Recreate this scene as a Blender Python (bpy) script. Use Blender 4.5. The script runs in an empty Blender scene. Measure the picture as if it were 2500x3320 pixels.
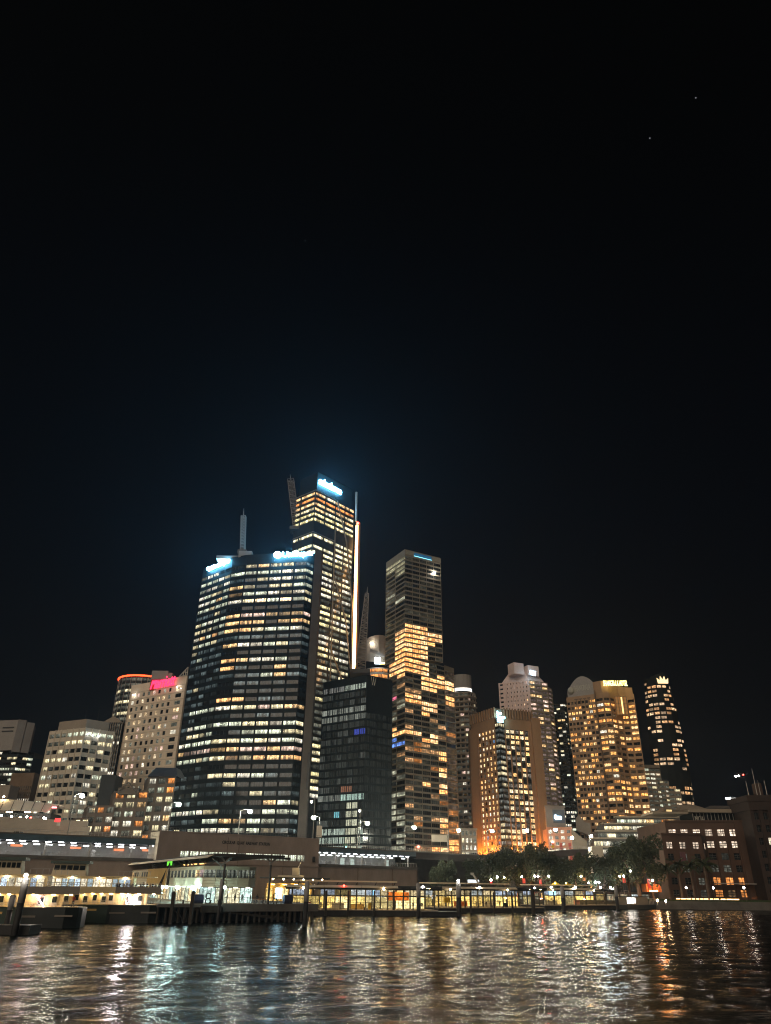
import bpy, math, random
import numpy as np
from mathutils import Vector, Matrix

# ------------------------------------------------------------------ camera
SC = bpy.context.scene
COL = SC.collection
FPX, TH, RO, EYE = 2332.0, math.radians(27.42), math.radians(0.77), 7.0
_c, _s, _cr, _sr = math.cos(TH), math.sin(TH), math.cos(RO), math.sin(RO)
FW = Vector((0, _c, _s)); R0 = Vector((1, 0, 0)); U0 = Vector((0, -_s, _c))
RT = _cr * R0 + _sr * U0
UP = -_sr * R0 + _cr * U0
cam = bpy.data.cameras.new('camera')
cam.sensor_fit = 'HORIZONTAL'; cam.sensor_width = 36.0; cam.lens = 36.0 * FPX / 2500.0
cam.clip_start = 0.5; cam.clip_end = 12000.0
camo = bpy.data.objects.new('camera', cam); COL.objects.link(camo)
camo.matrix_world = Matrix(((RT.x, UP.x, -FW.x, 0), (RT.y, UP.y, -FW.y, 0), (RT.z, UP.z, -FW.z, EYE), (0, 0, 0, 1)))
SC.camera = camo

# ------------------------------------------------------------------ night sky, one dim sun lamp (glow of the city behind the viewer), exposure
SUN_EL, SUN_AZ = math.radians(24), math.radians(200)
world = bpy.data.worlds.new('World'); SC.world = world; world.use_nodes = True
wn, wl = world.node_tree.nodes, world.node_tree.links
wn.clear()
wo = wn.new('ShaderNodeOutputWorld')
sky = wn.new('ShaderNodeTexSky'); sky.sky_type = 'NISHITA'; sky.sun_disc = False
sky.sun_elevation = math.radians(-4); sky.sun_rotation = SUN_AZ
bg = wn.new('ShaderNodeBackground'); bg.inputs[1].default_value = 0.01
wl.new(sky.outputs[0], bg.inputs[0])
tc = wn.new('ShaderNodeTexCoord'); sep = wn.new('ShaderNodeSeparateXYZ'); wl.new(tc.outputs['Generated'], sep.inputs[0])
ramp = wn.new('ShaderNodeValToRGB'); wl.new(sep.outputs[2], ramp.inputs[0])
ramp.color_ramp.elements[0].position = 0.0; ramp.color_ramp.elements[0].color = (0.0007, 0.0010, 0.0016, 1)
ramp.color_ramp.elements[1].position = 0.8; ramp.color_ramp.elements[1].color = (0.0, 0.0, 0.0, 1)
e = ramp.color_ramp.elements.new(0.42); e.color = (0.0002, 0.0005, 0.0012, 1)
bg2 = wn.new('ShaderNodeBackground'); wl.new(ramp.outputs[0], bg2.inputs[0])
addw = wn.new('ShaderNodeAddShader'); wl.new(bg.outputs[0], addw.inputs[0]); wl.new(bg2.outputs[0], addw.inputs[1])
wl.new(addw.outputs[0], wo.inputs[0])

sun = bpy.data.lights.new('sun', 'SUN'); sun.energy = 0.80; sun.angle = math.radians(50); sun.color = (1.0, 0.82, 0.62)
suno = bpy.data.objects.new('sun', sun); COL.objects.link(suno)
_sd = Vector((math.sin(SUN_AZ) * math.cos(SUN_EL), math.cos(SUN_AZ) * math.cos(SUN_EL), math.sin(SUN_EL)))
suno.rotation_euler = _sd.to_track_quat('Z', 'Y').to_euler()

SC.view_settings.view_transform = 'Standard'; SC.view_settings.look = 'None'
SC.view_settings.exposure = 0.45; SC.view_settings.gamma = 1.0; SC.view_settings.use_curve_mapping = False
SC.render.engine = 'CYCLES'
cy = SC.cycles
cy.use_denoising = True; cy.denoiser = 'OPENIMAGEDENOISE'; cy.use_adaptive_sampling = False
cy.max_bounces = 5; cy.diffuse_bounces = 2; cy.glossy_bounces = 3; cy.transmission_bounces = 3; cy.transparent_max_bounces = 8
cy.volume_bounces = 0; cy.sample_clamp_indirect = 4.0; cy.sample_clamp_direct = 0.0; cy.use_light_tree = True
cy.caustics_reflective = False; cy.caustics_refractive = False; cy.filter_width = 1.1

# ------------------------------------------------------------------ measuring helpers: photo pixel -> point in the place
def ray(x, y):
    return FW + (x - 1250) / FPX * RT + (1660 - y) / FPX * UP
def at(x, y, Y):
    d = ray(x, y); t = Y / d.y
    return Vector((d.x * t, Y, EYE + d.z * t))
def atz(x, y, z):
    d = ray(x, y); t = (z - EYE) / d.z
    return Vector((d.x * t, d.y * t, z))
def pj(p):
    d = Vector((p[0], p[1], p[2] - EYE)); f = d.dot(FW)
    return 1250 + FPX * d.dot(RT) / f, 1660 - FPX * d.dot(UP) / f
def atxz(x, Y, z):
    """the point of depth Y and height z that shows at photo column x"""
    lo, hi = -900.0, 900.0
    for _ in range(50):
        m = (lo + hi) / 2
        if pj((m, Y, z))[0] < x: lo = m
        else: hi = m
    return Vector((lo, Y, z))
rng = random.Random(7)
HAZE = 0.00012

# ------------------------------------------------------------------ objects
WL = {}
def thing(name, label, cat, loc, group=None):
    o = bpy.data.objects.new(name, None); COL.objects.link(o)
    o.location = loc; o.empty_display_size = 1.0
    o['label'] = label; o['category'] = cat
    if group: o['group'] = group
    WL[o] = Vector(loc)
    return o
def tag(o, label, cat, group=None):
    o['label'] = label; o['category'] = cat
    if group: o['group'] = group
    return o
class MB:
    def __init__(s): s.v = []; s.f = []; s.m = []
    def quad(s, a, b, c, d, m=0):
        n = len(s.v); s.v += [tuple(a), tuple(b), tuple(c), tuple(d)]; s.f.append((n, n + 1, n + 2, n + 3)); s.m.append(m)
    def obox(s, p, x, y, z, m=0):
        p, x, y, z = Vector(p), Vector(x), Vector(y), Vector(z)
        n = len(s.v)
        s.v += [tuple(q) for q in (p, p + x, p + x + y, p + y, p + z, p + x + z, p + x + y + z, p + y + z)]
        for f in ((0, 3, 2, 1), (4, 5, 6, 7), (0, 1, 5, 4), (1, 2, 6, 5), (2, 3, 7, 6), (3, 0, 4, 7)):
            s.f.append(tuple(n + i for i in f)); s.m.append(m)
    def box(s, c, sz, rz=0.0, m=0):
        ca, sa = math.cos(rz), math.sin(rz)
        x = Vector((ca, sa, 0)) * sz[0]; y = Vector((-sa, ca, 0)) * sz[1]; z = Vector((0, 0, sz[2]))
        s.obox(Vector(c) - x / 2 - y / 2 - z / 2, x, y, z, m)
    def prism(s, poly, z0, z1, m=0, cap=True):
        n = len(s.v); k = len(poly)
        s.v += [(p[0], p[1], z0) for p in poly] + [(p[0], p[1], z1) for p in poly]
        for i in range(k):
            j = (i + 1) % k
            s.f.append((n + i, n + j, n + k + j, n + k + i)); s.m.append(m)
        if cap:
            s.f.append(tuple(n + k + i for i in range(k))); s.m.append(m)
            s.f.append(tuple(n + k - 1 - i for i in range(k))); s.m.append(m)
    def bar(s, p, q, r, r2=None, n=6, m=0):
        p, q = Vector(p), Vector(q); r2 = r if r2 is None else r2
        d = (q - p).normalized(); a = d.orthogonal().normalized(); b = d.cross(a)
        k = len(s.v)
        for c, rr in ((p, r), (q, r2)):
            for i in range(n):
                t = 2 * math.pi * i / n
                s.v.append(tuple(c + (a * math.cos(t) + b * math.sin(t)) * rr))
        for i in range(n):
            j = (i + 1) % n; s.f.append((k + i, k + j, k + n + j, k + n + i)); s.m.append(m)
        s.f.append(tuple(k + n - 1 - i for i in range(n))); s.m.append(m)
        s.f.append(tuple(k + n + i for i in range(n))); s.m.append(m)
    def ball(s, c, r, m=0, nu=8, nv=5, sz=1.0):
        k = len(s.v); c = Vector(c)
        s.v.append(tuple(c + Vector((0, 0, r * sz))))
        for j in range(1, nv):
            ph = math.pi * j / nv
            for i in range(nu):
                t = 2 * math.pi * i / nu
                s.v.append(tuple(c + Vector((math.sin(ph) * math.cos(t), math.sin(ph) * math.sin(t), math.cos(ph) * sz)) * r))
        s.v.append(tuple(c - Vector((0, 0, r * sz)))); last = len(s.v) - 1
        for i in range(nu):
            j = (i + 1) % nu
            s.f.append((k, k + 1 + i, k + 1 + j)); s.m.append(m)
            for q in range(nv - 2):
                a = k + 1 + q * nu; s.f.append((a + i, a + nu + i, a + nu + j, a + j)); s.m.append(m)
            a = k + 1 + (nv - 2) * nu; s.f.append((a + i, last, a + j)); s.m.append(m)
    def build(s, name, mats, parent=None, smooth=False, loc=None):
        if not isinstance(mats, (list, tuple)): mats = [mats]
        off = WL[parent] if parent is not None else Vector(loc or (0, 0, 0))
        me = bpy.data.meshes.new(name)
        me.from_pydata([(v[0] - off.x, v[1] - off.y, v[2] - off.z) for v in s.v], [], s.f)
        for m_ in mats: me.materials.append(m_)
        me.polygons.foreach_set('material_index', s.m)
        if smooth: me.polygons.foreach_set('use_smooth', [True] * len(s.f))
        me.update()
        o = bpy.data.objects.new(name, me); COL.objects.link(o)
        if parent is not None: o.parent = parent
        else: o.location = off
        WL[o] = Vector(off)
        return o

# ------------------------------------------------------------------ materials
def nt(name):
    m = bpy.data.materials.new(name); m.use_nodes = True
    return m, m.node_tree.nodes, m.node_tree.links, m.node_tree.nodes['Principled BSDF']
def pm(name, c, rough=0.75, var=0.22, scale=0.35, metal=0.0, bump=0.0, stretch=1.0):
    """painted / concrete / stone surface: base colour with stains and streaks"""
    m, n, l, b = nt(name)
    t = n.new('ShaderNodeTexCoord'); mp = n.new('ShaderNodeMapping'); mp.inputs['Scale'].default_value = (1, 1, stretch)
    l.new(t.outputs['Object'], mp.inputs[0])
    z = n.new('ShaderNodeTexNoise'); z.inputs['Scale'].default_value = scale; z.inputs['Detail'].default_value = 8; z.inputs['Roughness'].default_value = 0.65
    l.new(mp.outputs[0], z.inputs['Vector'])
    r = n.new('ShaderNodeMapRange'); r.inputs[1].default_value = 0.3; r.inputs[2].default_value = 0.7
    r.inputs[3].default_value = 1 - var; r.inputs[4].default_value = 1 + var
    l.new(z.outputs[0], r.inputs[0])
    x = n.new('ShaderNodeVectorMath'); x.operation = 'SCALE'; x.inputs[0].default_value = c; l.new(r.outputs[0], x.inputs['Scale'])
    l.new(x.outputs[0], b.inputs['Base Color'])
    b.inputs['Roughness'].default_value = rough; b.inputs['Metallic'].default_value = metal
    if bump:
        z2 = n.new('ShaderNodeTexNoise'); z2.inputs['Scale'].default_value = scale * 12; z2.inputs['Detail'].default_value = 4
        l.new(t.outputs['Object'], z2.inputs['Vector'])
        bp = n.new('ShaderNodeBump'); bp.inputs['Strength'].default_value = bump; bp.inputs['Distance'].default_value = 0.05
        l.new(z2.outputs[0], bp.inputs['Height']); l.new(bp.outputs[0], b.inputs['Normal'])
    return m
def em(name, c, s, sample=True):
    m, n, l, b = nt(name)
    b.inputs['Base Color'].default_value = (0.02, 0.02, 0.02, 1)
    b.inputs['Emission Color'].default_value = (*c, 1); b.inputs['Emission Strength'].default_value = s
    if not sample: m.cycles.emission_sampling = 'NONE'
    return m
def glassmat(name, style='office', joined=False, base=(0.012, 0.015, 0.017), rough=0.12):
    """window pane: dark reflective glass with the lit room behind it; colour of the light comes from the object (or a mesh attribute)"""
    m, n, l, b = nt(name)
    b.inputs['Base Color'].default_value = (*base, 1); b.inputs['Roughness'].default_value = rough
    b.inputs['Specular IOR Level'].default_value = 0.6
    if joined:
        a = n.new('ShaderNodeAttribute'); a.attribute_name = 'tint'; csock = a.outputs['Color']; ssock = a.outputs['Alpha']
    else:
        a = n.new('ShaderNodeObjectInfo'); csock = a.outputs['Color']; ssock = a.outputs['Random']
    uv = n.new('ShaderNodeUVMap'); sp = n.new('ShaderNodeSeparateXYZ'); l.new(uv.outputs[0], sp.inputs[0])
    def math_(op, x, y=None, cl=False):
        q = n.new('ShaderNodeMath'); q.operation = op; q.use_clamp = cl
        for i, k in enumerate((x, y)):
            if k is None: continue
            if isinstance(k, (int, float)): q.inputs[i].default_value = k
            else: l.new(k, q.inputs[i])
        return q.outputs[0]
    U, V = sp.outputs[0], sp.outputs[1]
    seed = math_('MULTIPLY', ssock, 391.7)
    def noise(fu, fv, det=2.0):
        cb = n.new('ShaderNodeCombineXYZ')
        l.new(math_('ADD', math_('MULTIPLY', U, fu), seed), cb.inputs[0]); l.new(math_('ADD', math_('MULTIPLY', V, fv), seed), cb.inputs[1]); l.new(seed, cb.inputs[2])
        z = n.new('ShaderNodeTexNoise'); z.inputs['Scale'].default_value = 1.0; z.inputs['Detail'].default_value = det
        l.new(cb.outputs[0], z.inputs['Vector']); return z.outputs[0]
    def rng_(x, a0, a1, b0, b1):
        q = n.new('ShaderNodeMapRange'); l.new(x, q.inputs[0])
        for i, k in enumerate((a0, a1, b0, b1)): q.inputs[i + 1].default_value = k
        return q.outputs[0]
    if style == 'office':
        room = rng_(noise(5.0, 0.7), 0.36, 0.64, 0.30, 1.25)
        desk = rng_(math_('ADD', V, math_('MULTIPLY', math_('SUBTRACT', noise(9.0, 2.0), 0.5), 0.55)), 0.12, 0.42, 0.35, 1.0)
        cell = n.new('ShaderNodeTexWhiteNoise'); cell.noise_dimensions = '2D'; cv_ = n.new('ShaderNodeCombineXYZ')
        l.new(math_('FLOOR', math_('MULTIPLY', U, 5.0)), cv_.inputs[0]); l.new(seed, cv_.inputs[1]); l.new(cv_.outputs[0], cell.inputs['Vector'])
        room = math_('MULTIPLY', room, rng_(cell.outputs['Value'], 0.10, 0.55, 0.28, 1.12))
        lamps = math_('GREATER_THAN', noise(11.0, 5.0, 1.0), 0.60)
        up = math_('GREATER_THAN', V, 0.45)
        pat = math_('ADD', math_('MULTIPLY', room, desk), math_('MULTIPLY', math_('MULTIPLY', lamps, up), 0.9))
    elif style == 'hotel':
        cur = rng_(noise(7.0, 0.25), 0.36, 0.64, 0.45, 1.2)
        spot = rng_(noise(2.2, 2.2), 0.45, 0.7, 0.5, 1.9)
        pat = math_('MULTIPLY', cur, spot)
    elif style == 'painted_glint':  # city reflections painted into the pane glow as dim strips and flecks
        k = math_('GREATER_THAN', noise(9.0, 0.15, 0.0), 0.47)
        pat = math_('ADD', math_('MULTIPLY', k, 0.9), rng_(noise(14.0, 9.0), 0.56, 0.68, 0.08, 1.3))
    else:  # 'shop'
        pat = math_('ADD', rng_(noise(3.0, 3.0, 4.0), 0.35, 0.65, 0.35, 1.2), math_('MULTIPLY', math_('GREATER_THAN', noise(10, 8, 1.0), 0.64), 1.2))
    v = n.new('ShaderNodeVectorMath'); v.operation = 'SCALE'; l.new(csock, v.inputs[0]); l.new(pat, v.inputs['Scale'])
    l.new(v.outputs[0], b.inputs['Emission Color']); b.inputs['Emission Strength'].default_value = {'office': 1.25, 'hotel': 1.35, 'painted_glint': 1.0, 'shop': 1.5}[style]
    m.cycles.emission_sampling = 'NONE'
    return m
GL = {}
for st in ('office', 'hotel', 'painted_glint', 'shop'):
    GL[st] = (glassmat('pane_' + st, st), glassmat('pane_%s_joined' % st, st, True))

M = {}
M['concrete'] = pm('concrete', (0.30, 0.27, 0.24), 0.9, 0.22, 0.25, stretch=0.4)
M['concrete_dark'] = pm('concrete_dark', (0.12, 0.11, 0.10), 0.9, 0.3, 0.25)
M['station'] = pm('station_render', (0.30, 0.235, 0.20), 0.9, 0.2, 0.18, stretch=0.5)
M['blue_fascia'] = pm('blue_fascia', (0.07, 0.115, 0.15), 0.5, 0.3, 0.2)
M['asphalt'] = pm('asphalt', (0.05, 0.05, 0.05), 0.9, 0.2, 0.5)
M['white_stone'] = pm('white_stone', (0.62, 0.55, 0.45), 0.8, 0.10, 0.15, stretch=0.3)
M['hotel_white'] = pm('hotel_white', (0.80, 0.68, 0.54), 0.8, 0.08, 0.1, stretch=0.3)
M['grey_panel'] = pm('grey_panel', (0.30, 0.28, 0.26), 0.8, 0.12, 0.1)
M['brown'] = pm('brown_stone', (0.17, 0.115, 0.075), 0.85, 0.18, 0.2)
M['brown_block'] = pm('brown_block', (0.135, 0.115, 0.095), 0.85, 0.18, 0.3)
M['black_clad'] = pm('black_cladding', (0.009, 0.013, 0.015), 0.7, 0.25, 0.3, bump=0.0)
M['dark_clad'] = pm('dark_cladding', (0.030, 0.036, 0.038), 0.4, 0.25, 0.3, bump=0.0)
for _k in ('black_clad', 'dark_clad'): M[_k].node_tree.nodes['Principled BSDF'].inputs['Specular IOR Level'].default_value = 0.15
M['column'] = pm('column_stone', (0.10, 0.085, 0.075), 0.8, 0.15, 0.2)
M['bronze'] = pm('bronze_frame', (0.20, 0.165, 0.12), 0.5, 0.15, 0.3, bump=0.0)
M['silver'] = pm('silver_frame', (0.27, 0.235, 0.185), 0.45, 0.15, 0.3, metal=0.2, bump=0.0)
M['four_brown'] = pm('four_brown', (0.28, 0.165, 0.09), 0.85, 0.14, 0.15, stretch=0.3)
M['quay_white'] = pm('quay_white', (0.80, 0.62, 0.56), 0.8, 0.08, 0.2)
M['shang'] = pm('pink_granite', (0.36, 0.225, 0.13), 0.8, 0.12, 0.2)
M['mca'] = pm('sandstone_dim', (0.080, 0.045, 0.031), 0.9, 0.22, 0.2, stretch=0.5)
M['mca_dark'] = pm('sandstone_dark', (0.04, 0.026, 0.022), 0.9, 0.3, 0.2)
M['coral'] = pm('coral_render', (0.62, 0.30, 0.20), 0.85, 0.12, 0.2)
M['tan'] = pm('tan_render', (0.30, 0.25, 0.19), 0.85, 0.14, 0.2)
M['beige'] = pm('beige_render', (0.34, 0.29, 0.235), 0.85, 0.12, 0.2)
M['frame'] = pm('dark_frame', (0.03, 0.03, 0.03), 0.5, 0.1, 1.0, bump=0.0)
M['pale_frame'] = pm('pale_frame', (0.5, 0.47, 0.42), 0.5, 0.1, 1.0, bump=0.0)
M['steel'] = pm('galvanised_steel', (0.36, 0.35, 0.33), 0.45, 0.15, 1.0, metal=0.3, bump=0.0)
M['pole'] = pm('lamp_pole_paint', (0.20, 0.19, 0.17), 0.5, 0.1, 1.0, bump=0.0)
M['dark_steel'] = pm('dark_steel', (0.05, 0.048, 0.045), 0.5, 0.2, 1.0, bump=0.0)
M['timber'] = pm('weathered_timber', (0.036, 0.030, 0.025), 0.9, 0.35, 0.9, stretch=0.15)
M['pile_grey'] = pm('pile_grey', (0.32, 0.31, 0.31), 0.7, 0.18, 0.6, stretch=0.3)
M['pile_dark'] = pm('pile_tar', (0.022, 0.022, 0.023), 0.7, 0.3, 0.6)
M['deck'] = pm('wharf_deck', (0.26, 0.21, 0.16), 0.85, 0.2, 0.8)
M['cream'] = pm('cream_panel', (0.62, 0.52, 0.36), 0.6, 0.08, 0.4)
M['ferry_cream'] = pm('ferry_cream', (0.72, 0.56, 0.30), 0.5, 0.07, 0.5)
M['hull_green'] = pm('hull_green', (0.025, 0.048, 0.036), 0.35, 0.15, 0.4)
M['hull_dark'] = pm('hull_dark', (0.018, 0.024, 0.024), 0.4, 0.2, 0.4)
M['band'] = pm('bulwark_grey', (0.19, 0.165, 0.135), 0.6, 0.12, 0.4)
M['ochre'] = pm('ochre_panel', (0.62, 0.40, 0.12), 0.6, 0.08, 0.4)
M['roof_dark'] = pm('roof_dark', (0.03, 0.03, 0.03), 0.6, 0.2, 0.4)
M['roof_cream'] = pm('roof_fascia', (0.74, 0.60, 0.42), 0.6, 0.12, 0.3)
M['green_roof'] = pm('green_roof', (0.03, 0.055, 0.045), 0.5, 0.2, 0.5)
M['red'] = pm('red_paint', (0.45, 0.05, 0.03), 0.5, 0.1, 1.0)
M['orange'] = pm('orange_paint', (0.75, 0.22, 0.05), 0.5, 0.1, 1.0)
M['yellow'] = pm('yellow_paint', (0.75, 0.48, 0.04), 0.5, 0.1, 1.0)
M['bark'] = pm('bark', (0.10, 0.07, 0.05), 0.95, 0.3, 1.5, stretch=0.3)
M['paving'] = pm('paving', (0.22, 0.20, 0.17), 0.85, 0.2, 0.4)
M['grass'] = pm('lawn', (0.03, 0.05, 0.015), 0.95, 0.3, 1.5)
M['navy'] = pm('navy_cover', (0.03, 0.035, 0.08), 0.7, 0.2, 1.0)
M['skin'] = pm('skin', (0.35, 0.20, 0.13), 0.6, 0.1, 3.0, bump=0)
M['hair'] = pm('hair', (0.03, 0.02, 0.015), 0.7, 0.1, 3.0, bump=0)
M['dark_cloth'] = pm('dark_cloth', (0.03, 0.03, 0.035), 0.9, 0.2, 3.0, bump=0)
M['red_cloth'] = pm('red_cloth', (0.40, 0.07, 0.04), 0.9, 0.2, 3.0, bump=0)
M['grey_cloth'] = pm('grey_cloth', (0.20, 0.19, 0.18), 0.9, 0.2, 3.0, bump=0)
M['banner'] = pm('banner_cloth', (0.12, 0.05, 0.06), 0.9, 0.3, 1.0)
M['screen_black'] = pm('letter_dark', (0.03, 0.025, 0.022), 0.6, 0.1, 1.0, bump=0)
M['letter_grey'] = pm('letter_grey', (0.42, 0.40, 0.34), 0.5, 0.1, 1.0, bump=0)

E_LAMP = em('street_lamp_light', (1.0, 0.97, 0.76), 620.0)
E_WARM = em('warm_lamp_light', (1.0, 0.70, 0.34), 90.0)
E_GLOBE = em('globe_lamp_light', (1.0, 0.93, 0.80), 90.0)
E_TUBE = em('platform_tube_light', (0.9, 0.95, 1.0), 10.0)
E_YEL = em('jetty_ceiling_light', (1.0, 0.70, 0.26), 55.0)
E_CABIN = em('cabin_ceiling_light', (1.0, 0.72, 0.34), 36.0)
E_TEAL = em('teal_lamp_light', (0.62, 1.0, 0.95), 130.0)
E_SIGN = em('sign_white_light', (0.17, 0.62, 1.0), 130.0)
E_SIGN_SOFT = em('sign_soft_light', (0.75, 0.9, 1.0), 14.0)
E_PINK = em('sign_pink_light', (1.0, 0.03, 0.10), 2.2)
E_GOLD = em('sign_gold_light', (1.0, 0.80, 0.22), 5.0)
E_STRIP = em('amber_strip_light', (1.0, 0.50, 0.17), 9.0)
E_RING = em('orange_ring_light', (1.0, 0.06, 0.015), 4.0)
E_RED = em('red_lamp_light', (1.0, 0.03, 0.02), 25.0)
E_REDSOFT = em('red_sign_light', (1.0, 0.03, 0.03), 2.2)
E_STAIR = em('stair_strip_light', (1.0, 0.84, 0.80), 60.0)
E_GREEN = em('green_panel_light', (0.15, 0.9, 0.05), 1.2)
E_BLUE = em('blue_screen_light', (0.25, 0.65, 1.0), 2.2)
E_KERB = em('kerb_strip_light', (1.0, 0.55, 0.20), 4.5)
E_ORUP = em('orange_uplight', (1.0, 0.36, 0.05), 260.0)
E_ORUP4 = em('hotel_uplight', (1.0, 0.34, 0.045), 1000.0)
E_UMB = em('umbrella_glow_light', (1.0, 0.85, 0.15), 30.0)

# palettes: light of rooms; DIMC also stands for dim reflections in the glass
CREAM = (1.0, 0.85, 0.50); COOL = (0.80, 0.86, 0.64); WARM = (1.0, 0.62, 0.27); AMBER = (1.0, 0.35, 0.085); PINKY = (0.85, 0.58, 0.46)
WHITE = (1.0, 0.92, 0.72); DIM = (0.10, 0.10, 0.075); DIMC = (0.075, 0.10, 0.10)
def sc(c, k): return (c[0] * k, c[1] * k, c[2] * k)

# ------------------------------------------------------------------ windows and facades
WMESH = {}
def winmesh(w, h, nx, ny, style, fm, bw=0.09):
    key = (round(w, 2), round(h, 2), nx, ny, style, fm, bw)
    if key in WMESH: return WMESH[key]
    b = MB()
    b.quad((-w / 2, 0, -h / 2), (w / 2, 0, -h / 2), (w / 2, 0, h / 2), (-w / 2, 0, h / 2))
    def bar(x0, x1, z0, z1):
        y = -0.08
        b.quad((x0, y, z0), (x1, y, z0), (x1, y, z1), (x0, y, z1), 1)
        b.quad((x0, 0, z0), (x0, y, z0), (x0, y, z1), (x0, 0, z1), 1); b.quad((x1, y, z0), (x1, 0, z0), (x1, 0, z1), (x1, y, z1), 1)
    for i in range(1, nx):
        x = -w / 2 + w * i / nx; bar(x - bw / 2, x + bw / 2, -h / 2, h / 2)
    for j in range(1, ny):
        z = -h / 2 + h * j / ny; bar(-w / 2, w / 2, z - bw / 2, z + bw / 2)
    me = bpy.data.meshes.new('window'); me.from_pydata(b.v, [], b.f)
    me.materials.append(GL[style][0]); me.materials.append(fm); me.polygons.foreach_set('material_index', b.m)
    uv = me.uv_layers.new(name='UVMap')
    for l_ in me.loops:
        v = me.vertices[l_.vertex_index].co; uv.data[l_.index].uv = (v.x / w + 0.5, v.z / h + 0.5)
    me.update(); WMESH[key] = (me, b, w, h); return WMESH[key]

class Building:
    def __init__(s, name, label, loc, cat='building', group=None):
        s.o = thing(name, label, cat, loc, group); s.wall = MB(); s.wins = []; s.mats = []
    def mi(s, m):
        if m not in s.mats: s.mats.append(m)
        return s.mats.index(m)
    def face(s, A, B, z0, z1, nb, nf, lit, wm, fm=None, op=(0.08, 0.92, 0.3, 0.85), depth=0.35, mull=(3, 1), style='office', bw=0.09, cols=None, wname='window'):
        A = Vector((A[0], A[1], 0)); B = Vector((B[0], B[1], 0)); d = (B - A); L = d.length; d /= L
        nrm = Vector((d.y, -d.x, 0)); m = s.mi(wm); fm = fm or M['frame']
        fh = (z1 - z0) / nf; ang = math.atan2(d.y, d.x); W_ = s.wall
        edges = cols or [i / nb for i in range(nb + 1)]; nb = len(edges) - 1
        P = lambda u, z, k=0.0: A + d * (L * u) - nrm * k + Vector((0, 0, z))
        for j in range(nf):
            f = nf - 1 - j; za, zb = z0 + f * fh, z0 + (f + 1) * fh       # j counts from the top
            va, vb = za + op[2] * fh, za + op[3] * fh
            W_.quad(P(0, za), P(1, za), P(1, va), P(0, va), m); W_.quad(P(0, vb), P(1, vb), P(1, zb), P(0, zb), m)
            last = 0.0
            for i in range(nb):
                c0, c1 = edges[i], edges[i + 1]
                ua, ub = c0 + op[0] * (c1 - c0), c0 + op[1] * (c1 - c0)
                ctr = P((ua + ub) / 2, (va + vb) / 2, depth)
                col = lit(i, j, ctr)
                if col == 'wall': continue
                W_.quad(P(last, va), P(ua, va), P(ua, vb), P(last, vb), m); last = ub
                W_.quad(P(ua, va), P(ua, va, depth), P(ua, vb, depth), P(ua, vb), m); W_.quad(P(ub, va, depth), P(ub, va), P(ub, vb), P(ub, vb, depth), m)
                W_.quad(P(ua, va), P(ub, va), P(ub, va, depth), P(ua, va, depth), m); W_.quad(P(ua, vb, depth), P(ub, vb, depth), P(ub, vb), P(ua, vb), m)
                s.wins.append((ctr, ang, (ub - ua) * L, vb - va, mull, style, fm, bw, col, wname))
            W_.quad(P(last, va), P(1, va), P(1, vb), P(last, vb), m)
    def plain(s, A, B, z0, z1, wm):
        m = s.mi(wm); s.wall.quad((A[0], A[1], z0), (B[0], B[1], z0), (B[0], B[1], z1), (A[0], A[1], z1), m)
    def cap(s, poly, z, wm):
        n = len(s.wall.v); s.wall.v += [(p[0], p[1], z) for p in poly]; s.wall.f.append(tuple(range(n, n + len(poly)))); s.wall.m.append(s.mi(wm))
    def prism(s, poly, z0, z1, wm): s.wall.prism(poly, z0, z1, s.mi(wm))
    def finish(s, limit=300, wallname='wall'):
        if s.wall.f: s.wall.build(wallname, s.mats, s.o)
        off = WL[s.o]
        def size(w):
            lum = 0 if w[8] is None else sum(w[8])
            return w[2] * w[3] * (2.0 if lum > 0.2 else 1.0) / (w[0].length ** 2)
        ws = sorted(s.wins, key=size, reverse=True)
        for (c, ang, w, h, mull, style, fm, bw, col, wname) in ws[:limit]:
            me = winmesh(w, h, mull[0], mull[1], style, fm, bw)[0]
            o = bpy.data.objects.new(wname, me); COL.objects.link(o); o.parent = s.o
            o.location = c - off; o.rotation_euler = (0, 0, ang)
            o.color = (*(col or (0, 0, 0)), 1)
        if len(ws) > limit:
            by = {}
            for w in ws[limit:]: by.setdefault(w[5], []).append(w)
            for style, lst in by.items():
                v, f, mi_, tint, uvs, fms = [], [], [], [], [], []
                for (c, ang, w, h, mull, st, fm, bw, col, wname) in lst:
                    b = winmesh(w, h, mull[0], mull[1], st, fm, bw)[1]; ca, sa = math.cos(ang), math.sin(ang); k = len(v); sd = rng.random()
                    if fm not in fms: fms.append(fm)
                    for q in b.v: v.append((c.x - off.x + ca * q[0] - sa * q[1], c.y - off.y + sa * q[0] + ca * q[1], c.z - off.z + q[2]))
                    for ff, mm in zip(b.f, b.m):
                        f.append(tuple(k + i for i in ff)); mi_.append(0 if mm == 0 else 1 + fms.index(fm))
                        for i in ff:
                            tint.append((*(col or (0, 0, 0)), sd)); uvs.append((b.v[i][0] / w + 0.5, b.v[i][2] / h + 0.5))
                me = bpy.data.meshes.new('small_windows'); me.from_pydata(v, [], f); me.materials.append(GL[style][1])
                for fm in fms: me.materials.append(fm)
                me.polygons.foreach_set('material_index', mi_)
                uv = me.uv_layers.new(name='UVMap'); uv.data.foreach_set('uv', [x for q in uvs for x in q])
                ca_ = me.color_attributes.new('tint', 'FLOAT_COLOR', 'CORNER'); ca_.data.foreach_set('color', [x for q in tint for x in q])
                o = bpy.data.objects.new('small_windows', me); COL.objects.link(o); o.parent = s.o; o['kind'] = 'stuff'
        return s.o
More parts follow.
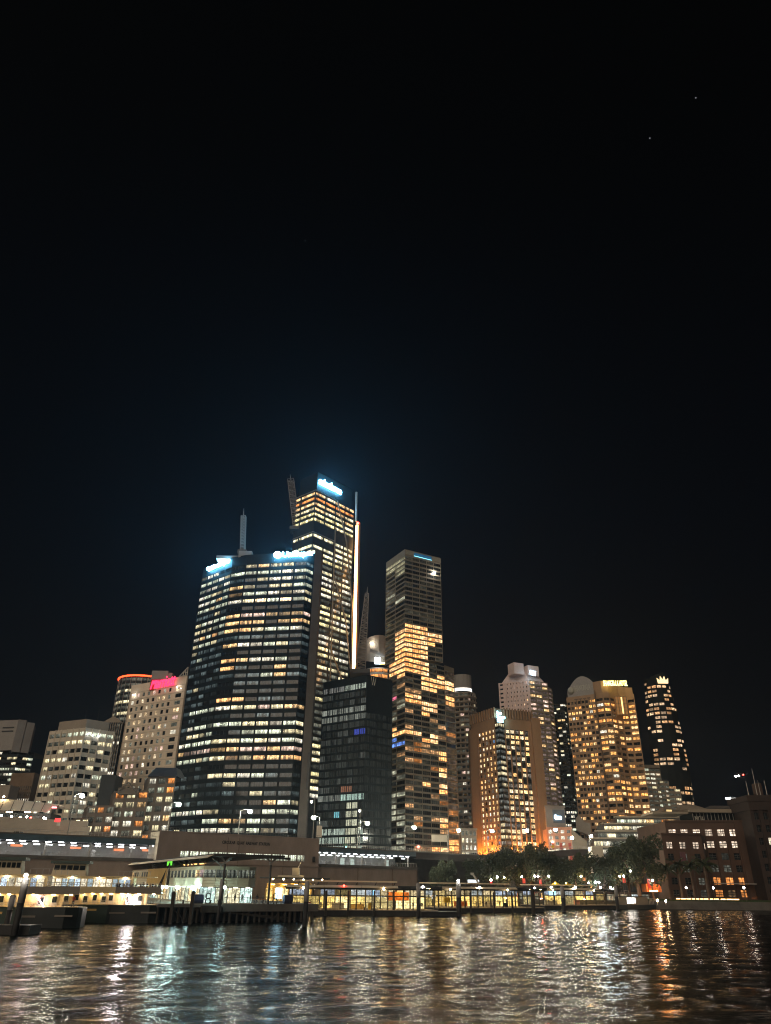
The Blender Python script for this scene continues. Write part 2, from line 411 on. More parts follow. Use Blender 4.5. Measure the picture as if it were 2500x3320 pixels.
def quadplan(cor, left, right, Y=None):
    """roof corners measured on the photo: near corner at depth Y, the two others at the same height"""
    C = at(*cor, Y); A = atz(*left, C.z); B = atz(*right, C.z)
    return A, C, B, A + B - C, C.z
def R(p, pal, dim=None, k=(0.7, 1.15), dp=0.4):
    """random rooms: lit with chance p in a palette colour, else dim or dark"""
    def f(i, j, c):
        if rng.random() < p: return sc(rng.choice(pal), rng.uniform(*k))
        if dim and rng.random() < dp: return sc(dim, rng.uniform(0.4, 1.5))
        return None
    return f
def textmesh(body, size=1.0, extrude=0.05, font_shear=0.0, bold=0.0, space=1.0):
    cu = bpy.data.curves.new('t', 'FONT'); cu.body = body; cu.size = size; cu.extrude = extrude; cu.align_x = 'LEFT'
    cu.shear = font_shear; cu.offset = bold; cu.space_character = space; cu.resolution_u = 3; cu.space_line = 0.85
    o = bpy.data.objects.new('t', cu); COL.objects.link(o)
    dg = bpy.context.evaluated_depsgraph_get(); me = bpy.data.meshes.new_from_object(o.evaluated_get(dg))
    bpy.data.objects.remove(o); return me
def text_on(name, body, P0, P1, h, mat, parent=None, out=0.4, shear=0.0, bold=0.02, ext=0.15, space=1.0, label=None, cat='sign'):
    """lettering between two points of a facade, h metres tall in capitals, standing `out` metres proud of it"""
    P0, P1 = Vector(P0), Vector(P1); d = P1 - P0; d.z = 0; L = d.length; d /= L
    me = textmesh(body, 1.0, ext / h, shear, bold, space)
    xs = [v.co.x for v in me.vertices]; ys = [v.co.y for v in me.vertices]; x0, x1, y0, y1 = min(xs), max(xs), min(ys), max(ys)
    nrm = Vector((d.y, -d.x, 0)); base = P0 + nrm * out
    off = WL[parent] if parent is not None else Vector((base.x, base.y, base.z))
    for v in me.vertices:
        a = (v.co.x - x0) / (x1 - x0) * L; bz = (v.co.y - y0) / (y1 - y0) * h
        q = base + d * a + Vector((0, 0, bz)) + nrm * (v.co.z * h); v.co = q - off
    me.materials.clear(); me.materials.append(mat); me.update(); me.name = name
    o = bpy.data.objects.new(name, me); COL.objects.link(o); WL[o] = off
    if parent is not None: o.parent = parent
    else: o.location = off
    if label: tag(o, label, cat)
    return o

# ================================================================== SETTING
def structure(o): o['kind'] = 'structure'; return o
# water: one sheet, wave relief in the mesh, fine ripples in the material
def make_water():
    def axis(segs):
        out = []
        for a, b, st in segs: out += list(np.arange(a, b, st))
        return np.array(out)
    xs = axis([(-1500, -300, 60), (-300, -130, 6), (-130, 170, 0.8), (170, 320, 5), (320, 1501, 60)])
    ys = axis([(-110, 10, 8), (10, 26, 1), (26, 110, 0.42), (110, 200, 0.7), (200, 340, 1.4), (340, 1500, 80)])
    X, Y = np.meshgrid(xs, ys); Z = np.zeros_like(X); r = np.random.RandomState(3)
    for _ in range(46):
        lam = r.uniform(1.6, 9.0); th = r.normal(1.75, 0.75); k = 2 * np.pi / lam
        amp = 0.0017 * lam ** 0.9
        ph = r.uniform(0, 6.28)
        Z += amp * np.sin(k * (np.cos(th) * X + np.sin(th) * Y) + ph + 0.9 * np.sin(0.11 * X + 0.17 * Y + ph * 3))
    Z *= np.clip((Y - 12) / 14, 0, 1) * np.clip((345 - Y) / 30, 0, 1)
    Z -= 0.0
    n0, n1 = len(ys), len(xs)
    me = bpy.data.meshes.new('water')
    me.vertices.add(n0 * n1); co = np.stack([X, Y, Z], -1).reshape(-1); me.vertices.foreach_set('co', co)
    idx = np.arange(n0 * n1).reshape(n0, n1)
    q = np.stack([idx[:-1, :-1], idx[:-1, 1:], idx[1:, 1:], idx[1:, :-1]], -1).reshape(-1)
    nf = (n0 - 1) * (n1 - 1)
    me.loops.add(nf * 4); me.loops.foreach_set('vertex_index', q)
    me.polygons.add(nf); me.polygons.foreach_set('loop_start', np.arange(0, nf * 4, 4)); me.polygons.foreach_set('use_smooth', np.ones(nf, bool))
    me.update(); me.validate()
    m, n, l, b = nt('harbour_water')
    b.inputs['Base Color'].default_value = (0.006, 0.008, 0.008, 1); b.inputs['Roughness'].default_value = 0.045; b.inputs['IOR'].default_value = 1.33; b.inputs['Specular IOR Level'].default_value = 0.42
    t = n.new('ShaderNodeTexCoord'); mp = n.new('ShaderNodeMapping'); mp.inputs['Scale'].default_value = (0.54, 1.38, 1); mp.inputs['Rotation'].default_value = (0, 0, 0.12)
    l.new(t.outputs['Object'], mp.inputs[0])
    z1 = n.new('ShaderNodeTexNoise'); z1.inputs['Scale'].default_value = 2.3; z1.inputs['Detail'].default_value = 4; z1.inputs['Roughness'].default_value = 0.55
    l.new(mp.outputs[0], z1.inputs['Vector'])
    z0 = n.new('ShaderNodeTexNoise'); z0.inputs['Scale'].default_value = 5.2; z0.inputs['Detail'].default_value = 3; l.new(mp.outputs[0], z0.inputs['Vector'])
    mx = n.new('ShaderNodeMath'); mx.operation = 'MULTIPLY_ADD'; mx.inputs[1].default_value = 0.52; l.new(z0.outputs[0], mx.inputs[0]); l.new(z1.outputs[0], mx.inputs[2]); z1 = mx
    bp = n.new('ShaderNodeBump'); bp.inputs['Strength'].default_value = 1.0; bp.inputs['Distance'].default_value = 0.066
    l.new(z1.outputs[0], bp.inputs['Height']); l.new(bp.outputs[0], b.inputs['Normal'])
    mixs = n.new('ShaderNodeMixShader'); mixs.inputs[0].default_value = 0.42; df = n.new('ShaderNodeBsdfDiffuse'); df.inputs[0].default_value = (0.008, 0.010, 0.009, 1)   # dark diffuse mixed in to paint the reflections dimmer
    l.new(b.outputs[0], mixs.inputs[1]); l.new(df.outputs[0], mixs.inputs[2]); l.new(mixs.outputs[0], n['Material Output'].inputs[0])
    me.materials.append(m)
    o = bpy.data.objects.new('water', me); COL.objects.link(o); structure(o)
make_water()

# land: one sheet to the far edge, its quay edge follows the cove
land_edge = [(-1500, 250), (-140, 226), (-74, 248), (-24, 272), (14, 305), (24, 317), (92, 318), (150, 322), (1500, 330)]
b = MB(); b.prism(land_edge + [(1500, 1500), (-1500, 1500)], -1.0, 2.4); structure(b.build('ground', M['paving']))
b = MB()
for i in range(5, 8):
    p, q = land_edge[i], land_edge[i + 1]
    d = Vector((q[0] - p[0], q[1] - p[1], 0)); q2 = q if i < 7 else (360, 324)
    b.obox((p[0], p[1] - 0.6, -0.8), (q2[0] - p[0], q2[1] - p[1], 0), (0, 0.59, 0), (0, 0, 3.6))
qw = b.build('quay_wall', M['concrete_dark']); tag(qw, 'low dark concrete quay wall along the waterfront below the museum lawn', 'wall')
b = MB(); b.prism([(100, 330), (360, 336), (360, 352), (100, 344)], 2.404, 3.3); structure(b.build('lawn', M['grass']))
bld = MB()
# light strip along the foot of the lawn: separate lit runs
for x0, x1 in ((118, 143), (164, 260)):
    b = MB(); p, q = Vector((x0, 325.3 + (x0 - 118) * 0.01, 3.45)), Vector((x1, 325.3 + (x1 - 118) * 0.01, 3.45))
    b.obox(p - Vector((0, .25, .35)), q - p, (0, 0.5, 0), (0, 0, 0.3))
    k = 0; xx = x0 + 0.2
    st = thing('kerb_light_strip', 'dashed amber light strip at the left end of the lawn kerb' if x0 < 150 else 'long amber light strip along the kerb in front of the museum', 'lights', (x0, 325, 3.1))
    b.build('housing', M['concrete_dark'], st)
    g = MB()
    while xx < x1 - 1.2:
        w = rng.uniform(1.0, 2.4) if x0 < 150 else 3.6
        g.box((xx + w / 2, 325.25 + (xx - 118) * 0.01, 3.6), (w, 0.2, 0.34)); xx += w + (rng.uniform(.3, .9) if x0 < 150 else .25)
    g.build('diffuser', E_KERB, st)

# stars
for k, (px, py, lab) in enumerate(((990, 780, 'single star in the dark sky above the tall sign tower'), (2107, 448, 'lower of the two stars at the upper right of the sky'), (2256, 317, 'upper of the two stars at the upper right of the sky'))):
    d = ray(px, py).normalized(); p = d * 5000 + Vector((0, 0, EYE)); b = MB(); b.ball(p, 3.6)
    tag(b.build('star', em('star_light_%d' % k, (0.8, 0.9, 1.0), 0.28, False), loc=p), lab, 'star')

# ================================================================== TOWERS
GZ = 2.4
def roofbox(B_, poly, z0, z1, wm): B_.prism(poly, z0, z1, wm)
def lerp(a, b_, t): return a + (b_ - a) * t

# ---- far left grey tower with two blank concrete slabs
def grey_slab_tower():
    Y = 450; B_ = Building('slab_tower', 'grey concrete tower with blank slabs at its top at the far left edge', at(60, 2480, Y) * 1)
    zt = at(90, 2334, Y).z; zl = at(60, 2432, Y).z
    A = atxz(-60, Y + 6, zt); C = atxz(62, Y, zt); D = atxz(118, Y + 6, zt)
    B_.prism([A, C, C + Vector((-14, 30, 0)), A + Vector((-14, 30, 0))], zl, zt, M['grey_panel'])
    m1 = lerp(C, D, 0.04); m2 = lerp(C, D, 0.52); m3 = lerp(C, D, 0.56)
    o = []
    for p, q, dz in ((m1, m2, 0), (m3, D, -1.0)):
        b = MB(); n = Vector((0, -1.5, 0)); b.prism([p + n, q + n, q + Vector((-7, 16, 0)), p + Vector((-7, 16, 0))], zl - 1, zt - dz * 0 + dz)
        o.append(b)
    A2, C2, D2 = atxz(-60, Y + 8, zl), atxz(62, Y + 2, zl), atxz(112, Y + 8, zl)
    pal = [CREAM, WHITE, CREAM, COOL]
    fl = lambda i, j, c: None if (j in (0, 2) and rng.random() < .7) else R(.62, pal, DIM, (.5, 1.1))(i, j, c)
    B_.face(A2, C2, GZ, zl, 7, 24, fl, M['dark_clad'], op=(.05, .95, .35, .85), mull=(4, 1)); B_.face(C2, D2, GZ, zl, 3, 24, fl, M['dark_clad'], op=(.05, .95, .35, .85), mull=(4, 1))
    B_.cap([A2, C2, D2, D2 + Vector((0, 25, 0)), A2 + Vector((0, 25, 0))], zl, M['roof_dark'])
    B_.wins = [w for w in B_.wins if pj(w[0])[1] < 2560 and pj(w[0])[0] > -12]
    B_.finish()
    for b in o: b.build('blank_slab', M['grey_panel'], B_.o)
    g = MB(); zs = at(30, 2360, Y).z
    for k in range(2): g.obox(lerp(A, C, .62) + Vector((0, -.25, zs - zt - 2.2 * k)), (C - A) * .3, (0, .2, 0), (0, 0, .8))
    g.build('vent_slot', M['frame'], B_.o)
grey_slab_tower()

def brown_slot_block():
    Y = 405; C = at(113, 2505, Y); z = C.z; A = atxz(39, Y + 4, z); D = atxz(137, Y + 10, z)
    B_ = Building('brown_block', 'plain brown block with rows of narrow slot windows at the far left', (C.x, C.y, GZ))
    lit = lambda i, j, c: 'wall' if j < 2 else (sc(WHITE, rng.uniform(.5, 1.1)) if (j == 4 and rng.random() < .85) or (j == 5 and i > 4 and rng.random() < .7) else sc(DIM, .3))
    B_.face(A, C, GZ, z, 11, 18, lit, M['brown'], op=(.3, .7, .2, .85), mull=(1, 1), style='hotel')
    B_.face(C, D, GZ, z, 2, 14, lambda i, j, c: 'wall', M['brown'])
    B_.cap([A, C, D, D + A - C], z, M['roof_dark']); B_.finish()
    p = at(8, 2545, 392); b = MB(); q = at(31, 2560, 392)
    b.prism([(p.x - 14, 392), (q.x, 392), (q.x, 402), (p.x - 14, 402)], GZ, p.z)
    g = b.build('pale_block', M['beige'], loc=(p.x, 392, GZ)); tag(g, 'small pale flat-roofed block below the slab tower, cut by the left edge', 'building')
brown_slot_block()

# ---- white office block
def white_office():
    A, C, D, E_, z = quadplan((279, 2359), (164, 2371), (371, 2373), 360)
    B_ = Building('white_office_block', 'cream office block with ribbon windows left of the white hotel', (C.x, C.y, GZ))
    rows = '07243413320534402613'
    def lit(side):
        def f(i, j, c):
            if j == 0: return sc(COOL, rng.uniform(.6, 1.1)) if side or i > 2 else sc(DIM, 1)
            if j == 1: return sc(CREAM, rng.uniform(.7, 1.1)) if (side == 0 and i > 2) or (side and i in (0, 2, 3)) else sc(DIM, .5)
            p = (int(rows[j % 20]) + 1) / 12.0
            return sc(rng.choice([CREAM, CREAM, COOL, WHITE]), rng.uniform(.5, 1.05)) if rng.random() < p else (sc(DIM, rng.uniform(.1, .9)) if rng.random() < .6 else None)
        return f
    B_.face(A, C, GZ, z - 1.2, 6, 18, lit(0), M['white_stone'], op=(.07, .93, .36, .86), mull=(4, 1)); B_.face(C, D, GZ, z - 1.2, 4, 18, lit(1), M['white_stone'], op=(.06, .94, .36, .86), mull=(4, 1))
    B_.plain(D, E_, GZ, z, M['white_stone']); B_.plain(E_, A, GZ, z, M['white_stone']); B_.plain(A, C, z - 1.2, z, M['white_stone']); B_.plain(C, D, z - 1.2, z, M['white_stone']); B_.cap([A, C, D, E_], z - .4, M['roof_dark'])
    B_.finish()
    b = MB(); ins = lambda p, k: lerp(p, (A + C + D + E_) / 4, k); b.prism([ins(A, .22), ins(C, .22), ins(D, .2), ins(E_, .2)], z - .4, z + 4.6); b.build('penthouse', M['beige'], B_.o)
    b = MB()
    for p, q in ((A, C), (C, D)):
        d = (q - p).normalized(); n = Vector((d.y, -d.x, 0)); nn = 6 if p is A else 4
        for i in range(nn + 1):
            b.obox(lerp(p, q, i / nn) - d * .22 + n * .01 + Vector((0, 0, GZ - z)), d * .44, n * .35, (0, 0, z - GZ + .1))
    b.build('pilaster', M['white_stone'], B_.o)
    for px, py in ((279 + 8, 2382), (304, 2386), (322, 2389)):
        g = MB(); g.ball(at(px, py, 361.0 + (px - 279) * .1) + Vector((0, -1.2, 0)), .32); g.build('loggia_lamp', em('loggia_%d' % px, (.9, .97, 1.), 16.), B_.o)
    m = MB()
    for px in (275, 315): q = at(px, 2336, 368); m.bar(q, q + Vector((0, 0, 7)), .12, .05)
    m.build('antenna', M['dark_steel'], B_.o)
white_office()

def gable_tower():
    Y = 470; z = at(336, 2342, Y).z; ap = at(362, 2322, Y).z
    A, C = atxz(333, Y, z), atxz(398, Y, z)
    B_ = Building('gable_tower', 'slim dark tower with a low gable and pale vertical fins behind the cream office block', (A.x, Y, GZ))
    lit = lambda i, j, c: sc(WHITE, rng.uniform(.6, 1.1)) if j in (3, 8, 12, 13, 15, 16) and rng.random() < .8 else (sc(DIM, .5) if rng.random() < .3 else None)
    B_.face(A, C, GZ, z, 9, 26, lit, M['dark_clad'], op=(.1, .9, .3, .8), mull=(1, 1))
    b = B_; m = b.mi(M['beige']); mid = (A + C) / 2; k = Vector((0, 24, 0))
    for s_ in (Vector((0, -.3, 0)),):
        v = len(b.wall.v); b.wall.v += [tuple(A + s_), tuple(C + s_), (mid.x, mid.y + s_.y, ap)]; b.wall.f.append((v, v + 1, v + 2)); b.wall.m.append(m)
    top = Vector((mid.x, mid.y, ap)); rm = b.mi(M['beige'])
    b.wall.quad(A + Vector((0, -.3, 0)), top + Vector((0, -.3, 0)), top + k, A + k, rm); b.wall.quad(top + Vector((0, -.3, 0)), C + Vector((0, -.3, 0)), C + k, top + k, rm)
    B_.plain(C, C + k, GZ, z, M['dark_clad']); B_.plain(A + k, A, GZ, z, M['dark_clad'])
    B_.wins = [w for w in B_.wins if pj(w[0])[1] < 2560]
    B_.finish()
    f = MB()
    for i in range(10): q = lerp(A, C, i / 9); f.box((q.x, Y - .35, (z + GZ) / 2), (.28, .6, z - GZ))
    f.build('fin', M['beige'], B_.o)
    f = MB(); f.bar((mid.x - 1, Y + 5, ap - 1), (mid.x - 1, Y + 5, ap + 11), .25, .08); f.build('mast', M['dark_steel'], B_.o)
gable_tower()

def ring_tower():
    Y = 492; z = at(462, 2196, Y - 15).z; c0 = atxz(389, Y, z); c1 = atxz(545, Y, z); cx = (c0.x + c1.x) / 2; r = (c1.x - c0.x) / 2
    B_ = Building('round_tower', 'round dark tower crowned by a glowing orange ring behind the white hotel', (cx, Y, GZ))
    n = 28; P = [Vector((cx + r * math.cos(math.pi + math.pi * k / (n / 2)), Y + r * math.sin(math.pi + math.pi * k / (n / 2)), 0)) for k in range(n + 1)]
    def lit(i, j, c):
        if j < 2: return sc(DIM, .5)
        return sc(CREAM, rng.uniform(.5, 1.0)) if j % 2 == 0 and rng.random() < .75 else sc(DIM, rng.uniform(.2, 1.2))
    for k in range(0, n // 2):
        B_.face(P[k], P[k + 1], GZ, z, 1, 34, lit, M['dark_clad'], op=(.04, .96, .3, .85), mull=(2, 1), depth=.2)
    for k in range(n // 2, n): B_.plain(P[k], P[k + 1], GZ, z, M['dark_clad'])
    B_.cap(P[:-1], z, M['roof_dark'])
    B_.wins = [w for w in B_.wins if pj(w[0])[1] < 2345]; B_.finish()
    b = MB(); k = 48
    for i in range(k):
        a, a2 = 2 * math.pi * i / k, 2 * math.pi * (i + 1) / k
        b.bar((cx + (r + .3) * math.cos(a), Y + (r + .3) * math.sin(a), z + .9), (cx + (r + .3) * math.cos(a2), Y + (r + .3) * math.sin(a2), z + .9), .55, n=6)
    b.build('ring_light', E_RING, B_.o)
    f = MB()
    for i in range(0, n // 2 + 1): f.box((P[i].x, P[i].y - .2, (z + GZ) / 2), (.3, .3, z - GZ))
    f.build('mullion', M['grey_panel'], B_.o)
ring_tower()

def white_hotel():
    D = at(607, 2190, 390); z = D.z; A = atz(427, 2223, z); z0 = GZ
    B_ = Building('white_hotel', 'tall cream-white hotel slab with small square windows and a pink rooftop sign', (D.x, D.y, GZ))
    d = (D - A).normalized(); nrm = Vector((d.y, -d.x, 0)); back = -nrm * 22
    pal = [(1.0, .72, .40), (1.0, .80, .52), WHITE, PINKY]
    def lit(i, j, c):
        if j < 2: return 'wall'
        if i == 8 and j < 25: return R(.5, pal, DIM, (.4, .9))(i, j, c)
        return R(.42, pal, DIM, (.35, .95))(i, j, c)
    hh = z - 4.6
    B_.face(A, D, z0, hh, 9, 26, lambda i, j, c: lit(i, j + 2, c), M['hotel_white'], cols=[0.02] + [.02 + .76 * k / 8 for k in range(1, 9)] + [.99], op=(.28, .76, .28, .82), mull=(2, 1), style='hotel', depth=.35)
    B_.prism([A, D, D + back, A + back], hh, z, M['hotel_white']); B_.plain(D, D + back, z0, hh, M['hotel_white']); B_.plain(A + back, A, z0, hh, M['hotel_white'])
    B_.plain(A, lerp(A, D, .02), z0, hh, M['hotel_white']); B_.plain(lerp(A, D, .99), D, z0, hh, M['hotel_white'])
    B_.finish()
    j = MB()
    for k in range(27): zz = z0 + (hh - z0) * k / 26; j.obox(A + nrm * .02 + Vector((0, 0, zz - z - .12)), D - A, nrm * .16, (0, 0, .22))
    j.build('panel_joint', M['white_stone'], B_.o)
    t = MB(); a0, a1, a2 = at(581, 2194, 391), D + Vector((0, 0, .2)), at(610, 2163, 391)
    for p, q in ((a0, a2), (a1, a2), (a0, a1), (lerp(a0, a2, .5), lerp(a0, a1, .5)), (lerp(a0, a2, .5), lerp(a1, a2, .3)), (lerp(a0, a2, .75), lerp(a0, a1, .8))): t.bar(p, q, .28)
    t.build('roof_truss', M['pale_frame'], B_.o)
    u = MB(); q = at(522, 2195, 402); u.box((q.x, q.y, z + 2.4), (9, 6, 4.8)); q = at(545, 2190, 402); u.box((q.x, q.y, z + 1.8), (6, 5, 4)); u.build('plant_room', M['grey_panel'], B_.o)
    P0 = lerp(A, D, .40); P1 = lerp(A, D, .83); P0 = Vector((P0.x, P0.y, z - 4.6)); P1 = Vector((P1.x, P1.y, z - 4.6))
    text_on('rooftop_sign', 'Marriott', P0, P1, 6.4, E_PINK, out=1.2, shear=.3, bold=.0, ext=.3, label='glowing pink script lettering along the top of the white hotel')
    k = MB(); q = lerp(A, D, .37); k.obox(Vector((q.x, q.y, z - 5)) + nrm * .05, d * 3.2, nrm * .6, (0, 0, 6)); k.build('emblem', M['red'], B_.o)
    for tt in (.09, .88):
        g = MB(); q = lerp(A, D, tt); g.ball(Vector((q.x, q.y, z - 6)) + nrm * 1.0, .36); g.build('flood_lamp', em('hotel_flood_%d' % int(tt * 100), (1., .95, .88), 30.), B_.o)
white_hotel()

def stepped_block():
    Y = 312; B_ = Building('stepped_block', 'brown stepped block with rows of large square lit windows below the white hotel', (at(450, 2700, Y).x, Y, GZ))
    pal = [CREAM, WHITE, CREAM, WARM, AMBER, COOL]
    fh = 3.55
    def blk(x0, x1, ytop, nb, dy, p):
        z = at((x0 + x1) / 2, ytop, Y + dy).z; nf = max(1, round((z - GZ) / fh)); A, C = atxz(x0, Y + dy + 4, z), atxz(x1, Y + dy, z)
        lit = lambda i, j, c: sc(rng.choice(pal), rng.uniform(.45, 1.1)) if rng.random() < p else sc(DIM, rng.uniform(.3, 1.4))
        B_.face(A, C, z - nf * fh, z, nb, nf, lit, M['brown_block'], op=(.14, .86, .2, .78), mull=(3, 2), depth=.4)
        bk = Vector((C.x, C.y, 0)).normalized() * 16 + Vector((-2, 0, 0))
        B_.plain(C, C + bk, GZ, z, M['brown_block']); B_.plain(A + bk, A, GZ, z, M['brown_block']); B_.cap([A, C, C + bk, A + bk], z, M['roof_dark'])
        return A, C, z
    blk(482, 572, 2515, 3, 0, .8); blk(372, 484, 2562, 3, 1.5, .72); blk(285, 374, 2610, 3, 3.5, .6); blk(240, 290, 2650, 2, 5, .35)
    B_.finish()
    b = MB(); A, C = at(478, 2517, Y + 1), at(575, 2517, Y - 2.5); A2, C2 = at(506, 2489, Y + 7), at(572, 2489, Y + 7); bk = Vector((0, 8, 0))
    b.quad(A, C, C2, A2); b.quad(C, C + bk * 2, C2 + bk, C2); b.quad(A + bk * 2, A, A2, A2 + bk); b.quad(A2, C2, C2 + bk, A2 + bk); b.build('mansard_roof', M['roof_dark'], B_.o)
    b = MB(); q = at(415, 2558, Y + .5); b.prism([(q.x - 4, q.y), (q.x + 4, q.y), (q.x + 4, q.y + 5), (q.x - 4, q.y + 5)], q.z - 2, q.z + .5); b.bar((q.x - 3.5, q.y - .5, q.z - 1), (q.x, q.y - .5, q.z + 2.6), .3); b.bar((q.x + 3.5, q.y - .5, q.z - 1), (q.x, q.y - .5, q.z + 2.6), .3)
    b.build('gablet', M['brown_block'], B_.o)
    Yb = 340; p = at(330, 2512, Yb); q = at(365, 2580, Yb); b = MB(); b.prism([(p.x, Yb), (q.x, Yb), (q.x, Yb + 10), (p.x, Yb + 10)], GZ, p.z); o = b.build('dark_plant_block', M['dark_clad'], loc=(p.x, Yb, GZ)); tag(o, 'small windowless dark block between the cream office and the brown stepped block', 'building')
stepped_block()

# ---- dark tower with the two blue-white signs (rows of room lights, and dim reflections painted as glow, copied from the photograph)
GATE = ['024221', '333333', '112333', '431333', '423333', '336363', '000000', '555555', '444044', '443333', '111111', '433221', '000000', '443320', '410041', '111241', '011010', '010100', '440110',
        '332534', '000100', '333333', '012332', '333333', '555545', '343444', '000000', '233310', '120000', '010211', '100053', '300032', '344321', '333331', '444343', '111111', '333333']
GLEFT = ['33300', '33332', '33333', '33323', '33343', '23232', '11121', '23323', '22232', '34343', '23331', '31111', '12111', '01111', '10101', '01010', '12111', '10100', '01100', '13332', '01000', '13333', '03332', '33333', '55555', '33332', '00010', '01010', '11010', '00020', '10101', '23333', '10110', '12122', '33433', '32323', '22232']
def sign_tower():
    C = at(780, 1800, 350); z = C.z; A = atz(659, 1845, z); K = atz(755, 1807, z); D = atz(1012, 1787, z)
    B_ = Building('dark_office_tower', 'dark glass office tower with rows of lit floors and two blue-white rooftop signs', (C.x, C.y, GZ))
    zt = z - 5.0; nf = 40
    col = {'2': [COOL, CREAM], '3': [CREAM, COOL, WHITE, COOL], '4': [WARM, WARM, (1., .52, .2)], '5': [PINKY, WARM], '6': [(2.4, 1.7, 1.0)]}
    def lit(tab, off):
        def f(i, j, c):
            r = tab[j] if j < len(tab) else '333333'
            s_ = r[min(i + off, len(r) - 1)]
            if s_ == '0': return sc(DIMC, .12) if rng.random() < .5 else None
            if s_ == '1': return sc(DIMC, rng.uniform(.3, 1.3))
            return sc(rng.choice(col[s_]), rng.uniform(.35, .7) if s_ == '2' else (rng.uniform(.6, 1.1) if rng.random() < .82 else rng.uniform(.12, .4)))
        return f
    o_ = (.06, .94, .30, .80)
    B_.face(A, K, GZ, zt, 5, nf, lit(GLEFT, 0), M['black_clad'], op=o_, mull=(5, 1), depth=.25)
    C1 = lerp(C, D, .09)
    B_.face(K, C1, GZ, zt, 1, nf, lit(GATE, 0), M['black_clad'], op=(.03, .97, .30, .80), mull=(4, 1), depth=.25)
    R1 = lerp(C, D, .94); E1 = D + (D - C).normalized() * 1.5 + Vector((0, 6, 0))
    B_.face(C1, R1, GZ, zt, 5, nf, lit(GATE, 1), M['black_clad'], op=o_, mull=(5, 1), depth=.25)
    B_.face(R1, E1, GZ, zt, 1, nf, lambda i, j, c: lit(GATE, 5)(0, j, c), M['black_clad'], op=(.0, .8, .30, .80), mull=(2, 1), depth=.25)
    F1 = E1 + Vector((-9, 30, 0)); G1 = A + Vector((14, 40, 0))
    B_.plain(E1, F1, GZ, zt, M['black_clad']); B_.plain(G1, A, GZ, zt, M['black_clad'])
    B_.prism([A, K, C1, R1, E1, F1, G1], zt, z, M['black_clad'])
    o = B_.finish(300)
    d = (D - C).normalized(); n = Vector((d.y, -d.x, 0)); p0 = atz(1014, 1790, z - 1.5); b = MB(); wv = atz(1043, 1797, z - 1.5) - p0
    b.obox(Vector((p0.x, p0.y, GZ)) + wv * .25, wv * .75, Vector((0, 7, 0)), (0, 0, z + .5 - GZ)); b.build('column', M['column'], o)
    b = MB()
    q0 = at(1002, 2440, 342); b.box((q0.x, q0.y - .2, q0.z - 8), (1.0, .3, 16)); b.build('vent_grille', M['frame'], o)
    # roof edge, crane mast standing on the roof
    b = MB(); q = at(796, 1797, 352); b.box((q.x, q.y + 2, z + 1.2), (7, 6, 3.6)); b.box((q.x - 9, q.y + 5, z + .8), (14, 5, 1.8)); b.build('roof_plant', M['grey_panel'], o)
    dl = (K - A).normalized()
    sA = lerp(A, K, .36); sB = lerp(A, K, .98)
    g = text_on('rooftop_sign', 'UniSuper', Vector((sA.x, sA.y, z - 3.6)), Vector((sB.x, sB.y, z - 3.6)), 2.8, E_SIGN, out=1.0, bold=.01, ext=.3, label="left of the dark tower's two blue-white rooftop signs")
    sA = lerp(C, D, .60); sB = lerp(C, D, 1.04)
    g = text_on('rooftop_sign', 'UniSuper', Vector((sA.x, sA.y, z - 3.8)), Vector((sB.x, sB.y, z - 3.8)), 3.9, E_SIGN, out=1.0, bold=.01, ext=.3, label="right of the dark tower's two blue-white rooftop signs, with a round emblem")
    e1 = MB(); q = lerp(C, D, .535); e1.ball(Vector((q.x, q.y, z - 1.6)) + n * 1.2, 2.1, sz=.8, nu=12, nv=7); ob = e1.build('emblem', E_SIGN, g)
    e1 = MB(); q = lerp(A, K, .28); e1.ball(Vector((q.x, q.y, z - 2.2)) + Vector((dl.y, -dl.x, 0)) * 1.2, 1.3, sz=.9, nu=12, nv=7); e1.build('emblem', E_SIGN, [x for x in COL.objects if x.name == 'rooftop_sign.001'][0])
sign_tower()

def lattice(b, p, q, w, n, r=.14, w2=None):
    p, q = Vector(p), Vector(q); d = (q - p).normalized(); a = d.orthogonal().normalized() if abs(d.y) > .9 else d.cross(Vector((0, 1, 0))).normalized(); c = d.cross(a); w2 = w2 or w
    def cr(t):
        ww = w + (w2 - w) * t; o = lerp(p, q, t); return [o + (a * x + c * y) * ww / 2 for x, y in ((-1, -1), (1, -1), (1, 1), (-1, 1))]
    for i in range(4): b.bar(cr(0)[i], cr(1)[i], r * 1.4, n=4)
    for k in range(n):
        A, B2 = cr(k / n), cr((k + 1) / n)
        for i in range(4):
            j = (i + 1) % 4; b.bar(A[i], B2[j] if k % 2 else B2[i], r, n=3) if k % 2 else b.bar(A[j], B2[i], r, n=3); b.bar(B2[i], B2[j], r, n=3)
def crane(name, label, p, q, w, n, w2=None, extra=None):
    t = thing(name, label, 'crane', p)
    b = MB(); lattice(b, p, q, w, n, .2, w2); b.build('lattice_mast', M['grey_panel'], t)
    b = MB(); b.bar(q, Vector(q) + (Vector(q) - Vector(p)).normalized() * 5, .3, .1); b.build('tip', M['steel'], t)
    b = MB(); b.box(Vector(p) - Vector((0, 0, 1)), (w * 2, w * 2, 2.4)); b.build('base', M['dark_steel'], t)
    return t
crane('crane_mast', 'vertical lattice crane mast on the dark tower between its two signs', at(787, 1788, 358), at(790, 1674, 358), 2.4, 24)
crane('crane_boom', 'leaning lattice crane boom left of the tallest tower', at(962, 1715, 474), at(943, 1556, 474), 4.6, 22)
crane('crane_boom', 'slim tapering lattice crane boom right of the amber light strip', at(1168, 2178, 455), at(1190, 1925, 455), 6.4, 30, 2.4)

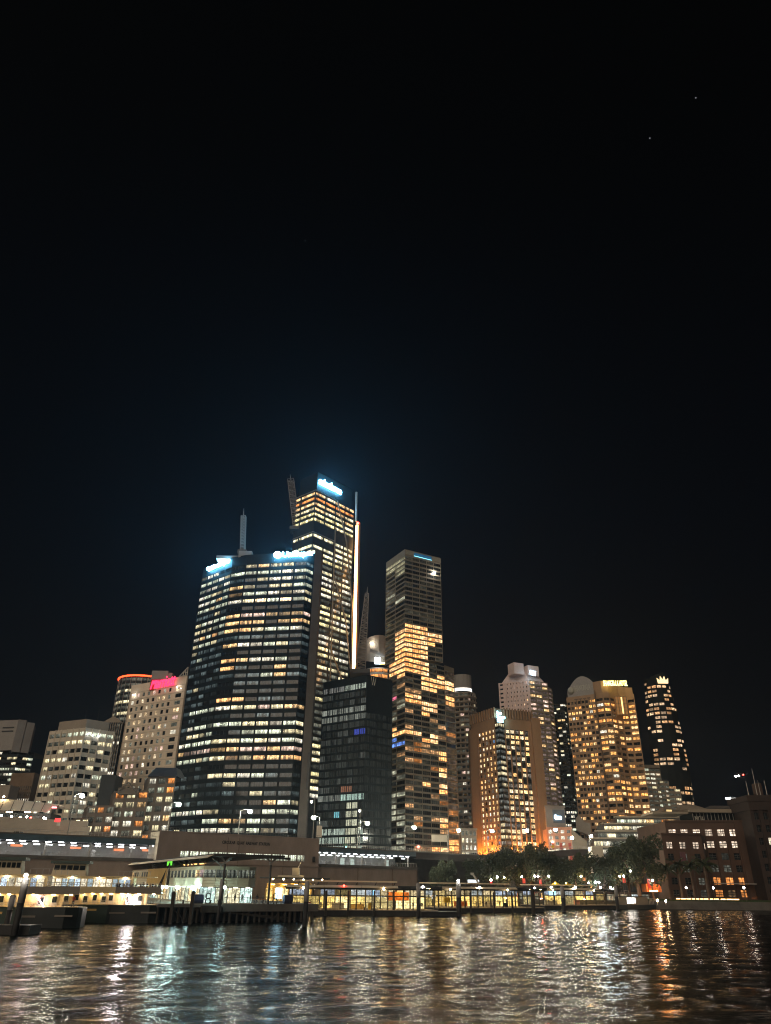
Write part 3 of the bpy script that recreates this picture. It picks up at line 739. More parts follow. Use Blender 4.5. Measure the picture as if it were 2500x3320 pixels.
# ---- tallest tower
def tall_tower():
    C = at(1024, 1590, 460); z = C.z; A = atz(960, 1617, z); P = atz(1090, 1623, z); D = atz(1149, 1653, z)
    B_ = Building('tallest_tower', 'tallest glass tower with brightly lit top floors and diagonal steel braces', (C.x, C.y, GZ))
    nf = 62; rowdark = {6, 7, 9}
    pal = [CREAM, (1., .85, .42), WHITE, CREAM]
    top = {0: WARM, 1: AMBER, 2: WARM, 3: WARM, 4: (1., .85, .4), 5: (1., .85, .4)}
    def lit(sec):
        def f(i, j, c):
            x, y = pj(c)
            if x < 1036 and y > 1800 and not (y > 2180 and x > 1000): return 'wall'
            if y > 2600: return 'wall'
            if j in top: return sc(top[j] if rng.random() < .8 else CREAM, rng.uniform(.85, 1.2))
            if sec < 2 and j in (6, 7, 9): return 'wall'
            if sec == 2 and j in (6, 7): return 'wall'
            if j in (8, 10, 11): return sc((1., .9, .55), rng.uniform(1.0, 1.3))
            if j in (13, 19, 24, 29, 33, 38, 39, 40): return sc(DIM, rng.uniform(.3, 1))
            return sc(rng.choice(pal), rng.uniform(.5, 1.05)) if rng.random() < .74 else sc(DIM, rng.uniform(.4, 1.4))
        return f
    o_ = (.05, .95, .22, .78)
    B_.face(A, C, GZ, z, 1, nf, lit(0), M['dark_clad'], cols=[0, .27, 1.0], op=o_, mull=(5, 1), depth=.3)
    B_.face(C, P, GZ, z, 2, nf, lit(1), M['dark_clad'], op=o_, mull=(5, 1), depth=.3)
    B_.face(P, D, GZ, z, 2, nf, lit(2), M['dark_clad'], op=o_, mull=(5, 1), depth=.3)
    bk = A + D - C; B_.plain(D, bk, GZ, z, M['dark_clad']); B_.plain(bk, A, GZ, z, M['dark_clad']); B_.cap([A, C, D, bk], z, M['roof_dark'])
    o = B_.finish(300)
    # dark crown screens above the lit floors
    b = MB(); ins = lambda p, k: lerp(p, (A + D) / 2, k); zc = z + 17
    b.prism([ins(C, .10), ins(P, .06), ins(D, .1), ins(bk, .1), ins(A, .1)], z + .05, zc); b.build('crown_screen', M['black_clad'], o)
    b = MB()
    for p, q, zz in ((A, C, z), (C, P, z), (A, C, z - 4.23 * 8), (C, P, z - 4.23 * 8)):
        d = (q - p).normalized(); n = Vector((d.y, -d.x, 0)); b.obox(Vector((p.x, p.y, zz)) + n * .05, q - p, n * .3, (0, 0, .6))
    b.build('cornice', M['steel'], o)
    def brace(a, c, r=.55):
        b = MB(); b.bar(a, c, r, n=6); b.build('brace', M['bronze'], o)
    n2 = Vector(((D - P).normalized().y, -(D - P).normalized().x, 0)) * 1.2
    f = lambda px, py, Y: at(px, py, Y) + n2
    brace(f(1091, 1625, 474), f(1120, 1760, 477)); brace(f(1120, 1760, 477), f(1138, 1960, 481)); brace(f(1138, 1960, 481), f(1136, 2190, 481))
    brace(f(1084, 1715, 473), f(1066, 2210, 473), .45); brace(f(1079, 1865, 473), f(1116, 2010, 477)); brace(f(1064, 2095, 473), f(1104, 2205, 477)); brace(f(1116, 2010, 477), f(1134, 2190, 480), .45)
    b = MB(); a, c = at(1155, 1690, 489), at(1156, 1596, 489); b.bar(a, c, .9, n=8); b.build('mast', M['steel'], o)
    s0 = at(1046, 1591, 464); s1 = at(1112, 1619, 477)
    sA, sB = ins(C, .02), ins(P, .0); dd = (sB - sA); sA = sA + dd * .10; sB = sA + dd * 1.12
    text_on('rooftop_sign', 'salesforce', Vector((sA.x, sA.y, z + 6.5)), Vector((sB.x, sB.y, z + 6.5)), 5.6, E_SIGN, out=.6, bold=.01, ext=.3, label='blue-white lettering on the crown of the tallest tower')
    t = thing('light_strip', 'tall vertical amber light strip on the right corner of the tallest tower', 'lights', at(1148, 2198, 470))
    b = MB(); a, c = at(1147, 2192, 470), at(1158, 1706, 494); b.bar(a + Vector((0, -.6, 0)), c + Vector((0, -.6, 0)), 1.15, n=8); b.build('tube', E_STRIP, t)
    b = MB(); b.bar(a + Vector((.6, 1.0, 0)), c + Vector((.6, 1.0, 3)), 1.9, n=6); b.build('bracket', M['coral'], t)
    b = MB(); b.ball(at(1160, 1697, 493), 1.1); b.build('beacon', E_RED, t)
tall_tower()

# ---- rounded tower seen behind the crane
def shell_tower():
    Y = 560; cxp = at(1245, 2100, Y); B_ = Building('curved_tower', 'curved grey tower with a bright square screen between the amber strip and the glass tower', (cxp.x, Y, GZ))
    zt = at(1200, 2090, Y).z; n = 10; x0 = atxz(1160, Y, zt).x; x1 = atxz(1300, Y, zt).x
    P = [Vector((x0 + (x1 - x0) * k / n, Y - 14 * math.sin(math.pi * k / n) + (6 if k == 0 else 0), 0)) for k in range(n + 1)]
    nf = 40; band = 6.0; z1 = zt - 22
    def lit(i, j, c):
        x, y = pj(c)
        if y > 2172: return sc(AMBER, rng.uniform(.7, 1.1))
        if 2150 < y < 2172 and x > 1212: return sc(WHITE, rng.uniform(.8, 1.2)) if x > 1218 else sc(DIM, 1)
        return sc(DIM, rng.uniform(.2, 1.3))
    for k in range(n): B_.face(P[k], P[k + 1], GZ, z1, 1, 34, lit, M['grey_panel'], op=(.03, .97, .2, .8), mull=(3, 1), depth=.2)
    B_.wins = [w for w in B_.wins if 2060 < pj(w[0])[1] < 2215 and pj(w[0])[0] < 1262]
    B_.finish()
    b = MB()
    for k in range(n):
        za, zb = zt + 3.5 * math.sin(math.pi * k / n), zt + 3.5 * math.sin(math.pi * (k + 1) / n); lo1, lo2 = z1 + 8 - 10 * (k / n), z1 + 8 - 10 * ((k + 1) / n)
        b.quad((P[k].x, P[k].y - .6, lo1), (P[k + 1].x, P[k + 1].y - .6, lo2), (P[k + 1].x, P[k + 1].y - .6, zb), (P[k].x, P[k].y - .6, za))
        b.quad((P[k].x, P[k].y, za), (P[k + 1].x, P[k + 1].y, zb), (P[k + 1].x, Y + 20, zb), (P[k].x, Y + 20, za))
    b.build('curved_parapet', M['beige'], B_.o)
    b = MB()
    for k in range(6): q = at(1204 + 8.5 * k, 2109 + 3.6 * k, 541); b.box(q, (2.0, .6, 2.4))
    b.build('louvre', M['grey_panel'], B_.o)
    b = MB()
    for p, q in (((1212, 2080), (1229, 2066)), ((1229, 2066), (1249, 2074))): b.bar(at(*p, 565), at(*q, 565), .7)
    b.build('roof_arm', M['steel'], B_.o)
    b = MB(); q = at(1224, 2142, 539); b.box(q, (4.2, .5, 5.0)); tag(b.build('square_screen', E_SIGN_SOFT, loc=q), 'small square glowing screen on the curved tower', 'sign')
    b = MB(); q = at(1245, 2152, 539); b.obox(q + Vector((-3, 0, -.4)), (5.5, 0, .4), (0, .4, 0), (0, 0, 1.2)); b.build('yellow_light', E_GOLD, B_.o)
    b = MB(); b.ball(at(1204, 2085, 545), .7); b.build('roof_lamp', E_GLOBE, B_.o)
shell_tower()

# ---- black hotel cube with the W
def black_hotel():
    A, C, D, E_, z = quadplan((1189, 2187), (1049, 2213), (1273, 2205), 345)
    B_ = Building('black_hotel', 'black gridded hotel block with dim reflections painted on its panes and a slanted letter at its top', (C.x, C.y, GZ))
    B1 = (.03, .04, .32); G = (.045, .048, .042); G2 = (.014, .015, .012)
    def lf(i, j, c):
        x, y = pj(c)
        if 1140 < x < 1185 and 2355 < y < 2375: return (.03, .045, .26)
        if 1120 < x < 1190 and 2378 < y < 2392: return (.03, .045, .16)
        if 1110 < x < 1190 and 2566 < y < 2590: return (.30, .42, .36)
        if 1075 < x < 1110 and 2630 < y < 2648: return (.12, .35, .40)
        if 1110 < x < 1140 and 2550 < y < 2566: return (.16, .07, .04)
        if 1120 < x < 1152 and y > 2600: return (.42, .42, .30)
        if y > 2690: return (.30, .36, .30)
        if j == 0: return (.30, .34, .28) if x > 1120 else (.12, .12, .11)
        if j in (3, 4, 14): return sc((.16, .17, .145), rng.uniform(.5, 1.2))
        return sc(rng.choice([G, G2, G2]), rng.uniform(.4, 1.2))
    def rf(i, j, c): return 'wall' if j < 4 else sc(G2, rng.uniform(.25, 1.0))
    o_ = (.05, .95, .14, .86)
    B_.face(A, C, GZ + 6, z - 3.2, 8, 24, lf, M['black_clad'], op=o_, mull=(3, 1), style='painted_glint', depth=.18, bw=.06); B_.face(C, D, GZ + 6, z - 3.2, 5, 24, rf, M['black_clad'], op=o_, mull=(3, 1), style='painted_glint', depth=.18, bw=.06)
    for p, q in ((A, C), (C, D), (D, E_), (E_, A)): B_.plain(p, q, z - 3.2, z, M['black_clad'])
    B_.face(A, C, GZ, GZ + 6, 5, 1, R(.7, [(.35, .42, .34), (.5, .5, .4)], DIM), M['black_clad'], op=(.05, .95, .1, .85), mull=(4, 1)); B_.plain(C, D, GZ, GZ + 6, M['black_clad'])
    B_.plain(D, E_, GZ, z - 3.2, M['black_clad']); B_.plain(E_, A, GZ, z - 3.2, M['black_clad']); B_.cap([A, C, D, E_], z - .5, M['roof_dark'])
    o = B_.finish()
    d = (D - C).normalized(); nn = Vector((d.y, -d.x, 0)); q = lerp(C, D, .17)
    b = MB(); base = Vector((q.x, q.y, z - 4.6)) + nn * .15; w, h = 2.9, 4.0
    for u0, u1 in ((0, .28), (.56, .28), (.44, .72), (1.0, .72)): b.bar(base + d * (u0 * w) + Vector((0, 0, h)), base + d * (u1 * w), .12, n=4)
    b.build('letter_w', M['letter_grey'], o)
    # street level: glazed screens
    b = MB(); b.obox(C + Vector((2, -1.2, GZ - z)), (D - C) * 1.1, nn * 1.0, (0, 0, 9)); b.build('podium', M['black_clad'], o)
black_hotel()

# ---- glass tower with amber floors
AMB = [(1268, 2036, 1316, 2200), (1316, 2026, 1384, 2187), (1384, 2057, 1440, 2092), (1366, 2193, 1441, 2232), (1366, 2232, 1413, 2246), (1441, 2208, 1476, 2247), (1443, 2262, 1480, 2298), (1317, 2252, 1367, 2273), (1344, 2273, 1415, 2292), (1367, 2292, 1415, 2316),
       (1270, 2362, 1370, 2391), (1370, 2387, 1420, 2407), (1419, 2428, 1452, 2465), (1419, 2485, 1454, 2521), (1372, 2538, 1398, 2557), (1421, 2542, 1456, 2580), (1425, 2660, 1460, 2698), (1400, 2745, 1456, 2768), (1458, 2728, 1500, 2768)]
AMD = [(1344, 2412, 1370, 2438), (1344, 2458, 1370, 2476), (1390, 2485, 1420, 2500), (1425, 2603, 1455, 2618), (1456, 2628, 1494, 2644), (1460, 2664, 1494, 2702), (1346, 2658, 1372, 2674), (1447, 2368, 1482, 2385)]
def amber_tower():
    A, C, D, E_, z = quadplan((1313, 1780), (1252, 1824), (1428, 1809), 420)
    B_ = Building('glass_tower', 'slender glass tower of stacked boxes with a block of amber-lit floors', (C.x, C.y, GZ))
    GD = (.030, .027, .018)
    def lit(i, j, c):
        x, y = pj(c)
        for r in AMB:
            if r[0] <= x <= r[2] and r[1] <= y <= r[3]: return sc(rng.choice([(1., .46, .16), (1., .40, .12), (1., .54, .24)]), rng.uniform(1.1, 1.9))
        for r in AMD:
            if r[0] <= x <= r[2] and r[1] <= y <= r[3]: return sc(AMBER, rng.uniform(.25, .4))
        if x < 1316:
            if 2258 < y < 2272: return (.6, .12, .2)
            if 2396 < y < 2420: return (.12, .25, .75)
            if y < 1865: return sc((.35, .33, .2), rng.uniform(.3, 1.2))
            if 1935 < y < 2000 or 2270 < y < 2340 or y > 2490: return sc((.42, .42, .30), rng.uniform(.1, .9)) if rng.random() < .5 else None
        if y > 2200 and rng.random() < .14: return sc((.8, .42, .18), rng.uniform(.25, .8))
        return sc(GD, rng.uniform(.2, 1.0)) if rng.random() < .5 else None
    nf = 64; zu = at(1439, 2150, 432).z; fh = (z - 4 - GZ) / nf; k = round((z - 4 - zu) / fh); zu = z - 4 - k * fh
    o_ = (.02, .98, .10, .78)
    B_.face(A, C, zu, z - 4, 2, k, lit, M['silver'], op=o_, mull=(6, 1), style='hotel', depth=.3, bw=.16); B_.face(C, D, zu, z - 4, 5, k, lit, M['silver'], op=o_, mull=(4, 1), style='hotel', depth=.3, bw=.16)
    A2 = lerp(C, A, .78); D2 = lerp(C, D, .985); Dm = atz(1441, 2160, zu); D3 = atz(1474, 2166, zu) + Vector((0, 4, 0))
    D2 = C + (Dm - Vector((C.x, C.y, zu))) * 1.0; D2.z = 0
    B_.face(A2, C, GZ, zu, 2, nf - k, lit, M['silver'], op=o_, mull=(6, 1), style='hotel', depth=.3, bw=.16); B_.face(C, D2, GZ, zu, 5, nf - k, lit, M['silver'], op=o_, mull=(4, 1), style='hotel', depth=.3, bw=.16)
    for a, c, z0, z1 in ((A, C, z - 4, z), (C, D, z - 4, z), (D, E_, zu, z), (E_, A, zu, z)): B_.plain(a, c, z0, z1, M['silver'] if z0 > zu + 1 else M['dark_clad'])
    B_.cap([A, C, D, E_], zu, M['dark_clad']); B_.cap([A, C, D, E_], z - 2.5, M['roof_dark'])
    zt3 = at(1460, 2154, 440).z
    D3 = Vector((D3.x, D3.y, 0)); S0 = D2 + Vector((0.05, .5, 0)); nf3 = 40
    B_.face(S0, D3, GZ, zt3 - 3, 1, nf3, lambda i, j, c: lit(i, j, c) if (lit(i, j, c) or (0,))[0] > .2 else sc((.03, .02, .014), rng.uniform(.3, 2)), M['bronze'], op=(.04, .96, .12, .88), mull=(6, 1), style='hotel', depth=.3, bw=.12)
    B_.plain(S0, D3, zt3 - 3, zt3, M['bronze']); B_.plain(D3, D3 + Vector((-6, 26, 0)), GZ, zt3, M['dark_clad']); B_.cap([S0, D3, D3 + Vector((-6, 26, 0)), S0 + Vector((-6, 26, 0))], zt3, M['roof_dark'])
    o = B_.finish(300)
    d = (D - C).normalized(); n = Vector((d.y, -d.x, 0))
    t0, t1 = lerp(C, D, .25), lerp(C, D, .74); b = MB(); b.obox(Vector((t0.x, t0.y, z - 3.6)) + n * .06, t1 - t0, n * .1, (0, 0, 2.6)); b.build('blue_roof_screen', em('blue_roof_glow', (.03, .25, .5), .28, False), o)
    b = MB(); b.obox(Vector((t0.x, t0.y, z - 3.5)) + n * .2, t1 - t0, n * .12, (0, 0, .35)); b.build('roof_tube', em('cyan_tube', (.3, .85, 1.), 1.6), o)
    b = MB()
    for t0, t1 in ((.02, .23), (.77, .99)):
        for k in range(9): q = lerp(C, D, t0 + (t1 - t0) * k / 8); b.obox(Vector((q.x, q.y, z - 3.4)) + n * .05, d * .3, n * .25, (0, 0, 2.8))
        for k in range(3): p, q = lerp(C, D, t0), lerp(C, D, t1); b.obox(Vector((p.x, p.y, z - 3.2 + k * 1.1)) + n * .04, q - p, n * .2, (0, 0, .22))
    b.build('crown_grille', M['letter_grey'], o)
    b = MB(); q = lerp(C, D, .80); b.ball(Vector((q.x, q.y, z - 12)) + n * .9, .75); b.build('facade_lamp', E_GLOBE, o)
amber_tower()

def balcony_tower():
    Y = 600; zt = at(1500, 2192, Y).z; x0, x1 = atxz(1468, Y, zt).x, atxz(1528, Y, zt).x
    B_ = Building('balcony_tower', 'grey apartment tower with stacked balconies and a bright band near its rounded top', ((x0 + x1) / 2, Y, GZ))
    n = 8; r = (x1 - x0) / 2; cx = (x0 + x1) / 2
    P = [Vector((cx - r * math.cos(math.pi * k / n), Y - r * .8 * math.sin(math.pi * k / n), 0)) for k in range(n + 1)]
    zb = at(1500, 2247, Y).z
    B_.prism(P + [Vector((cx, Y + 15, 0))], zb + 3.5, zt, M['grey_panel'])
    def lit(i, j, c): return sc(rng.choice([WHITE, CREAM, PINKY]), rng.uniform(.4, .9)) if rng.random() < .10 else (sc(DIM, .4) if rng.random() < .3 else None)
    xr = atxz(1541, Y, zb).x; zs = zb - 1
    B_.prism([Vector((x0 + 1, Y - 2, 0)), Vector((xr - 1, Y - 2, 0)), Vector((xr - 1, Y + 14, 0)), Vector((x0 + 1, Y + 14, 0))], zs, zb, M['grey_panel'])
    A, C, D = Vector((x0 + .5, Y - 4, 0)), Vector((x0 + (xr - x0) * .62, Y - 9, 0)), Vector((xr, Y - 2, 0))
    B_.face(A, C, GZ, zs, 3, 36, lit, M['beige'], op=(.12, .88, .35, .85), mull=(3, 1), style='hotel', depth=1.0); B_.face(C, D, GZ, zs, 3, 36, lit, M['beige'], op=(.12, .88, .35, .85), mull=(3, 1), style='hotel', depth=1.0)
    o = B_.finish()
    b = MB()
    for k in range(n):
        b.obox(Vector((P[k].x, P[k].y - .4, zb + .4)), P[k + 1] - P[k], (0, .3, 0), (0, 0, 2.6))
    b.build('band_window', em('top_band_light', (1., .92, .8), 1.3, False), o)
    b = MB()
    fh = (zs - GZ) / 36
    for j in range(36):
        for p, q in ((A, C), (C, D)):
            d = (q - p).normalized(); nn = Vector((d.y, -d.x, 0)); b.obox(Vector((p.x, p.y, GZ + j * fh)) + nn * .02, (q - p), nn * 1.1, (0, 0, .9))
    b.build('balcony', M['beige'], o)
balcony_tower()

# ---- brown hotel, uplit orange at its foot
def brown_hotel():
    A, C, D, E_, z = quadplan((1604, 2296), (1527, 2322), (1722, 2308), 450)
    B_ = Building('brown_hotel', 'brown ribbed hotel tower lit orange at its foot with a small white sign', (C.x, C.y, GZ))
    pal = [(1., .62, .26), (1., .70, .34), (1., .56, .2), (1., .8, .5)]
    zt = z - 12; nf = 29; fh = (zt - GZ) / nf
    lit = lambda p: (lambda i, j, c: sc(rng.choice(pal), rng.uniform(.7, 1.3)) if rng.random() < p(i, j) else (sc((.12, .10, .08), rng.uniform(.3, 1.3)) if rng.random() < .5 else (sc((.1, .25, .5), .8) if rng.random() < .03 else None)))
    pl = lambda i, j: .85 if i == 0 and j > 10 else (.7 if j < 4 else .62)
    a1 = lerp(A, C, .26); c1 = lerp(A, C, .96)
    B_.plain(A, a1, GZ, zt, M['four_brown']); B_.face(a1, c1, GZ, zt, 5, nf, lit(pl), M['four_brown'], op=(.2, .9, .3, .88), mull=(2, 1), style='hotel', depth=.5)
    c2 = lerp(C, D, .18); c3 = lerp(C, D, .24); d1 = lerp(C, D, .88)
    cc = C + Vector((1.5, -3.2, 0))
    B_.face(c1, cc, GZ, zt + 3, 1, nf + 1, lambda i, j, c: sc((.9, .75, .45), rng.uniform(.5, .9)) if j in (0, 4, 9, 20, 26) or rng.random() < .12 else sc((.10, .11, .10), rng.uniform(.2, 1.6)), M['black_clad'], op=(.06, .94, .25, .85), mull=(3, 1), style='office', depth=.2)
    B_.face(cc, c3, GZ, zt + 3, 1, nf + 1, lambda i, j, c: sc((.9, .75, .45), rng.uniform(.5, .9)) if j in (0, 4, 9, 20, 26) or rng.random() < .12 else sc((.10, .11, .10), rng.uniform(.2, 1.6)), M['black_clad'], op=(.06, .94, .25, .85), mull=(4, 1), style='office', depth=.2)
    B_.face(c3, d1, GZ, zt, 5, nf, lit(lambda i, j: .8 if i == 4 and (j < 7 or j > 15) else (.75 if j < 2 else .48)), M['dark_clad'], op=(.2, .97, .25, .88), mull=(2, 1), style='hotel', depth=.5)
    B_.plain(d1, D, GZ, zt, M['four_brown'])
    for p, q in ((A, c1), (c3, D)): B_.plain(p, q, zt, z - 5.5, M['four_brown'])
    B_.prism([A + Vector((.3, .3, 0)), C + Vector((0, .4, 0)), D + Vector((-.3, .3, 0)), E_], z - 5.5, z, M['brown'])
    B_.plain(E_, A, GZ, z - 5.5, M['four_brown']); B_.cap([c1, cc, c3, C], zt + 3, M['roof_dark'])
    o = B_.finish(300)
    b = MB(); w = Vector((13.5, 6, 0)); S0 = D + Vector((-.6, -2.6, 0)); S0.z = 0; S1 = S0 + Vector((5.6, 1.6, 0)); b.prism([S0, S1, S1 + Vector((-3, 26, 0)), S0 + Vector((-3, 26, 0))], GZ, z - 4); b.build('end_wall', M['four_brown'], o)
    b = MB(); S0 = A + Vector((-1.6, -1.2, 0)); S1 = lerp(A, C, .22) + Vector((-.4, -1.6, 0)); b.prism([S0, S1, S1 + Vector((0, 8, 0)), S0 + Vector((0, 8, 0))], GZ, z - 9); b.build('end_wall', M['four_brown'], o)
    def ribs(p, q, n, zb, zc, nm):
        d = (q - p).normalized(); nn = Vector((d.y, -d.x, 0))
        for i in range(n + 1):
            b = MB(); a = lerp(p, q, i / n); b.obox(Vector((a.x, a.y, zb)) - d * .4 + nn * .03, d * .7, nn * .35, (0, 0, zc - zb)); b.build(nm, M['four_brown'], o)
    ribs(a1, c1, 5, GZ, zt, 'rib'); ribs(c3, d1, 5, GZ, zt, 'rib')
    def crown(p, q, n):
        d = (q - p).normalized(); nn = Vector((d.y, -d.x, 0)); b = MB()
        for i in range(n + 1):
            a = lerp(p, q, i / n); b.obox(Vector((a.x, a.y, z - 5.6)) - d * .35 + nn * .02, d * .7, nn * .9, (0, 0, 6.2))
        b.build('crown_fins', M['four_brown'], o)
    crown(A, C, 10); crown(c3, D, 10)
    sp = lerp(C, D, .02); sq = lerp(C, D, .23); sp = sp + Vector((0, -3, 0)); sq = sq + Vector((0, -3, 0))
    text_on('rooftop_sign', 'Four\nSeasons\nHotel', Vector((sp.x, sp.y, z - 9.0)), Vector((sq.x, sq.y, z - 9.0)), 6.6, em('sign_hotel_light', (.4, .85, 1.), 12.0), out=.5, bold=.04, ext=.2, label='small three-line white sign near the top of the brown ribbed hotel')
    # orange uplights standing on the ground before the ribs
    for p, q, n in ((a1, c1, 5), (c3, d1, 5)):
        d = (q - p).normalized(); nn = Vector((d.y, -d.x, 0))
        for i in range(n + 1):
            a = lerp(p, q, i / n) + nn * 3.2; b = MB(); b.box((a.x, a.y, 21.6), (1.0, .5, .4)); b.build('uplight', E_ORUP4, o)
    b = MB(); d0 = a1 + Vector((-12, -3.4, 0)); b.obox(Vector((a1.x - 12, a1.y - 5, GZ)), Vector((d1.x - a1.x + 26, d1.y - a1.y - 4, 0)), (0, 4, 0), (0, 0, 18.4)); b.build('podium', M['brown'], o)
brown_hotel()

def white_apartments():
    A, C, D, E_, z = quadplan((1715, 2205), (1617, 2216), (1775, 2214), 560)
    B_ = Building('white_apartment_tower', 'pinkish white apartment tower with a stepped pyramid roof behind the brown hotel', (C.x, C.y, GZ))
    pal = [WARM, (1., .66, .36), PINKY]
    lw = lambda i, j, c: 'wall' if pj(c)[1] > 2330 else (sc(rng.choice(pal), rng.uniform(.5, 1)) if rng.random() < .10 else None)
    nf = 44
    B_.face(A, C, GZ, z, 1, nf, lw, M['quay_white'], cols=[.0, .17, .24, .36, .47, .56, .67, .77, .86, 1.0], op=(.22, .78, .35, .75), mull=(1, 1), style='hotel', depth=.4)
    lr = lambda i, j, c: sc(rng.choice(pal), rng.uniform(.6, 1.2)) if rng.random() < (.40 if i in (0, 2) else .22) else (sc((.10, .07, .06), rng.uniform(.3, 1.5)))
    B_.face(C, D, GZ, z, 3, nf, lr, M['tan'], op=(.06, .94, .28, .85), mull=(3, 1), style='hotel', depth=.9)
    D4 = atz(1789, 2222, z); D4 = Vector((D4.x, D4.y, z))
    B_.face(D, D4, GZ, z - 3, 1, nf, lr, M['tan'], op=(.06, .94, .28, .85), mull=(3, 1), style='hotel', depth=.9)
    B_.plain(D4, D4 + E_ - D, GZ, z - 3, M['tan']); B_.plain(E_, A, GZ, z, M['quay_white']); B_.cap([A, C, D, E_], z, M['roof_dark']); B_.cap([D, D4, D4 + E_ - D, E_], z - 3, M['roof_dark'])
    B_.wins = [w for w in B_.wins if pj(w[0])[1] < 2640]
    o = B_.finish(300)
    ins = lambda p, k: lerp(p, (A + C + D + E_) / 4, k)
    b = MB(); P1 = [ins(A, .12), ins(C, .12), ins(D, .12), ins(E_, .12)]; P2 = [ins(p, .5) for p in (A, C, D, E_)]
    for i in range(4):
        j = (i + 1) % 4; b.quad((P1[i].x, P1[i].y, z), (P1[j].x, P1[j].y, z), (P2[j].x, P2[j].y, z + 9.5), (P2[i].x, P2[i].y, z + 9.5))
    b.quad(*[(p.x, p.y, z + 9.5) for p in P2]); b.build('pyramid_roof', M['quay_white'], o)
    b = MB(); c0 = (A + C + D + E_) / 4; b.box((c0.x - 6, c0.y - 6, z + 9), (9, 9, 9), .4); b.box((c0.x + 6, c0.y - 4, z + 8), (10, 8, 8), .4); b.build('roof_housing', M['quay_white'], o)
    b = MB()
    d = (C - A).normalized(); nn = Vector((d.y, -d.x, 0))
    for k in (.0, .20, .30, .42, .52, .62, .72, .82, .93): q = lerp(A, C, k); b.obox(Vector((q.x, q.y, GZ)) + nn * .02, d * 1.0, nn * .7, (0, 0, z - GZ))
    b.build('pilaster', M['quay_white'], o)
    sp, sq = at(1717, 2188, 552), at(1737, 2190, 556)
    text_on('rooftop_sign', 'QUAY\nWEST', sp, sq, 3.7, em('sign_quay_light', (.5, .8, 1.), 9.0), out=.6, bold=.03, ext=.2, label='small two-line white sign on the roof of the pinkish white apartment tower')
white_apartments()

def dark_apartments():
    Y = 600; z = at(1810, 2280, Y).z; A, C, D = atxz(1776, Y + 5, z), atxz(1828, Y, z), atxz(1850, Y + 10, z)
    B_ = Building('dark_tower', 'dark tower with scattered lit rooms between the white apartments and the wide hotel', (C.x, Y, GZ))
    def lit(i, j, c):
        x, y = pj(c)
        p = .35 if y < 2440 else .18
        return sc(rng.choice([WARM, CREAM, WHITE, WHITE] if y < 2440 else [WHITE, COOL]), rng.uniform(.5, 1.1)) if rng.random() < p else None
    B_.face(A, C, GZ, z, 4, 46, lit, M['dark_clad'], op=(.1, .9, .3, .8), mull=(2, 1), style='hotel'); B_.face(C, D, GZ, z, 3, 46, lit, M['dark_clad'], op=(.15, .85, .3, .8), mull=(2, 1), style='hotel')
    B_.cap([A, C, D, D + Vector((0, 15, 0)), A + Vector((0, 15, 0))], z, M['roof_dark']); B_.plain(D, D + Vector((0, 15, 0)), GZ, z, M['dark_clad'])
    B_.wins = [w for w in B_.wins if pj(w[0])[1] < 2700]; B_.finish(300)
dark_apartments()

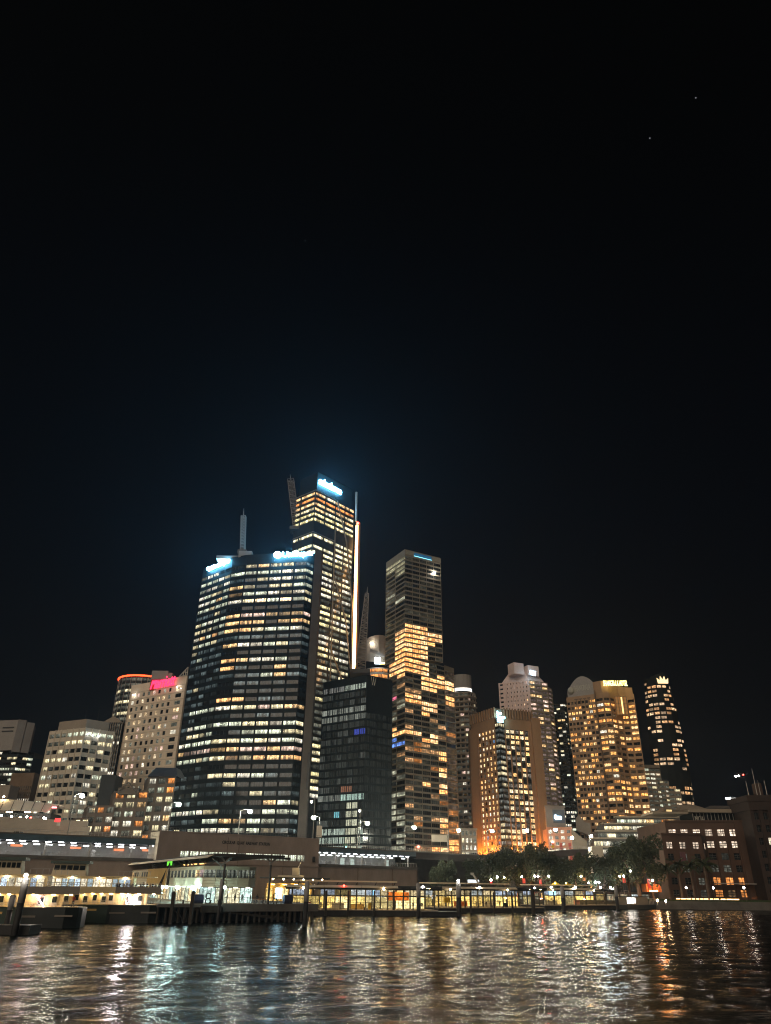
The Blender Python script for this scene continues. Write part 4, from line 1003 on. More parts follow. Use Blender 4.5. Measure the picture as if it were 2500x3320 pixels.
# ---- wide curved hotel with gold rooftop letters
def wide_hotel():
    C = at(1928, 2250, 520); z = C.z; A = atz(1836, 2262, z); B_ = Building('wide_hotel', 'wide brown hotel with a curved gridded front, arched top and gold rooftop letters', (C.x, C.y, GZ))
    n = 6; D = atz(2055, 2250, z); P = []
    d = D - C; nrm = Vector((d.y, -d.x, 0)).normalized()
    for k in range(n + 1):
        t = k / n; P.append(lerp(C, D, t) + nrm * (5.5 * math.sin(math.pi * 2 * t) * (1 if t < .5 else .75)))
    pal = [(1., .46, .12), (1., .52, .18), (1., .60, .26), (1., .40, .10)]
    nf = 34
    lit = lambda i, j, c: sc(rng.choice(pal), rng.uniform(.7, 1.5)) if rng.random() < .50 else (sc(WHITE, .8) if rng.random() < .02 else (sc((.05, .03, .015), rng.uniform(.2, 1)) if rng.random() < .5 else None))
    B_.face(A, C, GZ, z - 3, 8, nf, lit, M['shang'], op=(.14, .86, .3, .82), mull=(2, 1), style='hotel', depth=.6, bw=.25)
    for k in range(n):
        lt = (lambda i, j, c: 'wall' if 1994 < pj(c)[0] < 2034 and 2262 < pj(c)[1] < 2325 else lit(i, j, c))
        B_.face(P[k], P[k + 1], GZ, z - 3, 1, nf, lt, M['shang'], op=(.1, .9, .3, .82), mull=(2, 1), style='hotel', depth=.6, bw=.25)
    bk = D + Vector((-2, 34, 0)); B_.plain(D, bk, GZ, z, M['shang']); B_.plain(bk, A, GZ, z, M['shang'])
    B_.prism([A, C] + P[1:] + [bk], z - 3, z, M['shang'])
    o = B_.finish(300)
    dl = (C - A).normalized(); nl = Vector((dl.y, -dl.x, 0)); b = MB(); m = 14; Lw = (C - A).length
    top = [(A + dl * (Lw * (0.06 + .92 * k / m)), z + 14.0 * math.sin(math.pi * (.10 + .68 * k / m))) for k in range(m + 1)]
    for k in range(m):
        (p, za), (q, zb) = top[k], top[k + 1]
        b.quad((p.x, p.y, z), (q.x, q.y, z), (q.x, q.y, zb), (p.x, p.y, za)); b.quad((p.x, p.y, za), (q.x, q.y, zb), (q.x + 6, q.y + 30, zb), (p.x + 6, p.y + 30, za))
    (p, za) = top[-1]; b.quad((p.x, p.y, z), (p.x + 6, p.y + 30, z), (p.x + 6, p.y + 30, za), (p.x, p.y, za)); b.build('arched_top', M['grey_panel'], o)
    p, q = lerp(A, C, .30), lerp(A, C, .88); text_on('wall_lettering', 'SHANGRI-LA', Vector((p.x, p.y, z + 3.5)), Vector((q.x, q.y, z + 3.5)), 4.2, M['letter_grey'], o, out=.1, bold=.01)
    b = MB(); q = lerp(A, C, .2); b.ball(Vector((q.x, q.y, z + 4.5)) + nl * .1, 2.6, nu=10, nv=6); b.build('emblem', M['letter_grey'], o)
    b = MB()
    for k in range(4): q = lerp(A, C, .28 + .15 * k); b.obox(Vector((q.x, q.y, z - 2.6)) + nl * .05, dl * 2.6, nl * .2, (0, 0, .7)); b.obox(Vector((q.x, q.y, z - 6.4)) + dl * 1.0 + nl * .05, dl * .7, nl * .2, (0, 0, 3.9))
    b.build('wall_tee', M['brown'], o)
    # crown band on the curved front + gold letters following the curve
    b = MB()
    for k in range(n): b.quad((P[k].x, P[k].y + 2, z), (P[k + 1].x, P[k + 1].y + 2, z), (P[k + 1].x, P[k + 1].y + 2, z + 9 - 4 * ((k + 1) / n) ** 2), (P[k].x, P[k].y + 2, z + 9 - 4 * (k / n) ** 2)); b.quad((P[k].x, P[k].y + 2, z + 9 - 4 * (k / n) ** 2), (P[k + 1].x, P[k + 1].y + 2, z + 9 - 4 * ((k + 1) / n) ** 2), (P[k + 1].x, P[k + 1].y + 20, z + 9 - 4 * ((k + 1) / n) ** 2), (P[k].x, P[k].y + 20, z + 9 - 4 * (k / n) ** 2))
    b.build('crown_band', M['shang'], o)
    s0, s1 = lerp(C, D, .21), lerp(C, D, .82)
    text_on('rooftop_sign', 'SHANGRI-LA HOTEL', Vector((s0.x, s0.y, z + 4.4)), Vector((s1.x, s1.y, z + 3.4)), 3.9, E_GOLD, out=5.6, bold=.0, ext=.2, label='row of gold capital letters on the roof of the wide curved hotel')
    zA, zB = at(1998, 2322, 520).z, at(1998, 2264, 520).z
    q0, q1 = atxz(1995, 516, (zA + zB) / 2), atxz(2031, 516, (zA + zB) / 2); b = MB(); w = MB()
    b.obox((q0.x, 514.2, zA), (q1.x - q0.x, 0, 0), (0, 1.0, 0), (0, 0, zB - zA)); b.build('atrium_glazing', em('atrium_glow', (1., .42, .10), .22, False), o)
    for k in range(5): w.box((q0.x + (q1.x - q0.x) * k / 4, 514.0, (zA + zB) / 2), (.3, .4, zB - zA))
    for k in range(6): w.box(((q0.x + q1.x) / 2, 514.0, zA + (zB - zA) * k / 5), (q1.x - q0.x, .3, .25))
    w.build('atrium_frame', M['bronze'], o)
    w = MB(); w.box((q0.x + (q1.x - q0.x) * .55, 513.8, (zA + zB) / 2), (.9, .3, (zB - zA) * .9)); w.build('atrium_lamp', em('atrium_lamp', (1., .6, .2), 2.0, False), o)
    b = MB(); b.obox(C + Vector((-.5, -1.2, GZ - z)), dl * .9, nl * 1.0, (0, 0, z - GZ + 2)); b.build('corner_fin', M['brown'], o)
    # sloping annexe at its foot
    Y = 500; b = MB(); a = [at(1868, 2690, Y), at(1868, 2652, Y), at(1876, 2642, Y), at(1897, 2666, Y), at(1914, 2668, Y), at(1918, 2712, Y)]
    k = len(b.v); b.v += [tuple(p) for p in a] + [tuple(p + Vector((4, 16, 0))) for p in a]; m = len(a)
    b.f.append(tuple(range(k, k + m))[::-1]); b.m.append(0)
    for i in range(m): j = (i + 1) % m; b.f.append((k + i, k + j, k + m + j, k + m + i)); b.m.append(0)
    b.f.append(tuple(range(k + m, k + 2 * m))); b.m.append(0)
    g = b.build('gabled_annexe', M['beige'], loc=(a[0].x, Y, a[0].z)); tag(g, 'pale blank-walled annexe with a sloping top at the foot of the wide hotel', 'building')
wide_hotel()

def twisted_tower():
    Y = 760; zt = at(2130, 2215, Y).z; zb = GZ; B_ = Building('tapering_tower', 'dark curved tapering tower with a bright crown emblem and red warning lights', (at(2180, 2600, Y).x, Y, GZ))
    prof = [(2700, 2118, 2262), (2608, 2116, 2250), (2482, 2111, 2232), (2350, 2100, 2203), (2270, 2093, 2183), (2215, 2089, 2166)]
    nf = 44; w = MB(); lv = []
    def edge(y):
        for (ya, la, ra), (yb, lb, rb) in zip(prof, prof[1:]):
            if yb <= y <= ya: t = (ya - y) / (ya - yb); return la + (lb - la) * t, ra + (rb - ra) * t
        return prof[-1][1:] if y < prof[-1][0] else prof[0][1:]
    n = 8
    def ring(z, y):
        l_, r_ = edge(y); a, c = atxz(l_, Y, z).x, atxz(r_, Y, z).x
        return [Vector((a + (c - a) * (1 - math.cos(math.pi * k / n)) / 2, Y - 14 * math.sin(math.pi * k / n), z)) for k in range(n + 1)]
    off = WL[B_.o]; mi = B_.mi(M['black_clad']); rows = [zt - (zt - GZ) * j / nf for j in range(nf + 1)]
    cx = at(2150, 2400, Y).x
    for j in range(nf):
        y0, y1 = pj((cx, Y - 8, rows[j]))[1], pj((cx, Y - 8, rows[j + 1]))[1]
        a, b_ = ring(rows[j], y0), ring(rows[j + 1], y1)
        if y0 > 2640: a = ring(rows[j], 2640); 
        for k in range(n):
            B_.wall.quad(b_[k], b_[k + 1], a[k + 1], a[k], mi)
            x, y = pj((a[k] + b_[k + 1]) / 2)
            if y > 2620: continue
            warm = rng.choice([(1., .62, .32), (1., .52, .22), (1., .66, .38)])
            p = .0
            if y < 2325: p = .62 if k < 6 else .3
            elif y < 2345 or 2375 < y < 2385: p = .25
            elif 2355 < y < 2375: p = .6
            elif 2400 < y < 2470: p = .6 if 3 < k < 7 else .25
            elif 2475 < y < 2490: p = .8
            elif y > 2530: p = .45
            else: p = .06
            if rng.random() < p:
                c = (a[k] + a[k + 1] + b_[k] + b_[k + 1]) / 4; dd = a[k + 1] - a[k]; dd.z = 0; nn = Vector((dd.y, -dd.x, 0)).normalized()
                B_.wins.append((c + nn * .12, math.atan2(dd.y, dd.x), dd.length * .8, (rows[j] - rows[j + 1]) * .55, (2, 1), 'hotel', M['frame'], .15, sc(warm, rng.uniform(.25, .85)), 'window'))
    top = ring(zt, 2215); B_.cap(top, zt, M['roof_dark'])
    o = B_.finish(300)
    b = MB()
    for k, h in enumerate((5, 3, 6, 8, 10, 9, 6, 4)): b.quad(top[k], top[k + 1], top[k + 1] + Vector((0, 0, h * .8)), top[k] + Vector((0, 0, h * .8)))
    b.build('crown_blades', M['black_clad'], o)
    q = at(2149, 2206, Y - 16); b = MB(); s_ = 5.2
    pts = [(-1, -.6), (1, -.6), (1.15, .5), (.6, 0), (.4, .9), (.0, .2), (-.4, .9), (-.6, 0), (-1.15, .5)]
    k = len(b.v); b.v += [(q.x + x * s_, q.y, q.z + y * s_) for x, y in pts] + [(q.x + x * s_, q.y + .6, q.z + y * s_) for x, y in pts]; m = len(pts)
    b.f.append(tuple(range(k + m - 1, k - 1, -1))); b.m.append(0)
    for i in range(m): j = (i + 1) % m; b.f.append((k + i, k + j, k + m + j, k + m + i)); b.m.append(0)
    tag(b.build('crown_sign', em('crown_light', (1., .74, .36), 1.4), loc=q), 'glowing crown-shaped emblem on top of the tapering dark tower', 'sign')
    for px, py in ((2173, 2250), (2206, 2390)):
        b = MB(); b.ball(at(px, py, Y - 2), 1.3); b.build('warning_light', E_RED, o)
twisted_tower()

def terrace_apartments():
    Y = 560; B_ = Building('beige_apartments', 'beige stepped apartment block with banded balconies in front of the tapering tower', (at(2150, 2600, Y).x, Y, GZ))
    pal = [WHITE, CREAM, COOL, (1., .75, .5)]
    def blk(x0, x1, yt, nb, dy):
        z = at((x0 + x1) / 2, yt, Y + dy).z; fh = 3.1; nf = int((z - GZ) / fh); A, C = atxz(x0, Y + dy, z), atxz(x1, Y + dy + 3, z)
        B_.face(A, C, z - nf * fh, z, nb, nf, lambda i, j, c: (sc(rng.choice(pal), rng.uniform(.4, .9)) if rng.random() < .34 else sc(DIM, rng.uniform(.1, .8))) if pj(c)[1] < 2640 else 'wall', M['beige'], op=(.06, .94, .42, .88), mull=(3, 1), style='hotel', depth=.8)
        bk = Vector((0, 18, 0)); B_.plain(C, C + bk, GZ, z, M['beige']); B_.cap([A, C, C + bk, A + bk], z, M['beige'])
    blk(2088, 2140, 2490, 3, 6); blk(2138, 2168, 2530, 2, 4); blk(2166, 2206, 2556, 2, 2)
    B_.finish()
    b = MB(); q = at(2114, 2490, Y + 6); b.prism([(q.x - 8, q.y), (q.x + 6, q.y), (q.x + 6, q.y + 8), (q.x - 8, q.y + 8)], q.z, q.z + 2.2); b.build('roof_parapet', M['tan'], B_.o)
terrace_apartments()

# ================================================================== LOW BUILDINGS BEHIND THE ROAD
def low_buildings():
    pal = [CREAM, WHITE, (1., .78, .45)]
    def simple(name, label, x0, x1, ytop, Y, nb, nf, p, wm, dy=2, op=(.2, .8, .2, .8), mull=(2, 2), style='hotel', depth=12, h0=GZ, cornice=True, trim=None):
        z = at((x0 + x1) / 2, ytop, Y).z; A, C = atxz(x0, Y, z), atxz(x1, Y + dy, z)
        B_ = Building(name, label, (A.x, Y, GZ)); B_.face(A, C, h0, z, nb, nf, p, wm, op=op, mull=mull, style=style)
        bk = Vector((0, depth, 0)); B_.plain(C, C + bk, h0, z, wm); B_.plain(A + bk, A, h0, z, wm); B_.cap([A, C, C + bk, A + bk], z, M['roof_dark']); B_.finish()
        if cornice:
            b = MB(); b.obox(A + Vector((-.4, -.7, .0)), C - A + Vector((.8, 0, 0)), (0, 1.0, 0), (0, 0, .8)); b.build('cornice', trim or wm, B_.o)
        return B_, A, C, z
    simple('heritage_block', 'small pale classical block with lit windows left of the brown ribbed hotel', 1494, 1545, 2690, 432, 4, 9, lambda i, j, c: sc(rng.choice(pal), rng.uniform(.5, 1)) if rng.random() < .62 else sc(DIM, 1), M['beige'])
    B_, A, C, z = simple('coral_block', 'coral pink four-storey block with paired windows right of the brown hotel', 1774, 1852, 2688, 425, 4, 11, lambda i, j, c: 'wall' if i == 3 and j == 2 else (sc(DIM, rng.uniform(.3, 2)) if rng.random() < .8 else sc(WHITE, .7)), M['coral'], dy=-4, op=(.22, .80, .25, .78), mull=(3, 1))
    b = MB()
    for k in range(3): q = lerp(A, C, .1 + .36 * k); b.obox(Vector((q.x, q.y - .8, GZ)), (1.3, -.1, 0), (0, .75, 0), (0, 0, z - GZ - 7))
    b.build('pilaster', M['red'], B_.o)
    b = MB(); q = Vector((C.x, C.y, 0)); zz = lambda py: at(1870, py, 425).z
    pr = [(0, zz(2760)), (0, z), (3.5, z - 3), (13.5, zz(2755)), (13.5, zz(2762))]
    k = len(b.v); b.v += [(q.x + x, q.y + .1, h) for x, h in pr] + [(q.x + x, q.y + 10, h) for x, h in pr]; m = len(pr)
    b.f.append(tuple(range(k + m - 1, k - 1, -1))); b.m.append(0)
    for i in range(m): j = (i + 1) % m; b.f.append((k + i, k + j, k + m + j, k + m + i)); b.m.append(0)
    b.build('sloping_wing', M['tan'], B_.o)
    l = MB(); l.ball(A + Vector((2, -1.4, -6.5)), .4); l.build('wall_lamp', em('coral_lamp_a', (1., .9, .75), 25.), B_.o)
    l = MB(); l.ball(A + Vector((6.2, -1.4, -6.0)), .4); l.build('wall_lamp', em('coral_lamp_b', (1., .9, .75), 25.), B_.o)
    # block with the small white sign
    B_, A, C, z = simple('sign_block', 'dim grey-pink block with a blue-lit wall and a small white sign behind the coral block', 1768, 1830, 2617, 455, 3, 14, lambda i, j, c: 'wall', M['grey_panel'], dy=2)
    b = MB(); p = lerp(A, C, .35); b.obox(Vector((p.x, p.y - .3, z - 8.5)), Vector((C.x - p.x, C.y - p.y, 0)) * .95, (0, .25, 0), (0, 0, 7.2)); b.build('sign_board', pm('slate_board', (.12, .15, .19), .6, .15), B_.o)
    q = lerp(A, C, .42); q2 = lerp(A, C, .78); text_on('wall_sign', 'Canva', Vector((q.x, q.y - .3, z - 6.6)), Vector((q2.x, q2.y - .3, z - 6.6)), 2.6, em('sign_board_light', (.6, .85, 1.), 7.0), out=.3, bold=.05, ext=.12, label='small glowing white word on the dim block beside the brown hotel')
    # long terraced office, rounded end, ribbon windows
    Y = 400; B_ = Building('terraced_office', 'low terraced office with long lit ribbon windows below the wide hotel', (at(2050, 2700, Y).x, Y, GZ)); slabs = []
    for k, (x0, x1, yt, yb, dy) in enumerate(((2000, 2190, 2652, 2672, 10), (1958, 2190, 2674, 2694, 6), (1938, 2170, 2698, 2720, 3), (1925, 2150, 2722, 2748, 1), (1925, 2130, 2750, 2772, 0))):
        z1, z0 = at(2040, yt, Y + dy).z, at(2040, yb, Y + dy).z; A, C = atxz(x0, Y + dy, z1), atxz(x1, Y + dy - 4, z1)
        warm = k == 0
        B_.face(A, C, z0, z1, 8, 1, lambda i, j, c, warm=warm: sc(rng.choice([AMBER, WARM] if (warm and i > 3) else [CREAM, WHITE, COOL]), rng.uniform(.5, 1.1)) if rng.random() < .78 else sc(DIM, 1), M['concrete_dark'], op=(.02, .98, .10, .72), mull=(6, 1))
        slabs.append((A, C, z1))
        B_.cap([A, C, C + Vector((0, 14, 0)), A + Vector((0, 14, 0))], z1, M['concrete_dark']); B_.plain(A + Vector((0, 14, 0)), A, z0 - 3, z1, M['concrete_dark']); B_.plain(A, C, GZ if k == 4 else z0 - 3, z0, M['dark_clad'])
    B_.finish()
    for A, C, z1 in slabs:
        b = MB(); b.obox(A + Vector((-1.5, -1.6, .0)), C - A + Vector((3, 0, 0)), (0, 2.4, 0), (0, 0, .7)); b.build('balcony_slab', M['tan'], B_.o)
    # roofs behind the museum
    Y = 470; t = thing('hip_roof_house', 'dim hipped and gabled roofs behind the museum', 'building', at(2230, 2630, Y))
    for x0, x1, ye, ya, dy in ((2155, 2215, 2628, 2612, -30), (2205, 2310, 2628, 2606, 0), (2300, 2412, 2622, 2608, 4)):
        b = MB(); A, C = at(x0, ye, Y + dy), at(x1, ye, Y + dy); rz = at((x0 + x1) / 2, ya, Y + dy).z; m0, m1 = lerp(A, C, .25), lerp(A, C, .7); bk = Vector((0, 20, 0)); up = Vector((0, 10, rz - A.z))
        b.quad(A, C, m1 + up, m0 + up); b.quad(C, C + bk, m1 + up, m1 + up); b.quad(A + bk, A, m0 + up, m0 + up); b.quad(C + bk, A + bk, m0 + up, m1 + up)
        b.build('roof', M['tan'] if x0 < 2300 else M['concrete_dark'], t)
        b = MB(); b.prism([A + Vector((.5, .5, 0)), C + Vector((-.5, .5, 0)), C + Vector((-.5, 19, 0)), A + Vector((.5, 19, 0))], GZ, A.z - .05); b.build('wall', M['concrete_dark'], t)
    g = MB(); q = at(2170, 2632, Y - 31); g.box(q, (3.0, .3, 2.2)); g.build('window', em('attic_window_glow', (1., .7, .3), .8, False), t)
low_buildings()

# ---- museum on the right and its dark tower
def museum():
    Y = 352
    z1 = at(2300, 2664, Y).z
    A, C = atxz(2155, Y + 4, z1), atxz(2430, Y - 2, z1)
    B_ = Building('museum', 'brown sandstone museum with paired lit windows and a glazed rooftop gallery', (A.x, Y, 3.3)); base = 3.0
    nf = 6; fh = (z1 - 2.2 - base) / nf; W2 = (.80, .62, .46)
    def lit(i, j, c):
        x, y = pj(c)
        if j in (0, 1): return sc(W2, rng.uniform(.75, 1.05)) if x > 2285 or j == 0 else 'wall'
        if j in (4, 5): return sc(AMBER, rng.uniform(.5, .9)) if 2325 < x < 2425 and rng.random() < .8 else sc((.08, .045, .02), rng.uniform(.2, 1.5))
        return sc((.10, .10, .08), rng.uniform(.05, .8)) if rng.random() < .3 else None  # faint glow in unlit panes, painted in place of sparse reflections
    B_.face(A, C, base, z1 - 2.2, 7, nf, lit, M['mca'], op=(.22, .80, .25, .80), mull=(2, 3), style='hotel', depth=.5, bw=.22)
    for p, q in ((A, C), (C, C + Vector((8, 40, 0))), (A + Vector((0, 40, 0)), A)): B_.plain(p, q, z1 - 2.2 if p is A else base, z1, M['mca'])
    B_.cap([A, C, C + Vector((8, 40, 0)), A + Vector((0, 40, 0))], z1, M['roof_dark'])
    # front wing
    z2 = at(2210, 2706, Y - 10).z; A2, C2 = atxz(2144, Y - 9, z2), atxz(2272, Y - 10, z2); C3 = atxz(2288, Y + 2, z2)
    nf2 = 5
    def lit2(i, j, c): return sc(W2, rng.uniform(.7, 1.0)) if j == 0 and i != 1 else (sc(W2, .35) if j == 0 else (sc((.10, .10, .08), rng.uniform(.1, .8)) if rng.random() < .3 else None))
    B_.face(A2, C2, base, z2 - 2.0, 3, nf2, lit2, M['mca'], op=(.28, .72, .25, .80), mull=(2, 3), style='hotel', depth=.5, bw=.22)
    B_.face(C2, C3, base, z2 - 2.0, 1, nf2, lambda i, j, c: sc(W2, .5) if j == 0 else None, M['mca'], op=(.35, .7, .25, .8), mull=(1, 2), style='hotel')
    B_.plain(A2, C2, z2 - 2, z2, M['mca']); B_.plain(C2, C3, z2 - 2, z2, M['mca']); B_.plain(A2 + Vector((0, 14, 0)), A2, base, z2, M['mca']); B_.cap([A2, C2, C3, C3 + Vector((0, 4, 0)), A2 + Vector((0, 14, 0))], z2, M['roof_dark'])
    o = B_.finish()
    b = MB(); b.obox(A2 + Vector((-.6, -.9, .0)), C2 - A2 + Vector((1.4, 0, 0)), (0, 1.2, 0), (0, 0, .7)); b.obox(A + Vector((-.6, -.7, .0)), C - A + Vector((.8, 0, 0)), (0, 1.0, 0), (0, 0, .6)); b.build('cornice', M['mca'], o)
    b = MB()
    for k in range(8): q = lerp(A, C, k / 7); b.obox(Vector((q.x - .9, q.y - .55, base)), (1.8, 0, 0), (0, .5, 0), (0, 0, (z1 - base) * .72))
    b.build('pilaster', M['mca'], o)
    # rooftop gallery
    zg = at(2330, 2637, Y + 8).z; G0, G1 = atxz(2250, Y + 8, z1), atxz(2416, Y + 8, z1)
    b = MB(); b.prism([G0, G1, G1 + Vector((0, 16, 0)), G0 + Vector((0, 16, 0))], z1, zg); b.build('gallery_glazing', M['black_clad'], o)
    b = MB()
    for k in range(15): q = lerp(G0, G1, k / 14); b.box((q.x, q.y - .2, (z1 + zg) / 2), (.22, .3, zg - z1))
    b.build('gallery_mullion', M['grey_panel'], o)
    zr = at(2330, 2623, Y + 5).z; b = MB(); b.prism([G0 + Vector((-2.5, -3, 0)), G1 + Vector((.5, -3, 0)), G1 + Vector((.5, 18, 0)), G0 + Vector((-2.5, 18, 0))], zg + .1, zr); b.prism([G0 + Vector((-19, -2, 0)), G0 + Vector((-2.6, -2, 0)), G0 + Vector((-2.6, 15, 0)), G0 + Vector((-19, 15, 0))], zg - .6, zg + .3); b.build('roof_slab', M['tan'], o)
    p, q = lerp(G0, G1, .03), lerp(G0, G1, .2); text_on('gallery_lettering', 'MCA', Vector((p.x, p.y, z1 + .5)), Vector((q.x, q.y, z1 + .5)), 2.4, M['letter_grey'], o, out=.5, bold=.0)
    # flood light that washes the pillar amber
    b = MB(); q = atxz(2470, Y - 3.5, 4.5); b.box((q.x, q.y, 4.0), (.9, .5, .5)); b.build('uplight', E_ORUP, o)
    b = MB(); q0 = atxz(2428, Y - 1.0, base); b.obox((q0.x, Y - 1.4, base), (4.2, 0, 0), (0, 2.0, 0), (0, 0, z1 - base)); b.build('corner_pillar', M['mca'], o)
    b = MB()
    for px in (2243, 2262): q = at(px, 2780, Y - 12); b.bar((q.x, q.y, 3.3), (q.x + 0, q.y, 15), .12)
    b.build('flagpole', M['dark_steel'], o)
    b = MB(); q0, q1 = at(2204, 2762, Y - 11), at(2228, 2800, Y - 11); b.obox((q0.x, q0.y, q1.z), (q1.x - q0.x, 0, 0), (0, .12, 0), (0, 0, q0.z - q1.z)); b.build('wall_banner', M['banner'], o)
    b = MB(); q0, q1 = at(2325, 2866, Y - 6), at(2455, 2872, Y - 6); b.obox((q0.x, q0.y, q0.z), (q1.x - q0.x, 0, 0), (0, 4, 0), (0, 0, .35)); b.build('entrance_awning', M['grey_panel'], o)
    # tower
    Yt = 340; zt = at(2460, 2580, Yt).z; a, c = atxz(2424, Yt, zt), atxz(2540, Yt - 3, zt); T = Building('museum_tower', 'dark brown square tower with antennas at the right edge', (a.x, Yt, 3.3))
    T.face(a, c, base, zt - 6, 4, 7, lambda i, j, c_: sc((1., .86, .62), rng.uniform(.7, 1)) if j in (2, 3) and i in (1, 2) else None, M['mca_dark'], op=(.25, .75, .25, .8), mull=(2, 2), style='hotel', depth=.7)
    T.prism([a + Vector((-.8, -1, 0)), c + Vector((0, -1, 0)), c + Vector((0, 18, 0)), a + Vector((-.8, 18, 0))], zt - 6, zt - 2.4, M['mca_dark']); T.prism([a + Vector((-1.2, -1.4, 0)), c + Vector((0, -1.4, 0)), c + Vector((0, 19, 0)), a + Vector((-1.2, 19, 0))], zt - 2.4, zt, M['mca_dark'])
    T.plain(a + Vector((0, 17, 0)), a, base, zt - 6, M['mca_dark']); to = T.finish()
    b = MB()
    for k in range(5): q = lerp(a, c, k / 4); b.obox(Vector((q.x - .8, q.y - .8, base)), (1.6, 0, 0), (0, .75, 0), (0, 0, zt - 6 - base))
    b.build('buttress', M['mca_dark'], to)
    b = MB(); q = at(2460, 2578, Yt + 8); b.box((q.x, q.y, zt + 3.0), (3.0, 3, 6)); b.build('chimney', M['mca'], to)
    for px, yt in ((2455, 2492), (2427, 2532), (2466, 2530), (2487, 2530)):
        b = MB(); q = at(px, 2575, Yt + 6); b.bar((q.x, q.y, zt - .2), (q.x, q.y, at(px, yt, Yt + 6).z), .22, .08); b.build('antenna', M['steel'], to)
    t = thing('floodlight_mast', 'twin-headed white floodlight mast rising behind the museum roof', 'lamp', at(2383, 2625, 380)); b = MB(); p0, p1 = at(2383, 2630, 380), at(2376, 2590, 380); b.bar(p0 - Vector((0, 0, 8)), p1, .35, .28); b.build('pole', M['pole'], t)
    b = MB(); b.box(p1 + Vector((0, 0, .3)), (6.4, .5, .5)); b.build('crossarm', M['pole'], t)
    for sx in (-2.6, 2.6): b = MB(); b.box(p1 + Vector((sx, -.6, .1)), (1.9, .8, .55)); b.build('lamp_head', em('floodlight_head', (.9, .96, 1.), 45.), t)
museum()

# helicopter far off: three lights
def helicopter():
    c = at(2398, 2515, 900); t = thing('helicopter', 'small aircraft with three running lights in the sky above the museum', 'aircraft', c)
    b = MB(); b.ball(c, 2.0, nu=10, nv=6, sz=.75); b.bar(c + Vector((1, 0, .4)), c + Vector((9, 0, 1.8)), .7, .25); b.bar(c + Vector((8.6, 0, 1.5)), c + Vector((9.6, 0, 3.6)), .3, .2); b.build('fuselage', M['dark_clad'], t)
    b = MB(); b.bar(c + Vector((0, 0, 1.3)), c + Vector((0, 0, 2.3)), .2); b.box(c + Vector((0, 0, 2.4)), (12, .4, .1), .5); b.box(c + Vector((0, 0, 2.4)), (12, .4, .1), .5 + math.pi / 2); b.build('rotor', M['dark_steel'], t)
    b = MB()
    for s_ in (-1, 1): b.bar(c + Vector((-2, s_, -2)), c + Vector((2.4, s_, -2)), .12); b.bar(c + Vector((0, s_ * .6, -1)), c + Vector((0, s_, -2)), .1)
    b.build('skid', M['dark_steel'], t)
    for px, py, m in ((2385, 2517, E_GLOBE), (2395, 2515, E_GLOBE), (2410, 2512, E_RED)): b = MB(); b.ball(at(px, py, 898), .8); b.build('running_light', m, t)
helicopter()

# ================================================================== ELEVATED ROAD AND STATION
VT = 19.6
VPTS = [Vector(p) for p in ((-190, 170, 0), (-107.6, 222.1, 0), (-69.6, 247.5, 0), (-21.9, 281.5, 0), (-4, 298, 0), (14, 316, 0), (28, 332, 0), (43, 344, .2), (58, 349, 1.0), (74, 351, 2.2), (88, 352, 3.4), (97, 362, 3.6))]
def offs(pts, k):
    out = []
    for i, p in enumerate(pts):
        d = (pts[min(i + 1, len(pts) - 1)] - pts[max(i - 1, 0)]).normalized(); out.append(p + Vector((-d.y, d.x, 0)) * k)
    return out
def strip(b, pts, k0, k1, z0, z1):
    P, Q = offs(pts, k0), offs(pts, k1)
    for i in range(len(pts) - 1):
        a, c, d, e_ = P[i], P[i + 1], Q[i + 1], Q[i]; n = len(b.v)
        b.v += [(v.x, v.y, z + v.z) for z in (z0, z1) for v in (a, c, d, e_)]
        for f in ((0, 3, 2, 1), (4, 5, 6, 7), (0, 1, 5, 4), (1, 2, 6, 5), (2, 3, 7, 6), (3, 0, 4, 7)): b.f.append(tuple(n + q for q in f)); b.m.append(0)
def along(pts, s_):
    for p, q in zip(pts, pts[1:]):
        L = (q - p).length
        if s_ <= L: return p + (q - p) * (s_ / L), (q - p).normalized()
        s_ -= L
    return pts[-1], (pts[-1] - pts[-2]).normalized()
road = thing('elevated_road', 'long elevated road deck with dark blue fascia crossing behind the wharves', 'bridge', (-20, 282, GZ))
b = MB(); strip(b, VPTS[:6], 0, .3, 17.2, VT - .9); b.build('fascia', M['blue_fascia'], road)
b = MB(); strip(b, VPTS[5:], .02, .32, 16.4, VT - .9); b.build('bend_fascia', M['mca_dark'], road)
b = MB(); strip(b, VPTS, -.15, .45, VT - .9, VT - .55); b.build('coping', M['concrete_dark'], road)
b = MB(); strip(b, VPTS, .31, 15, 17.3, 18.3); b.build('deck_slab', M['asphalt'], road)
b = MB(); strip(b, VPTS, 15, 15.4, 17.3, VT - .4); b.build('rear_parapet', M['concrete'], road)
b = MB(); PL = offs(VPTS, .1); tot = sum((q - p).length for p, q in zip(PL, PL[1:])); s_ = 40.0
while s_ < tot - 4:
    p, d = along(PL, s_); b.box((p.x, p.y, VT + p.z), (.07, .07, 1.1)); s_ += 1.1
for i in range(len(PL) - 1):
    for zz in (VT + .5, VT + .1): b.bar((PL[i].x, PL[i].y, zz + PL[i].z), (PL[i + 1].x, PL[i + 1].y, zz + PL[i + 1].z), .05, n=4)
b.build('railing', M['steel'], road)
